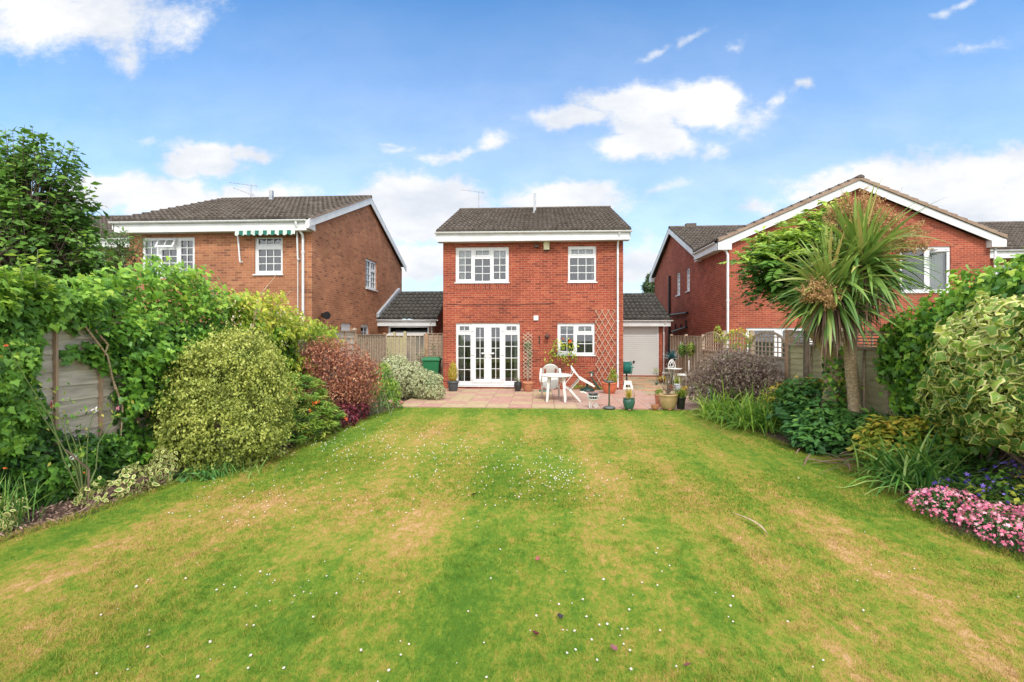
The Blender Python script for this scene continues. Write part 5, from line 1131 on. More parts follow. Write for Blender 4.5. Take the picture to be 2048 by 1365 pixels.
def stems(par, base, tips, mat, r0=.02, name='stem', n=4, sag=.1):
    mb = MB(); b = Vector(base)
    for t in tips:
        t = Vector(t); pts = [b.lerp(t, k / n) + Vector((random.uniform(-.03, .03), random.uniform(-.03, .03), sag * math.sin(PI * k / n))) for k in range(n + 1)]
        pts[0] = b; mb.tube(pts, [r0 * (1 - .75 * k / n) for k in range(n + 1)], 5)
    return mb.build(name, mat, par)
def polyfill(poly, n):
    poly = np.array(poly, float); lo, hi = poly.min(0), poly.max(0); out = []
    while sum(map(len, out)) < n:
        q = lo + (hi - lo) * rng.random((n * 2, 2)); ins = np.zeros(len(q), bool); j = len(poly) - 1
        for i in range(len(poly)):
            a, b = poly[i], poly[j]
            c = ((a[1] > q[:, 1]) != (b[1] > q[:, 1])) & (q[:, 0] < (b[0] - a[0]) * (q[:, 1] - a[1]) / (b[1] - a[1] + 1e-12) + a[0]); ins ^= c; j = i
        out.append(q[ins])
    return np.concatenate(out)[:n]
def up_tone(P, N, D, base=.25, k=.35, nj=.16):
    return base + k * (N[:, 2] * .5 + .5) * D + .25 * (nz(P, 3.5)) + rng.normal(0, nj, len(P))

L_IVY = leaf_mat('ivy_leaf', [(.015, .055, .012), (.045, .15, .02), (.11, .29, .025), (.24, .46, .04), (.40, .55, .06)], .3, .4)
L_LIME = leaf_mat('lime_leaf', [(.03, .10, .015), (.10, .26, .025), (.22, .42, .04), (.38, .52, .06)], .35)
L_TREE = leaf_mat('tree_leaf', [(.04, .12, .02), (.10, .24, .03), (.18, .35, .04), (.30, .45, .06)], .3, .5)
L_TREE2 = leaf_mat('light_tree_leaf', [(.06, .15, .03), (.12, .26, .04), (.22, .38, .06)], .4, .5)
L_BOX = leaf_mat('pale_box_leaf', [(.08, .12, .02), (.23, .30, .045), (.41, .47, .085), (.60, .62, .21)], .2, .5)
L_RED = leaf_mat('berberis_leaf', [(.13, .055, .03), (.30, .11, .055), (.42, .18, .09), (.50, .30, .15)], .25, .5)
L_HONEY = leaf_mat('honeysuckle_leaf', [(.05, .13, .015), (.15, .30, .025), (.34, .46, .04), (.56, .56, .07)], .35)
L_SPURGE = leaf_mat('spurge_leaf', [(.04, .14, .02), (.12, .29, .03), (.28, .42, .05), (.48, .46, .08)], .3)
L_CREAM = leaf_mat('cream_margin', [(.42, .46, .20), (.62, .64, .34), (.75, .74, .50)], .2)
L_CRY = leaf_mat('yellow_cream_margin', [(.40, .42, .12), (.60, .58, .24), (.70, .66, .36)], .2)
L_CREAMG = leaf_mat('variegated_green', [(.02, .09, .03), (.06, .17, .05), (.12, .26, .07)], .25)
L_VG = leaf_mat('large_ivy_centre', [(.03, .11, .02), (.10, .25, .03), (.24, .40, .05), (.46, .54, .08)], .25, .35)
L_VY = leaf_mat('large_ivy_margin', [(.36, .44, .10), (.58, .60, .18), (.70, .70, .32)], .25, .35)
L_PURP = leaf_mat('purple_grey_leaf', [(.13, .09, .07), (.27, .20, .15), (.40, .32, .24), (.24, .26, .12)], .15, .6)
L_DAY = leaf_mat('daylily_blade', [(.05, .17, .02), (.14, .34, .03), (.30, .52, .05), (.50, .64, .12)], .35, .4)
L_DAYD = leaf_mat('dark_daylily_blade', [(.03, .12, .02), (.07, .23, .03), (.17, .38, .05), (.36, .52, .13)], .3, .4)
L_PEONY = leaf_mat('blue_green_leaf', [(.015, .075, .018), (.045, .17, .03), (.11, .28, .045), (.22, .40, .06)], .25, .45)
L_YEL = leaf_mat('yellow_orange_leaf', [(.12, .28, .03), (.30, .42, .04), (.60, .50, .06), (.66, .32, .06)], .3)
L_PALM = leaf_mat('cordyline_leaf', [(.03, .10, .025), (.08, .19, .035), (.18, .31, .05), (.40, .46, .11), (.48, .38, .12)], .2, .35)
L_DEAD = leaf_mat('dead_frond', [(.10, .06, .045), (.26, .17, .12), (.42, .30, .21)], .15, .8)
L_PANI = leaf_mat('seed_panicle', [(.30, .17, .07), (.48, .30, .12), (.62, .44, .18)], .2, .8)
L_PINK = leaf_mat('pink_petal', [(.70, .12, .24), (.85, .26, .40), (.90, .50, .58)], .2)
L_VIO = leaf_mat('violet_petal', [(.08, .05, .35), (.15, .09, .52), (.26, .18, .62)], .2)
L_ORNG = leaf_mat('orange_petal', [(.75, .10, .02), (.85, .22, .05)], .2)
L_WHT = leaf_mat('white_petal', [(.72, .68, .64), (.86, .85, .82)], .2)
L_YF = leaf_mat('golden_conifer_leaf', [(.22, .22, .02), (.45, .38, .04), (.62, .50, .08)], .2)
L_CON = leaf_mat('far_conifer_leaf', [(.03, .07, .02), (.07, .14, .04), (.12, .20, .06)], .2)
L_RDK = leaf_mat('dark_red_leaf', [(.05, .01, .015), (.16, .02, .03), (.35, .05, .07)], .2)
L_GRY = leaf_mat('grey_green_leaf', [(.10, .16, .07), (.22, .28, .13), (.38, .42, .22)], .2)

def wall_mass(par, name, polys, X, out, n, tpl, size, mats, thick=(.05, .35), nrm=(1, 0, .35), tone0=.3, hole=(), dead=.0, clump=.5, **kw):
    """leaf mass on a fence plane: polygons measured on the plane X; thickness real"""
    P = []
    areas = []
    pp = []
    for poly in polys:
        q = [PX(x, y, X) for x, y in poly]; a = [(v.y, v.z) for v in q]; pp.append(a); areas.append(abs(sum(a[i][0] * a[i - 1][1] - a[i - 1][0] * a[i][1] for i in range(len(a)))) / 2)
    for a, ar in zip(pp, areas):
        q = polyfill(a, int(n * ar / sum(areas))); P.append(q)
    q = np.concatenate(P); m = len(q)
    no = np.array([mnoise.noise(Vector((a * 2.2, b * 2.2, 0))) + .6 * mnoise.noise(Vector((a * 6, b * 6, 3))) for a, b in q]); keep = rng.random(m) < np.clip(.75 + clump * no * 1.6, .12, 1)
    q, no = q[keep], no[keep]; m = len(q); dp = rng.random(m) ** .7
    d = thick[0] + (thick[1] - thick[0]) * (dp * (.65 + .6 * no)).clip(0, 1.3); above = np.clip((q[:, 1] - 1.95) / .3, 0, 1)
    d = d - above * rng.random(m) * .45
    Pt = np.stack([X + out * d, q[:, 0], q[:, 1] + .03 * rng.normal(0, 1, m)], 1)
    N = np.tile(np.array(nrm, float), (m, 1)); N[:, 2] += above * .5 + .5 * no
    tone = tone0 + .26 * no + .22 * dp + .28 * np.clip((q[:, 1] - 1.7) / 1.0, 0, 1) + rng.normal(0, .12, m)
    return leaves(name, Pt, N, size, tpl, mats, par, tone, **kw)

# ---- ivy on the left fence
iv = thing('ivy_hedge', 'dense mass of glossy green ivy smothering the left fence and rising above it', 'ivy', (XL, 6, 0))
ptop = [(130, 590), (150, 552), (185, 560), (205, 540), (240, 532), (262, 545), (290, 525), (318, 508), (345, 530), (375, 528), (400, 545), (432, 575), (470, 600), (520, 640), (560, 680), (600, 760), (600, 850), (330, 960), (230, 880), (215, 800), (218, 720), (200, 690), (160, 655), (100, 640), (60, 640), (60, 600)]
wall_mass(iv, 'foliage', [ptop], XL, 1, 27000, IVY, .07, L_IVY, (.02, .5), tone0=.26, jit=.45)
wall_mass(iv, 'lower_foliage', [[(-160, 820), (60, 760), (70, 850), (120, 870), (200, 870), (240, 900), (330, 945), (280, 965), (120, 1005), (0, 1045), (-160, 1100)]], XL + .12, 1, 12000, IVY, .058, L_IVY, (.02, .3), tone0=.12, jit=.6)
wall_mass(iv, 'stray_shoot', [[(100, 715), (150, 690), (158, 715), (110, 722)], [(155, 690), (230, 680), (230, 740), (160, 725)], [(110, 650), (150, 650), (150, 670)]], XL, 1, 420, IVY, .07, L_IVY, (.03, .12), tone0=.2, jit=.5)
mb = MB()
for (x0, y0, x1, y1) in ((160, 640, 230, 780), (30, 690, 45, 640), (55, 640, 20, 720), (215, 730, 240, 900), (190, 660, 205, 720), (60, 830, 45, 960)):
    a, b = PX(x0, y0, XL + .1), PX(x1, y1, XL + .12); m_ = (a + b) / 2 + Vector((.05, .08, 0)); mb.tube([a, m_, b], [.014, .012, .007], 6)
mb.build('vine_stem', BARK, iv)
lm = thing('climbing_shrub', 'bright lime leaved climber with upright shoots at the far left of the fence', 'climbing plant', (XL, 4.3, 0))
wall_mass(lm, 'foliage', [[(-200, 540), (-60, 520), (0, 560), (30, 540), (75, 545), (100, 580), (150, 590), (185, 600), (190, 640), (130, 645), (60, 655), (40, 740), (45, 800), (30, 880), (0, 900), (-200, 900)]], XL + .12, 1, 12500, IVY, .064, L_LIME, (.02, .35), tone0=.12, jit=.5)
P, D_ = [], []
mb = MB()
for (x0, y0, x1, y1) in ((48, 570, 36, 512), (70, 575, 76, 500), (20, 580, 8, 540), (90, 590, 98, 560), (-20, 570, -30, 520)):
    a, b = PX(x0, y0, XL + .3), PX(x1, y1, XL + .3); mb.tube([a, b], [.01, .004], 5)
    for k in range(14):
        t = k / 13; p = a.lerp(b, t)
        for s in range(2): P.append(p); ang = rng.random() * 6.28; D_.append((math.cos(ang), math.sin(ang), .2))
mb.build('shoot', TWIGG, lm); D_ = np.array(D_); leaves('shoot_leaf', P, np.cross(D_, np.cross([[0, 0, 1.]] * len(P), D_)) + .01, .09, OVAL, L_LIME, lm, .6 + .4 * rng.random(len(P)), tipdir=D_, dj=.2)
# rose stems and blooms in front
ro = thing('rose_bush', 'straggly rose with a few red, white and orange blooms in front of the ivy', 'rose bush', (-5.1, 4.9, 0))
tips = [PX(x, y, -5.25) for x, y in ((105, 808), (130, 830), (190, 820), (60, 780), (235, 815), (15, 690), (160, 860), (145, 915))]
stems(ro, (-5.2, 5.0, 0), tips, TWIGG, .011)
stp = PX(132, 1015, -4.9); mbx = MB(); mbx.tube([(-4.95, 4.82, 0), (-4.97, 4.84, .4), PX(131, 900, -5.0)], [.014, .012, .008], 6); mbx.build('stem', TWIG, ro)
P = np.array([tuple(t) for t in tips for _ in range(24)]) + rng.normal(0, .09, (24 * len(tips), 3)); leaves('foliage', P, rng.normal(0, 1, P.shape) + np.array([.6, -.5, .5]), .05, OVAL, L_SPURGE, ro)
for (x, y, m_, s) in ((103, 808, L_RDK, .05), (190, 818, L_WHT, .06), (148, 913, L_WHT, .05), (12, 690, L_ORNG, .03), (235, 815, L_PINK, .035), (10, 937, L_ORNG, .02), (170, 945, L_ORNG, .02)):
    c = np.array(PX(x, y, -5.05)); P = c + rng.normal(0, s * .2, (14, 3)); leaves('rose_bloom', P, P - c + np.array([.01, -.01, .01]), s * .55, OVAL, m_, ro)
# ---- rounded pale box bush
def simple_shrub(name, label, cat, bl, n, tpl, size, mats, tone_kw=None, shell=(.72, 1.03), amp=.1, fr=2.2, core=None, stem_mat=TWIG, base=None, jit=.55, ns=10, up=-1, gap=.42, gapf=3.2, **kw):
    c0 = bl[0][0]; t = thing(name, label, cat, (c0[0], c0[1], 0))
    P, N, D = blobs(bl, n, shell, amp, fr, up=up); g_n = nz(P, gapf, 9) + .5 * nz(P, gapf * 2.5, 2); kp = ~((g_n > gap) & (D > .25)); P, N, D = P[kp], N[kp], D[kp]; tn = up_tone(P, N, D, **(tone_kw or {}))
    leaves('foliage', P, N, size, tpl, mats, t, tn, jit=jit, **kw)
    tips = [np.array(c) + unit(rng.normal(0, 1, (1, 3)))[0] * np.array(r) * .75 for c, r in bl for _ in range(max(2, ns // len(bl)))]
    tips = [p for p in tips if p[2] > .08]
    stems(t, base or (c0[0], c0[1], -.02), tips, stem_mat, max(.008, .02 * bl[0][1][2]), sag=.03)
    return t
bx = [((-4.78, 6.85, .78), (.92, .85, 1.05)), ((-4.6, 6.5, .45), (.85, .7, .55)), ((-4.75, 7.0, 1.3), (.66, .62, .66))]
t = simple_shrub('rounded_bush', 'large rounded pale yellow green bush clipped into a dome left of the lawn', 'bush', bx, 52000, SMALL, .04, L_BOX, dict(base=.22, k=.42, nj=.13), (.55, 1.05), .17, 4.6, gap=.33, gapf=4.0, jit=.95, ns=24)
# low edging plants left
simple_shrub('variegated_shrub', 'low cream and green variegated shrub by the bark chips on the left', 'shrub', [((-4.95, 4.95, .1), (.22, .22, .16)), ((-4.86, 5.3, .12), (.2, .3, .2)), ((-4.8, 5.65, .2), (.14, .15, .24))], 620, OVALV, .06, [L_LIME, L_CRY], jit=.7)
simple_shrub('variegated_shrub', 'small cream edged shrub cut by the left edge of the photo', 'shrub', [((-5.3, 4.15, .12), (.26, .25, .22))], 480, OVALV, .06, [L_LIME, L_CRY], jit=.7)
# bark chips
CH_ = leaf_mat('bark_chip', [(.07, .045, .03), (.22, .14, .10), (.42, .30, .22)], 0, .9)
n = 5200; y = 3.4 + 6.6 * rng.random(n) ** 1.3; xr_ = np.interp(y, [p[1] for p in LE], [p[0] for p in LE]); x = xr_ - .01 - rng.random(n) ** 1.3 * .75
P = np.stack([x, y, .0 + .02 * rng.random(n)], 1); c_ = leaves('bark_chips', P, np.tile([0, 0, 1.], (n, 1)), .05, LANCE, CH_, None, jit=.35, droop=(0, 0, 0), dj=1, sj=.5); tag(c_, 'brown bark chip mulch along the edge of the left border', 'mulch', kind='stuff')
# straps: generic arching leaves
def straps(name, base_fn, n, length, width, mats, parent, el=(35, 85), grav=.9, segs=7, tone=None, ls=.25, azf=None, fold=.25):
    vs = np.zeros((n, segs + 1, 3, 3)); tones = np.zeros(n)
    for i in range(n):
        b = np.array(base_fn()); az = azf() if azf else rng.random() * 2 * PI; e = math.radians(el[0] + (el[1] - el[0]) * rng.random()); Ln = length * (1 + rng.normal(0, ls)); Ln = max(Ln, length * .35)
        d = np.array([math.cos(az) * math.cos(e), math.sin(az) * math.cos(e), math.sin(e)]); side = np.array([-math.sin(az), math.cos(az), 0]); tw = rng.normal(0, .3)
        side = side * math.cos(tw) + np.cross(d, side) * math.sin(tw)
        p = b.copy(); st = Ln / segs; g = grav * (1 + rng.normal(0, .25))
        for k in range(segs + 1):
            t = k / segs; w = width * min(1, .45 + t * 2.2) * (1 - t ** 2.2) ** .8 * .5 if k < segs else .0005
            nn = np.cross(side, d); vs[i, k, 0] = p - side * w + nn * w * fold; vs[i, k, 1] = p; vs[i, k, 2] = p + side * w + nn * w * fold
            p = p + d * st; d = d + np.array([0, 0, -g * st / max(Ln, .01) * 1.0]) ; d = d / np.linalg.norm(d)
            if p[2] < .015: p[2] = .015
        tones[i] = rng.random() if tone is None else tone(e)
    base = (np.arange(n) * (segs + 1) * 3)[:, None, None]; k = np.arange(segs)[None, :, None] * 3
    q = np.array([[0, 1, 4, 3], [1, 2, 5, 4]])
    Fc = (base[:, :, :, None] + k[:, :, :, None] + q[None, None]).reshape(-1, 4) if False else np.concatenate([(base + k + np.array(r_)[None, None]).reshape(-1, 4) for r_ in q])
    tt = np.repeat(tones, (segs + 1) * 3)
    return raw_mesh(name, vs.reshape(-1, 3), Fc, mats, parent, tt)
def tuft(name, label, cat, c, r, n, L_, w, mats, el=(35, 85), grav=1.3, **kw):
    t = thing(name, label, cat, (c[0], c[1], 0))
    straps('blade', lambda: (c[0] + rng.normal(0, r[0]), c[1] + rng.normal(0, r[1]), .01), n, L_, w, mats, t, el, grav, **kw); return t
tuft('grass_tuft', 'tall soft grass clump growing out of the ivy at the far left edge', 'grass clump', (-5.2, 4.2), (.1, .12), 70, .5, .012, L_DAYD, (55, 88), .8)
tuft('grass_tuft', 'low grass tuft at the foot of the rounded pale bush', 'grass clump', (-4.25, 6.0), (.25, .12), 160, .22, .01, L_DAYD, (30, 80), 1.2)
simple_shrub('fern', 'flat dark green seedlings between bark chips and the rounded pale bush', 'plant', [((-4.5, 5.85, .03), (.35, .2, .1))], 300, LANCE, .12, L_PEONY, jit=.6, ns=4)
# ---- honeysuckle
hs = thing('honeysuckle', 'yellow green honeysuckle with cream flowers sprawling over the left fence', 'climbing plant', (XL, 9.5, 0))
hp = [(430, 600), (455, 590), (480, 583), (510, 588), (530, 580), (560, 600), (590, 618), (605, 640), (650, 645), (668, 655), (640, 668), (648, 700), (620, 690), (590, 668), (575, 690), (590, 760), (560, 760), (520, 720), (470, 660), (430, 640)]
wall_mass(hs, 'foliage', [hp], XL + .05, 1, 6200, OVAL, .10, L_HONEY, (.02, .6), tone0=.35, jit=.6, clump=.7)
pts = [PX(x, y, XL + .55) for x, y in zip(rng.uniform(455, 620, 70), rng.uniform(600, 700, 70))]; pts = [p for p in pts if p.z < 2.75 - .28 * max(0, p.y - 8.5)]
P = np.repeat(np.array([tuple(p) for p in pts]), 4, 0) + rng.normal(0, .035, (4 * len(pts), 3)); leaves('flower', P, rng.normal(0, 1, P.shape), .05, LANCE, leaf_mat('honeysuckle_flower', [(.72, .45, .30), (.78, .70, .36), (.80, .62, .55)], .2), hs)['kind'] = 'stuff'
st_pts = [PX(x, y, XL + .3) for x, y in ((520, 590), (545, 560), (556, 545))]; mb = MB(); mb.tube(st_pts, [.01, .007, .003], 5); mb.tube([PX(x, y, XL + .4) for x, y in ((500, 690), (505, 660), (512, 620), (516, 600))], [.02, .02, .015, .01], 6); mb.tube([PX(x, y, XL + .3) for x, y in ((560, 605), (578, 585), (592, 578))], [.008, .006, .003], 5)
mb.tube([(XL + .15, 9.2, 0), (XL + .2, 9.3, 1.0), (XL + .25, 9.2, 1.9)], [.03, .025, .02], 7); mb.build('stem', BARK, hs)
# ---- spurge with orange flowers
sp_ = thing('spurge', 'feathery green plant with small orange flowers between pale bush and red bush', 'plant', (-4.35, 8.1, 0))
P, N, D = blobs([((-4.35, 8.0, .35), (.6, .6, .5)), ((-4.75, 8.7, .65), (.6, .6, .45)), ((-4.3, 7.5, .25), (.38, .4, .32)), ((-4.25, 8.6, .3), (.45, .5, .35))], 420, (.8, 1.02), .1); 
heads = P; reps = 22; PP = np.repeat(heads, reps, 0); ang = rng.random(len(PP)) * 2 * PI; ta = np.stack([np.cos(ang), np.sin(ang), rng.normal(.25, .3, len(PP))], 1)
leaves('foliage', PP + rng.normal(0, .02, PP.shape), np.tile([0, 0, 1.], (len(PP), 1)) + rng.normal(0, .2, PP.shape), .10, LANCE, L_SPURGE, sp_, np.repeat(.15 + .55 * D + rng.normal(0, .15, len(heads)), reps), tipdir=ta, dj=.15, jit=.2)
stems(sp_, (-4.4, 8.1, 0), [heads[i] for i in range(0, len(heads), 12)], TWIGG, .012)
for (x, y) in ((692, 838), (583, 795), (628, 806), (621, 821), (606, 869), (579, 786), (636, 803)):
    d_ = ray(x, y); c = np.array(PY(x, y, 7.75 if x < 640 else 8.2)); P = c + rng.normal(0, .015, (12, 3)); leaves('flower', P, P - c + [0, 0, .01], .032, SMALL, L_ORNG, sp_)
# ---- red berberis
bb = [((-4.75, 10.4, .95), (.82, .8, .78)), ((-5.05, 10.5, 1.3), (.5, .5, .48)), ((-4.12, 10.35, .8), (.5, .55, .6)), ((-4.6, 10.2, .5), (.7, .7, .45))]
t = simple_shrub('berberis', 'dark red barberry bush with fine leaves in front of the wooden fence', 'bush', bb, 13000, SMALL, .05, L_RED, dict(base=.3, k=.35, nj=.25), (.45, 1.12), .2, 3.8, jit=.9, ns=110)
tw = MB()
for i in range(320):
    b, r = bb[i % 4]; d = unit(rng.normal(0, 1, (1, 3)))[0]; p0 = np.array(b) + d * np.array(r) * .5; p1 = np.array(b) + d * np.array(r) * rng.uniform(1.02, 1.25) + np.array([0, 0, -.05]); 
    if p1[2] > .1: tw.tube([p0, (p0 + p1) / 2 + [0, 0, .03], p1], [.007, .005, .002], 4)
tw.build('twig', simple('berberis_twig', (.34, .15, .10), (.24, .10, .08)), t)
simple_shrub('heuchera', 'low crimson plant with pink flecks under the red barberry bush', 'plant', [((-4.15, 9.6, .2), (.28, .25, .25)), ((-3.95, 9.9, .2), (.22, .3, .22)), ((-4.0, 9.3, .1), (.25, .3, .16))], 1300, OVAL, .06, L_RDK, dict(base=.15, k=.3, nj=.25))
tuft('grass_tuft', 'grey green stems tuft at the right foot of the red bush', 'grass clump', (-3.95, 10.7), (.18, .2), 150, .5, .014, L_GRY, (35, 85), .7)
simple_shrub('fern', 'green ferny plant between red bush and variegated shrub', 'plant', [((-4.0, 12.0, .35), (.35, .35, .4)), ((-4.35, 12.6, .5), (.3, .3, .6))], 1900, LANCE, .10, L_SPURGE, jit=.7)
simple_shrub('geranium', 'low plant with two bright pink and red flowers beside the patio corner', 'plant', [((-3.7, 11.55, .1), (.25, .2, .18))], 380, OVAL, .05, L_SPURGE)
for (x, y, c) in ((785, 806, L_ORNG), (801, 804, L_PINK), (783, 801, L_PINK)):
    p = np.array(PY(x, y, 11.5)); P = p + rng.normal(0, .02, (16, 3)); leaves('flower', P, P - p + [0, -.01, .01], .045, SMALL, c, bpy.data.objects['geranium'])
simple_shrub('euonymus', 'cream and green variegated shrub beside the patio and green bin', 'shrub', [((-4.0, 13.4, .55), (.75, .55, .55)), ((-3.3, 13.3, .42), (.5, .5, .42)), ((-4.35, 13.8, .75), (.5, .5, .5)), ((-2.98, 13.1, .25), (.28, .3, .26))], 8200, OVALV, .062, [L_CREAMG, L_CREAM], dict(base=.3, k=.35, nj=.2), jit=.7, ns=20)
# climbing shoot on the far fence
vs_ = thing('climbing_shoot', 'thin twining shoots with small leaves on the fence by the green bin', 'climbing plant', (-4.6, 16.6, 0))
tipsv = [PY(x, y, 16.6) for x, y in ((780, 705), (783, 735), (840, 715), (868, 692), (866, 712), (846, 704))]; stems(vs_, (-4.9, 16.6, 0), tipsv, TWIG, .01)
P = np.array([tuple(p) for p in tipsv for _ in range(26)]) + rng.normal(0, .09, (26 * len(tipsv), 3)); leaves('foliage', P, rng.normal(0, 1, P.shape) + [0, -1, 0], .06, OVAL, L_GRY, vs_)

# ---- tree top left
def tree(name, label, base, trunk, crown, ntw, nleaf, lsize, tpl, lmat, bark, r0=.12, shell=(.55, 1.05), tw_r=.012, tone_kw=None, droop=(0, 0, -1), spray=.32):
    t = thing(name, label, 'tree', base); mb = MB(); b = Vector(base); tp = [b + Vector(p) for p in trunk]; n = len(tp)
    mb.tube(tp, [r0 * (1 - .6 * k / (n - 1)) for k in range(n)], 10); tk = mb.build('trunk', bark, t)
    P, N, D = blobs(crown, ntw, shell, .16, 2.0, zmin=.3); br = MB(); LP, LN, LD, LT_ = [], [], [], []
    for p, nn, dd in zip(P, N, D):
        k = min(n - 1, max(1, int(n * (.35 + .6 * random.random())))); s = tp[k].lerp(tp[k - 1], random.random()); e = Vector(p)
        m_ = s.lerp(e, .5) + Vector((random.uniform(-.15, .15), random.uniform(-.15, .15), .15 + random.uniform(-.1, .15))); m2 = m_.lerp(e, .55) + Vector((0, 0, .08)); pts = [s, m_, m2, e]
        br.tube(pts, [tw_r * 1.8, tw_r, tw_r * .6, tw_r * .25], 4, cap=False)
        dirv = (e - m_).normalized()
        for j in range(nleaf):
            f = 1 - spray * 1.6 * random.random(); q = (m_.lerp(e, f)) if random.random() < .8 else m2.lerp(e, random.random()) ; 
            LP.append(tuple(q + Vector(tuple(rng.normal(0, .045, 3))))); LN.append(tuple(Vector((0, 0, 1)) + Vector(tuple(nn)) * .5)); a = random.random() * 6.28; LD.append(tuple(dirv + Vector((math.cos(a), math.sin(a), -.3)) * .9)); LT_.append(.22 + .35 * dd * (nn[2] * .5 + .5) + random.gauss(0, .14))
    br.build('branch', bark, t)
    leaves('crown', LP, LN, lsize, tpl, lmat, t, np.array(LT_) + .2 * nz(LP, 1.8), tipdir=LD, dj=.3, jit=.35)
    return t
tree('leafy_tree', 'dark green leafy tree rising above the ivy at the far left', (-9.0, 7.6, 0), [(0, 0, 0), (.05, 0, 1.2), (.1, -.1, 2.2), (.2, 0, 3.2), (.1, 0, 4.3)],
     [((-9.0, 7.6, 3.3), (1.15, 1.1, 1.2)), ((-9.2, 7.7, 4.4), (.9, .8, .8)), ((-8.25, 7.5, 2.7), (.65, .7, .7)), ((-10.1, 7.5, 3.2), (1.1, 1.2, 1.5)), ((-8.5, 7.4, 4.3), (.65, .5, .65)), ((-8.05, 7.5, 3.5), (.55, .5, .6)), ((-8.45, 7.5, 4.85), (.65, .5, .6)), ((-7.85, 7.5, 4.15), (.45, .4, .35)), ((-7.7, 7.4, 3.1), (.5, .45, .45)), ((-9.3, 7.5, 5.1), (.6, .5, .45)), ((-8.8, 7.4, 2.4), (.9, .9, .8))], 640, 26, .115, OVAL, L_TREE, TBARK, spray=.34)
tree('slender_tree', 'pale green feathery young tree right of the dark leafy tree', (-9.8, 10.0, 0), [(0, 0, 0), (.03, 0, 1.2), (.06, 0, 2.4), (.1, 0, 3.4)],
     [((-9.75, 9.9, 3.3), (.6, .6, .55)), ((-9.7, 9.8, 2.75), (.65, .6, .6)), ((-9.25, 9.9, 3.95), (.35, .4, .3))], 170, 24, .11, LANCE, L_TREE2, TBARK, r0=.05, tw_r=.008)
# ---- far conifer
cf = thing('conifer', 'distant dark green conifer showing between the middle and right houses', 'tree', (8.4, 36, 0))
mb = MB(); mb.tube([(8.4, 36, 0), (8.4, 36, 6.3)], [.2, .04], 8); mb.build('trunk', TBARK, cf)
P, D_ = [], []
for i in range(7000):
    z = 1.5 + 4.9 * rng.random(); r = (6.6 - z) * .42 * (0.5 + .5 * rng.random()) * (1 + .35 * math.sin(z * 7)); a = rng.random() * 2 * PI; P.append((8.4 + r * math.cos(a), 36 + r * math.sin(a), z - .12 * r)); D_.append((math.cos(a), math.sin(a), -.1))
leaves('crown', P, np.array(D_) * .4 + [0, 0, 1], .26, LANCE, L_CON, cf, tipdir=D_)
simple_shrub('garden_tree', 'light green round tree beside the distant conifer behind the right garage', 'tree', [((10.0, 38, 4.2), (1.5, 1.2, 1.6)), ((7.3, 37, 3.6), (1.0, 1.0, 1.2))], 5000, OVAL, .26, L_TREE2, base=(9.5, 38, 0), ns=12)

# ---- right side
simple_shrub('heather_shrub', 'wide purple grey twiggy shrub in front of the trellis fence', 'bush', [((4.65, 11.7, .85), (.85, .7, .6)), ((5.05, 11.0, .8), (.45, .6, .6)), ((4.2, 12.3, .55), (.5, .5, .45)), ((4.9, 12.2, 1.15), (.5, .5, .4))], 11000, SMALL, .055, L_PURP, dict(base=.35, k=.3, nj=.25), (.5, 1.08), .14, 3.4, jit=.9, ns=60)
tw = MB(); t = bpy.data.objects['heather_shrub']
for i in range(110):
    d = unit(rng.normal(0, 1, (1, 3)))[0]; d[2] = abs(d[2]); p1 = np.array([4.7, 11.7, .75]) + d * np.array([.95, .85, .85]) * rng.uniform(.85, 1.12); p0 = np.array([4.7, 11.7, .2]); tw.tube([p0, (p0 * .4 + p1 * .6) + [0, 0, .05], p1], [.008, .005, .002], 4)
tw.build('twig', simple('grey_twig', (.30, .22, .18), (.2, .14, .12)), t)
P = np.array([tuple(PY(x, y, 11.3)) for x, y in zip(rng.uniform(1380, 1425, 40), rng.uniform(765, 805, 40))]); leaves('white_leaf', P, rng.normal(0, 1, P.shape) + [0, -.5, 1], .07, LANCE, L_WHT, t)
for i, (c, nn, lab) in enumerate((((4.15, 10.6), 200, 'arching light green daylily clump nearest the patio'), ((4.45, 9.6), 220, 'arching light green daylily clump between patio clump and dark leafy plant'), ((4.9, 10.1), 120, 'taller daylily clump against the right fence behind the others'))):
    o = tuft('daylily', lab, 'daylily', c, (.26, .24), int(nn * 1.6), .74, .03, L_DAY, (35, 82), 1.9); o['group'] = 'light green daylily clumps'
def leafclump(name, label, bl, nh, rep, size, mats, tpl=OVAL, cat='plant', **kw):
    t = thing(name, label, cat, (bl[0][0][0], bl[0][0][1], 0)); H, N, D = blobs(bl, nh, (.6, 1.02), .12, 2.5)
    PP = np.repeat(H, rep, 0); a = rng.random(len(PP)) * 2 * PI; d = np.stack([np.cos(a), np.sin(a), rng.normal(0, .2, len(PP))], 1)
    leaves('foliage', PP + d * size * .5, np.repeat(N, rep, 0) * .4 + [0, 0, .8], size, tpl, mats, t, np.repeat(.2 + .5 * D * (N[:, 2] * .5 + .5) + rng.normal(0, .14, len(H)), rep), tipdir=d, dj=.2, jit=.3)
    stems(t, (bl[0][0][0], bl[0][0][1], 0), [H[i] for i in range(0, len(H), max(1, len(H) // 25))], TWIGG, .01); return t
leafclump('peony', 'dark blue green leafy clump in front of the palm trunk', [((4.75, 8.2, .38), (.5, .55, .42)), ((5.1, 7.7, .3), (.42, .4, .38)), ((4.95, 8.9, .55), (.5, .5, .5)), ((4.5, 7.75, .2), (.35, .35, .26))], 640, 9, .115, L_PEONY)
leafclump('orange_leaf_shrub', 'shrub turning orange and yellow above the blue green clump by the fence', [((4.75, 9.4, .6), (.38, .4, .3)), ((5.15, 9.2, .8), (.35, .3, .25)), ((5.3, 8.6, 1.0), (.22, .3, .22))], 170, 7, .085, L_YEL, cat='shrub')
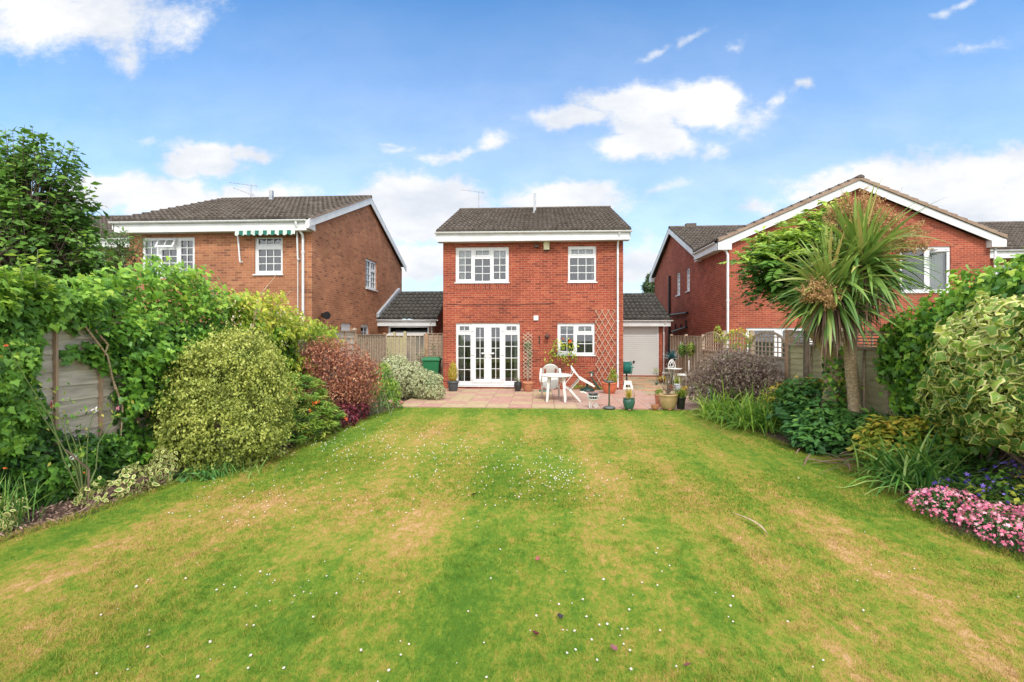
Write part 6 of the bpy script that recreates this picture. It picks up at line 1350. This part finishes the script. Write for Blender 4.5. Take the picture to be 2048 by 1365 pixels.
leafclump('yellow_leaf_shrub', 'yellow and orange leaved low shrub right of the palm foot', [((5.05, 6.9, .32), (.45, .38, .38)), ((5.3, 6.6, .5), (.32, .3, .3)), ((4.82, 6.8, .18), (.3, .25, .22))], 380, 6, .10, L_YEL, cat='shrub')
o = tuft('daylily', 'dark green arching daylily clump next to the violet flowers on the right', 'daylily', (4.72, 6.0), (.22, .26), 460, .74, .028, L_DAYD, (30, 80), 2.1)
# violet flowers
def flowers(name, label, bl, n, size, fmat, lmat, nl, lsize, cat='flowers', tpl=STAR, zlift=.02):
    t = thing(name, label, cat, (bl[0][0][0], bl[0][0][1], 0)); P, N, D = blobs(bl, nl, (.4, .98), .12, 3); leaves('foliage', P, N + [0, 0, .4], lsize, OVAL, lmat, t, up_tone(P, N, D, .15, .3), jit=.6)
    P, N, D = blobs(bl, n, (.98, 1.06), .12, 3, zmin=.04, up=-.1); 
    leaves('blossom', P + N * zlift, N + [-.1, -.3, .4], size, tpl, fmat, t, jit=.8, droop=(0, 0, 0), dj=1)
    stems(t, (bl[0][0][0], bl[0][0][1], 0), [P[i] for i in range(0, len(P), max(1, len(P) // 20))], TWIGG, .006); return t
flowers('bellflower', 'low mat of violet blue flowers under the large variegated ivy', [((4.95, 4.9, .12), (.5, .45, .3)), ((4.6, 5.3, .1), (.35, .35, .2)), ((5.35, 5.2, .2), (.3, .6, .3)), ((4.38, 5.2, .13), (.22, .16, .2)), ((4.8, 4.9, .3), (.4, .4, .25))], 750, .036, L_VIO, L_IVY, 2500, .05)
leafclump('orange_leaf_shrub', 'rose shrub with orange and yellow leaves among the violet flowers', [((4.75, 4.75, .3), (.3, .25, .22)), ((5.05, 4.6, .35), (.25, .25, .2)), ((4.5, 4.95, .25), (.18, .2, .14))], 60, 5, .06, L_YEL, cat='shrub')
pk = [((4.18, 5.0, .1), (.3, .28, .17)), ((4.22, 4.45, .1), (.3, .32, .2)), ((4.4, 4.05, .1), (.32, .3, .22)), ((4.62, 4.4, .12), (.3, .3, .22)), ((4.62, 3.8, .1), (.34, .32, .22))]
flowers('pink_diascia', 'mound of bright pink flowers spilling onto the lawn at the right edge', pk, 5200, .032, L_PINK, L_PEONY, 4200, .032, tpl=STAR, zlift=.025)
# plain ivy on right fence + big variegated ivy
ir = thing('ivy', 'plain green ivy covering the right fence behind the variegated ivy', 'ivy', (5.4, 6.5, 0))
Pb, Nb, Db = blobs([((5.45, 7.0, 1.5), (.42, .6, .75)), ((5.5, 6.1, 1.9), (.5, .8, .75)), ((5.5, 5.2, 2.1), (.5, .9, .75)), ((5.5, 6.6, .8), (.35, .8, .8)), ((5.6, 4.2, 2.2), (.5, .9, .6))], 17000, (.55, 1.05), .16, 2.8)
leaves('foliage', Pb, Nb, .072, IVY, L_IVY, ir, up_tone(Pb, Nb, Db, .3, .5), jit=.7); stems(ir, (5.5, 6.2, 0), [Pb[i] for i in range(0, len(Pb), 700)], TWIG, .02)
iv2 = thing('variegated_ivy', 'huge variegated ivy with large cream edged leaves overhanging the right border', 'ivy', (4.95, 4.9, 0))
vb = [((5.1, 5.1, 1.52), (.62, .75, .78)), ((5.3, 4.4, 1.68), (.7, .75, .82)), ((4.85, 4.8, 1.2), (.45, .5, .45)), ((4.85, 5.3, 1.6), (.45, .5, .5)), ((5.2, 5.9, 1.15), (.42, .45, .45)), ((5.45, 4.0, 1.35), (.5, .5, .8))]
Pb, Nb, Db = blobs(vb, 16500, (.66, 1.07), .2, 3.4, zmin=.72)
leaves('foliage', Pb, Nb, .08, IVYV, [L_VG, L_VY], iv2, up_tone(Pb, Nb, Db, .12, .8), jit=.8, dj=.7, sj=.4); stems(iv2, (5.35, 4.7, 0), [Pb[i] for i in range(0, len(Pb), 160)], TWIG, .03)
Pb, Nb, Db = blobs(vb, 2600, (.35, .7), .1, 2.6, zmin=.7); leaves('inner_foliage', Pb, Nb, .13, IVY, L_IVY, iv2, np.full(len(Pb), .1) + rng.normal(0, .08, len(Pb)), jit=.7)
# ---- palms (cordyline)
def palm(label, base, pts, head, hn, R_h, wd, panic, r0, group=None):
    t = thing('palm', label, 'palm', base); mb = MB(); P_ = [Vector(base)] + [Vector(p) for p in pts] + [Vector(head) - Vector((0, 0, .1))]
    Q_ = []
    for a_, b_2 in zip(P_, P_[1:]): Q_ += [a_.lerp(b_2, k / 9) for k in range(9)]
    Q_.append(P_[-1]); n = len(Q_); mb.tube(Q_, [r0 * (1.25 - .3 * min(1, k / 8) - .12 * k / n) * random.uniform(.95, 1.06) for k in range(n)], 16); mb.build('trunk', BARK, t)
    h = Vector(head)
    straps('frond', lambda: (h.x + rng.normal(0, .04), h.y + rng.normal(0, .04), h.z + rng.normal(0, .10)), hn, R_h, wd, L_PALM, t, (-38, 88), 1.0, 8, tone=lambda e: .2 + .28 * rng.random() + .25 * max(0, math.sin(e)) + (.35 if rng.random() < .12 else 0), ls=.16, fold=.35)
    straps('dead_frond', lambda: (h.x + rng.normal(0, .06), h.y + rng.normal(0, .06), h.z - .12 + rng.normal(0, .10)), int(hn * .55), R_h * .68, wd * .55, L_DEAD, t, (-80, -15), 3.0, 6, ls=.3)
    for (pd, ln) in panic:
        d = Vector(pd).normalized(); mb = MB(); e = h + d * ln; mid = h.lerp(e, .5) + Vector((0, 0, .08)); mb.tube([h, mid, e], [.016, .011, .004], 6); PP = []
        for k in range(26):
            f = .35 + .65 * k / 25; q = h.lerp(mid, f * 2) if f < .5 else mid.lerp(e, f * 2 - 1)
            dd = (d * .6 + Vector(tuple(rng.normal(0, .6, 3)))).normalized(); l2 = .30 * (1.25 - f); q2 = q + dd * l2; mb.tube([q, q2], [.004, .0015], 3)
            for m_ in range(5):
                qa = q.lerp(q2, .3 + .15 * m_); dd2 = (dd + Vector(tuple(rng.normal(0, .6, 3)))).normalized(); qb = qa + dd2 * .12; mb.tube([qa, qb], [.0025, .001], 3)
                for z in range(14): PP.append(tuple(qa.lerp(qb, random.random()) + Vector(tuple(rng.normal(0, .01, 3)))))
        mb.build('flower_stalk', simple('panicle_stalk', (.45, .30, .14), (.36, .23, .11)), t); leaves('flower_panicle', PP, rng.normal(0, 1, (len(PP), 3)), .024, SMALL, L_PANI, t)
    return t
hA = PY(1722, 535, 7.5); hB = PY(1668, 590, 7.35); bA = G(1716, 902)
palm('tall cordyline palm with a clean brown trunk and brown seed plume rising at its top', (bA.x, bA.y, 0), [(bA.x - .05, bA.y, .7), (bA.x - .12, bA.y, 1.5), (bA.x - .1, bA.y, 2.1)], hA, 380, .96, .064, [((-.12, .1, 1), 1.1), ((.1, .1, 1), 1.15), ((.3, .1, 1), 1.1), ((.55, .1, .75), 1.0), ((.8, -.1, .6), .95), ((.9, -.1, .35), .85), ((-.3, .2, .95), .95)], .098)
bB = G(1628, 890)
palm('shorter ivy clad cordyline palm leaning right behind the clean trunk', (bB.x + .2, 8.3, 0), [(4.98, 8.3, .8), (4.98, 8.2, 1.5), (hB.x - .12, 7.8, 2.05)], (hB.x, hB.y + .1, hB.z), 330, .88, .062, [((-.55, -.8, -.15), .55), ((-.85, -.5, .0), .6)], .13)
ivp = thing('ivy', 'ivy strands climbing the trunk of the shorter palm', 'ivy', (4.98, 8.2, 0)); 
n = 420; z = .3 + 1.4 * rng.random(n); a = rng.random(n) * 2 * PI; P = np.stack([4.98 + .15 * np.cos(a), 8.2 + .15 * np.sin(a), z], 1); leaves('foliage', P, np.stack([np.cos(a), np.sin(a), a * 0 + .2], 1), .07, IVY, L_IVY, ivp)
# pinnate tree behind the palms
def pinnate(name, label, base, trunk, crown, nf, lsize):
    t = thing(name, label, 'tree', base); b = Vector(base); tp = [b + Vector(p) for p in trunk]; mb = MB(); mb.tube(tp, [.07, .055, .045, .03], 8); mb.build('trunk', TBARK, t)
    P, N, D = blobs(crown, nf, (.45, 1.05), .2, 2.2, zmin=.5); br = MB(); LP, LN, LD, LT_ = [], [], [], []
    for p, nn, dd in zip(P, N, D):
        s = tp[-1].lerp(tp[-2], random.random()); p = Vector(p); m_ = s.lerp(p, .6) + Vector((0, 0, .12)); br.tube([s, m_, p], [.012, .007, .003], 4, cap=False)
        d = (Vector(tuple(nn)) * .8 + Vector((random.uniform(-.5, .5), random.uniform(-.5, .5), .25))).normalized(); L_ = .42 * random.uniform(.6, 1.2); sd_ = d.cross(Vector((0, 0, 1))).normalized(); tone = .12 + .5 * dd * (nn[2] * .5 + .5) + (.3 if dd > .6 and nn[2] > 0 else 0) + random.gauss(0, .1)
        for k in range(8):
            f = (k + 1) / 8; q = p + d * L_ * f + Vector((0, 0, -.18 * f * f * L_ * 2.2))
            for s_ in (-1, 1): LP.append(tuple(q)); LN.append((nn[0] * .3, nn[1] * .3 - .2, 1)); LD.append(tuple(sd_ * s_ + d * .5 + Vector((0, 0, -.35)))); LT_.append(tone + random.gauss(0, .05))
    br.build('branch', TBARK, t); leaves('crown', LP, LN, lsize, OVAL, leaf_mat('pinnate_leaf', [(.03, .10, .015), (.10, .25, .025), (.25, .42, .04), (.42, .56, .07)], .35), t, np.array(LT_), tipdir=LD, dj=.15, jit=.25)
    return t
q1 = PY(1604, 532, 9.6)
pinnate('wisteria_tree', 'small tree with pinnate leaves and light green tips behind and left of the palms', (5.35, 9.7, 0), [(0, 0, 0), (0, 0, 1.2), (0, 0, 2.2), (-.05, 0, 3.0)], [((q1.x + .0, 9.6, q1.z + .1), (.72, .6, .62)), ((q1.x + .5, 9.6, q1.z + .55), (.55, .5, .45)), ((q1.x - .55, 9.5, q1.z + .0), (.5, .5, .42)), ((q1.x + .35, 9.7, q1.z - .15), (.6, .5, .55))], 820, .125)
# climbers on right fence far part
simple_shrub('climber', 'thin yellowing climber over the arched trellis of the right fence', 'climbing plant', [((5.45, 13.2, 1.75), (.12, .9, .3)), ((5.45, 14.6, 1.9), (.1, .3, .25))], 420, OVAL, .07, L_YEL, jit=.8, ns=14)
for i, (x, y, lab, m_) in enumerate(((1364, 700, 'hanging basket of green leaves on the fence post, nearer the garage', L_IVY), (1381, 698, 'hanging basket of green leaves on the fence, right of the other basket', L_SPURGE))):
    p = PX(x, y, XR - .18); t = thing('hanging_basket', lab, 'hanging basket', (p.x, p.y, p.z), group=None)
    P, N, D = blobs([((p.x, p.y, p.z), (.15, .18, .26))], 420, (.4, 1.05), .15); leaves('foliage', P, N, .06, OVAL, m_, t); mb = MB(); mb.lathe((0, 0, -.1), [(.0, -.1), (.1, -.06), (.13, .05)], 12, cap=False); mb.tube([(0, 0, 0), (.15, 0, .28)], .006, 5); mb.build('basket', TWIG, t, local=True)
p = PX(1361, 696, XR - .14); mb = MB()
for k in range(7): mb.tube([(p.x, p.y + .02 * math.sin(k * 2), p.z + .22 - k * .06), (p.x, p.y + .02 * math.sin(k * 2 + 2), p.z + .17 - k * .06)], .022, 6)
tag(mb.build('hanging_ornament', PLAST), 'white hanging string ornament beside the left hanging basket', 'ornament')
p = PY(1344, 712, 17.9); t = thing('agave_pot', 'spiky blue green plant in an urn on a stand by the right fence', 'pot plant', (p.x, 17.9, 0)); mb = MB(); mb.lathe((p.x, 17.9, 0), [(.12, 0), (.1, .05), (.05, .1), (.04, .75), (.09, .8), (.16, .98), (.14, .98)], 14); mb.build('urn', BGLAZE, t)
straps('leaf', lambda: (p.x, 17.9, .95), 60, .34, .05, leaf_mat('agave_leaf', [(.02, .14, .14), (.05, .22, .22), (.3, .38, .34)], .1), t, (5, 85), .3, 4)

# ---- plants in the pots (each a part of its pot's thing is what grows in it)
def top(P, h): return Vector((P.location.x, P.location.y, P.location.z + h))
c = top(P1, h1_); Pb, Nb, Db = blobs([((c.x, c.y, c.z + .22), (.17, .17, .28)), ((c.x, c.y, c.z + .42), (.11, .11, .2))], 2600, (.5, 1.03), .1); leaves('golden_conifer', Pb, Nb, .045, LANCE, L_YF, P1, droop=(0, 0, 1), jit=.5)
c = top(P2, h2_); straps('leaf', lambda: (c.x, c.y, c.z), 40, .16, .02, L_GRY, P2, (30, 85), .5, 4)
c = top(P3, h3_); cl = thing('climber', 'small climber with a round tuft growing up the narrow lattice', 'climbing plant', (c.x, 15.6, c.z))
Pb, Nb, Db = blobs([((c.x - .02, 15.6, 1.5), (.13, .08, .17)), ((c.x + .05, 15.6, 1.2), (.08, .05, .12)), ((c.x, 15.6, .9), (.05, .05, .2))], 600, (.3, 1.05), .2); leaves('foliage', Pb, Nb, .045, OVAL, L_GRY, cl); stems(cl, (c.x, c.y, c.z), [(c.x, 15.6, 1.4)], TWIG, .012)
c = top(P4, h4_); Pb, Nb, Db = blobs([((c.x + .12, c.y, c.z + .14), (.16, .13, .2)), ((c.x + .1, c.y, c.z + .35), (.08, .08, .12))], 420, (.3, 1.05), .2); leaves('foliage', Pb, Nb, .07, LANCE, L_HONEY, P4)
c = top(P5, h5_); straps('leaf', lambda: (c.x + rng.normal(0, .04), c.y + rng.normal(0, .04), c.z), 55, .24, .014, L_YF, P5, (55, 88), .4, 4)
c = top(P6, h6_); tips = [(c.x + rng.normal(0, .12), c.y + rng.normal(0, .12), c.z + rng.uniform(.15, .3)) for _ in range(14)] + [(c.x - .03, c.y, c.z + .72), (c.x - .05, c.y, c.z + .6), (c.x + .08, c.y, c.z + .5)]
stems(P6, (c.x - .02, c.y, c.z - .03), tips, TWIG, .012, sag=.02); Pb = np.array(tips).repeat(5, 0) + rng.normal(0, .03, (len(tips) * 5, 3)); leaves('bud', Pb, rng.normal(0, 1, Pb.shape), .03, OVAL, L_GRY, P6)
c = top(P7, h7_); Pb, Nb, Db = blobs([((c.x, c.y, c.z + .02), (.1, .08, .12))], 160, (.3, 1.05), .2); leaves('foliage', Pb, Nb, .06, OVAL, L_SPURGE, P7)
c = top(P8, h8_); straps('leaf', lambda: (c.x + rng.normal(0, .07), c.y + rng.normal(0, .05), c.z - .01), 120, .24, .018, L_HONEY, P8, (35, 85), .5, 4)
c = top(P10, h10_); stems(P10, c, [(c.x + rng.normal(0, .08), c.y + rng.normal(0, .05), c.z + rng.uniform(.2, .4)) for _ in range(9)], TWIG, .008)
c = top(P11, h11_); straps('leaf', lambda: (c.x + rng.normal(0, .05), c.y, c.z), 40, .3, .014, L_HONEY, P11, (45, 88), .4, 4)
c = top(P12, h12_); straps('leaf', lambda: (c.x + rng.normal(0, .04), c.y, c.z), 40, .26, .012, L_GRY, P12, (55, 88), .4, 4)
c = top(P13, h13_); Pb, Nb, Db = blobs([((c.x, c.y, c.z + .04), (.16, .12, .09))], 50, (.5, 1.05), .2); leaves('flower', Pb, Nb, .1, OVAL, L_YF, P13)
ye = thing('yellow_flower_plant', 'thin stemmed plant with a yellow green head before the garage door', 'pot plant', (P13.location.x - .15, P13.location.y + .1, 0)); e = PY(1312, 742, ye.location.y); stems(ye, (ye.location.x, ye.location.y, .0), [tuple(e), (e.x + .05, e.y, e.z - .06)], TWIGG, .008)
Pb = np.array([tuple(e)]).repeat(60, 0) + rng.normal(0, .06, (60, 3)); leaves('flower', Pb, rng.normal(0, 1, Pb.shape), .05, OVAL, L_HONEY, ye)
c = (wbp.location.x, wbp.location.y, .40); Pb = np.array([c]).repeat(50, 0) + rng.normal(0, .045, (50, 3)) * [1, 1, .5]; leaves('dry_plant', Pb, rng.normal(0, 1, Pb.shape), .05, LANCE, L_DEAD, pp)
# rose on the kitchen wall
rw = thing('climbing_rose', 'thin climbing rose with one red bloom against the kitchen window', 'rose', (PY(1108, 760, 15.5).x, 15.55, 0))
tips = [PY(*z2_(x, y), 15.42) for x, y in ((1200, 480), (1240, 420), (1320, 440), (1375, 420), (1400, 470), (1390, 540), (1260, 550), (1175, 600), (1345, 590), (1220, 520), (1340, 540))]
stems(rw, (rw.location.x, 15.55, 0), tips, TWIG, .008, n=5)
Pb = np.array([tuple(p) for p in tips]).repeat(26, 0) + rng.normal(0, 1, (26 * len(tips), 3)) * [.10, .05, .07]; leaves('foliage', Pb, rng.normal(0, .6, Pb.shape) + [0, -.6, .6], .085, OVAL, L_HONEY, rw)
for (x, y, s) in ((1365, 400, .07), (1300, 378, .035)): p = np.array(PY(*z2_(x, y), 15.36)); Pb = p + rng.normal(0, s * .3, (22, 3)); leaves('bloom', Pb, Pb - p, s, OVAL, L_ORNG, rw)
# moss and weeds at the wall foot
simple_shrub('weeds', 'small weeds and moss at the wall foot right of the chairs', 'weeds', [((1.7, 15.55, .05), (.4, .12, .16)), ((2.2, 15.6, .04), (.3, .1, .1)), ((1.25, 15.6, .05), (.2, .1, .2))], 800, OVAL, .04, L_SPURGE, ns=3)

# ---- clover flowers in the lawn: 300 largest as individuals, the small far ones as one mass
CLVB = simple('clover_calyx', (.42, .36, .16), (.35, .24, .14), rough=.9)
CLV = simple('clover_white', (.76, .74, .66), (.68, .56, .50), scale=60, rough=.8)
def clover_mb(c=(0, 0, 0), s=1, R=random):
    mb = MB(); mb.tube([(c[0], c[1], 0), (c[0], c[1], .03 * s)], .0012 * s, 3); 
    mb.lathe((c[0], c[1], 0), [(.002, .016), (.009, .017), (.0115, .022)], 8, mi=1, cap=False)
    prof = [(.0115, .022), (.012, .026), (.009, .033), (.003, .036)]; mb.lathe((c[0], c[1], 0), [(r * R.uniform(.88, 1.12), z) for r, z in prof], 8)
    for k in range(12):
        a = 2 * PI * k / 12; mb.add([(.008 * math.cos(a), .008 * math.sin(a), .03), (.015 * math.cos(a + .15), .015 * math.sin(a + .15), .024 + .006 * R.random()), (.015 * math.cos(a - .15), .015 * math.sin(a - .15), .027)], [(0, 1, 2)])
    return mb
near, far = [], []
def addf(x, y): (near if len(near) < 300 else far).append((x, y))
cand = []
def inlawn(x, y): return lerpts(LE, y) + .05 < x < lerpts(RE, y) - .05
for (px, py, sx, sy, n) in ((1085, 950, 60, 25, 110), (1150, 975, 60, 12, 30), (900, 960, 150, 45, 130), (700, 880, 90, 28, 110), (840, 900, 120, 20, 90), (500, 985, 90, 25, 50), (560, 1170, 130, 45, 34), (480, 1010, 60, 30, 20), (400, 1300, 120, 50, 13), (820, 1290, 200, 60, 14), (1200, 1180, 160, 60, 24), (1150, 1260, 100, 50, 10), (1700, 1200, 250, 100, 14), (1300, 1310, 300, 50, 12)):
    for _ in range(n):
        g_ = G(rng.normal(px, sx), max(830, rng.normal(py, sy)))
        if 2.4 < g_.y < 11.5 and inlawn(g_.x, g_.y): cand.append((g_.y, g_.x))
cand.sort()
proto = None
for i, (y, x) in enumerate(cand[:300]):
    if proto is None:
        proto = clover_mb().build('clover_flower', [CLV, CLVB]); proto.location = (x, y, .004); tag(proto, 'tiny white clover flower head standing in the lawn', 'flower', 'white clover flowers in the lawn'); o = proto
    else: o = proto.copy(); COL.objects.link(o); o.location = (x, y, .004)
    s = random.uniform(.32, .66); o.scale = (s, s, s * random.uniform(.7, 1.1)); o.rotation_euler = (random.uniform(-.3, .3), random.uniform(-.3, .3), random.random() * 6)
mb = MB()
for y, x in cand[300:]:
    s = random.uniform(.5, .8); mb.lathe((x, y, .02), [(.003, -.002), (.011 * s, .0), (.011 * s, .01), (.002, .016)], 5)
if mb.v: tag(mb.build('clover_flowers', CLV), 'scattered white clover flowers in the further half of the lawn', 'flowers', 'white clover flowers in the lawn', 'stuff')
# fallen leaves
def fallen(lab, px, py, size, col, curl=.4):
    g_ = G(px, py, .03); t = MB(); n = 6; vs = []
    for i in range(n + 1):
        u = i / n; w = size * .42 * math.sin(PI * min(1, u * .95 + .05)); z = curl * size * (u - .5) ** 2 * 2
        for v in (-1, 0, 1): vs.append((size * (u - .5), v * w, z + abs(v) * w * .45))
    t.add(vs, [f for i in range(n) for f in ((3 * i, 3 * i + 1, 3 * i + 4, 3 * i + 3), (3 * i + 1, 3 * i + 2, 3 * i + 5, 3 * i + 4))], 0, True)
    o = t.build('fallen_leaf', simple('fallen_leaf_' + str(px), col, rough=.7)); o.location = (g_.x, g_.y, .03); o.rotation_euler = (.3, .2, random.random() * 6); tag(o, lab, 'leaf')
fallen('dark red fallen leaf on the green patch at the bottom centre of the lawn', 1071, 1269, .06, (.12, .02, .02))
fallen('purple brown fallen leaf right of the dark red one', 1227, 1298, .055, (.22, .08, .09))
fallen('black shrivelled leaf on the lawn above the dark red one', 1120, 1234, .05, (.035, .03, .03))
fallen('small brown leaf on the lawn nearest the bottom edge', 1374, 1332, .045, (.2, .07, .06)); fallen('faded red leaf on the lawn above the shrivelled one', 1076, 1119, .05, (.3, .09, .07)); fallen('thin dark leaf in the middle distance of the lawn', 948, 990, .08, (.05, .04, .04))
g0, g1_, g2_, g3_ = G(1463, 1027, .03), G(1500, 1038, .04), G(1525, 1050, .04), G(1535, 1071, .03); V_ = []; pts = []
for k in range(15):
    t = k / 14; a = g0.lerp(g1_, t).lerp(g1_.lerp(g2_, t), t); b = g1_.lerp(g2_, t).lerp(g2_.lerp(g3_, t), t); pts.append(a.lerp(b, t))
mb = MB(); vs = []
for k, p in enumerate(pts):
    d = (pts[min(k + 1, 14)] - pts[max(k - 1, 0)]).normalized(); s = d.cross(Vector((0, 0, 1))); w = .014 * math.sin(PI * (k + .6) / 15.2); vs += [p - s * w + Vector((0, 0, .008)), p, p + s * w + Vector((0, 0, .008))]
mb.add(vs, [f for k in range(14) for f in ((3 * k, 3 * k + 1, 3 * k + 4, 3 * k + 3), (3 * k + 1, 3 * k + 2, 3 * k + 5, 3 * k + 4))], 0, True)
tag(mb.build('palm_frond', simple('pale_dead_frond', (.50, .36, .24), (.36, .26, .18), scale=20, rough=.7)), 'long curved dead palm frond lying on the right half of the lawn', 'palm leaf')
t = thing('dead_fronds', 'heap of dead brown palm fronds at the lawn edge below the palms', 'palm leaves', (4.6, 7.2, 0))
straps('frond', lambda: (rng.normal(4.65, .3), rng.normal(7.15, .22), .05 + .05 * rng.random()), 40, .6, .03, L_DEAD, t, (-5, 14), .6, 6)
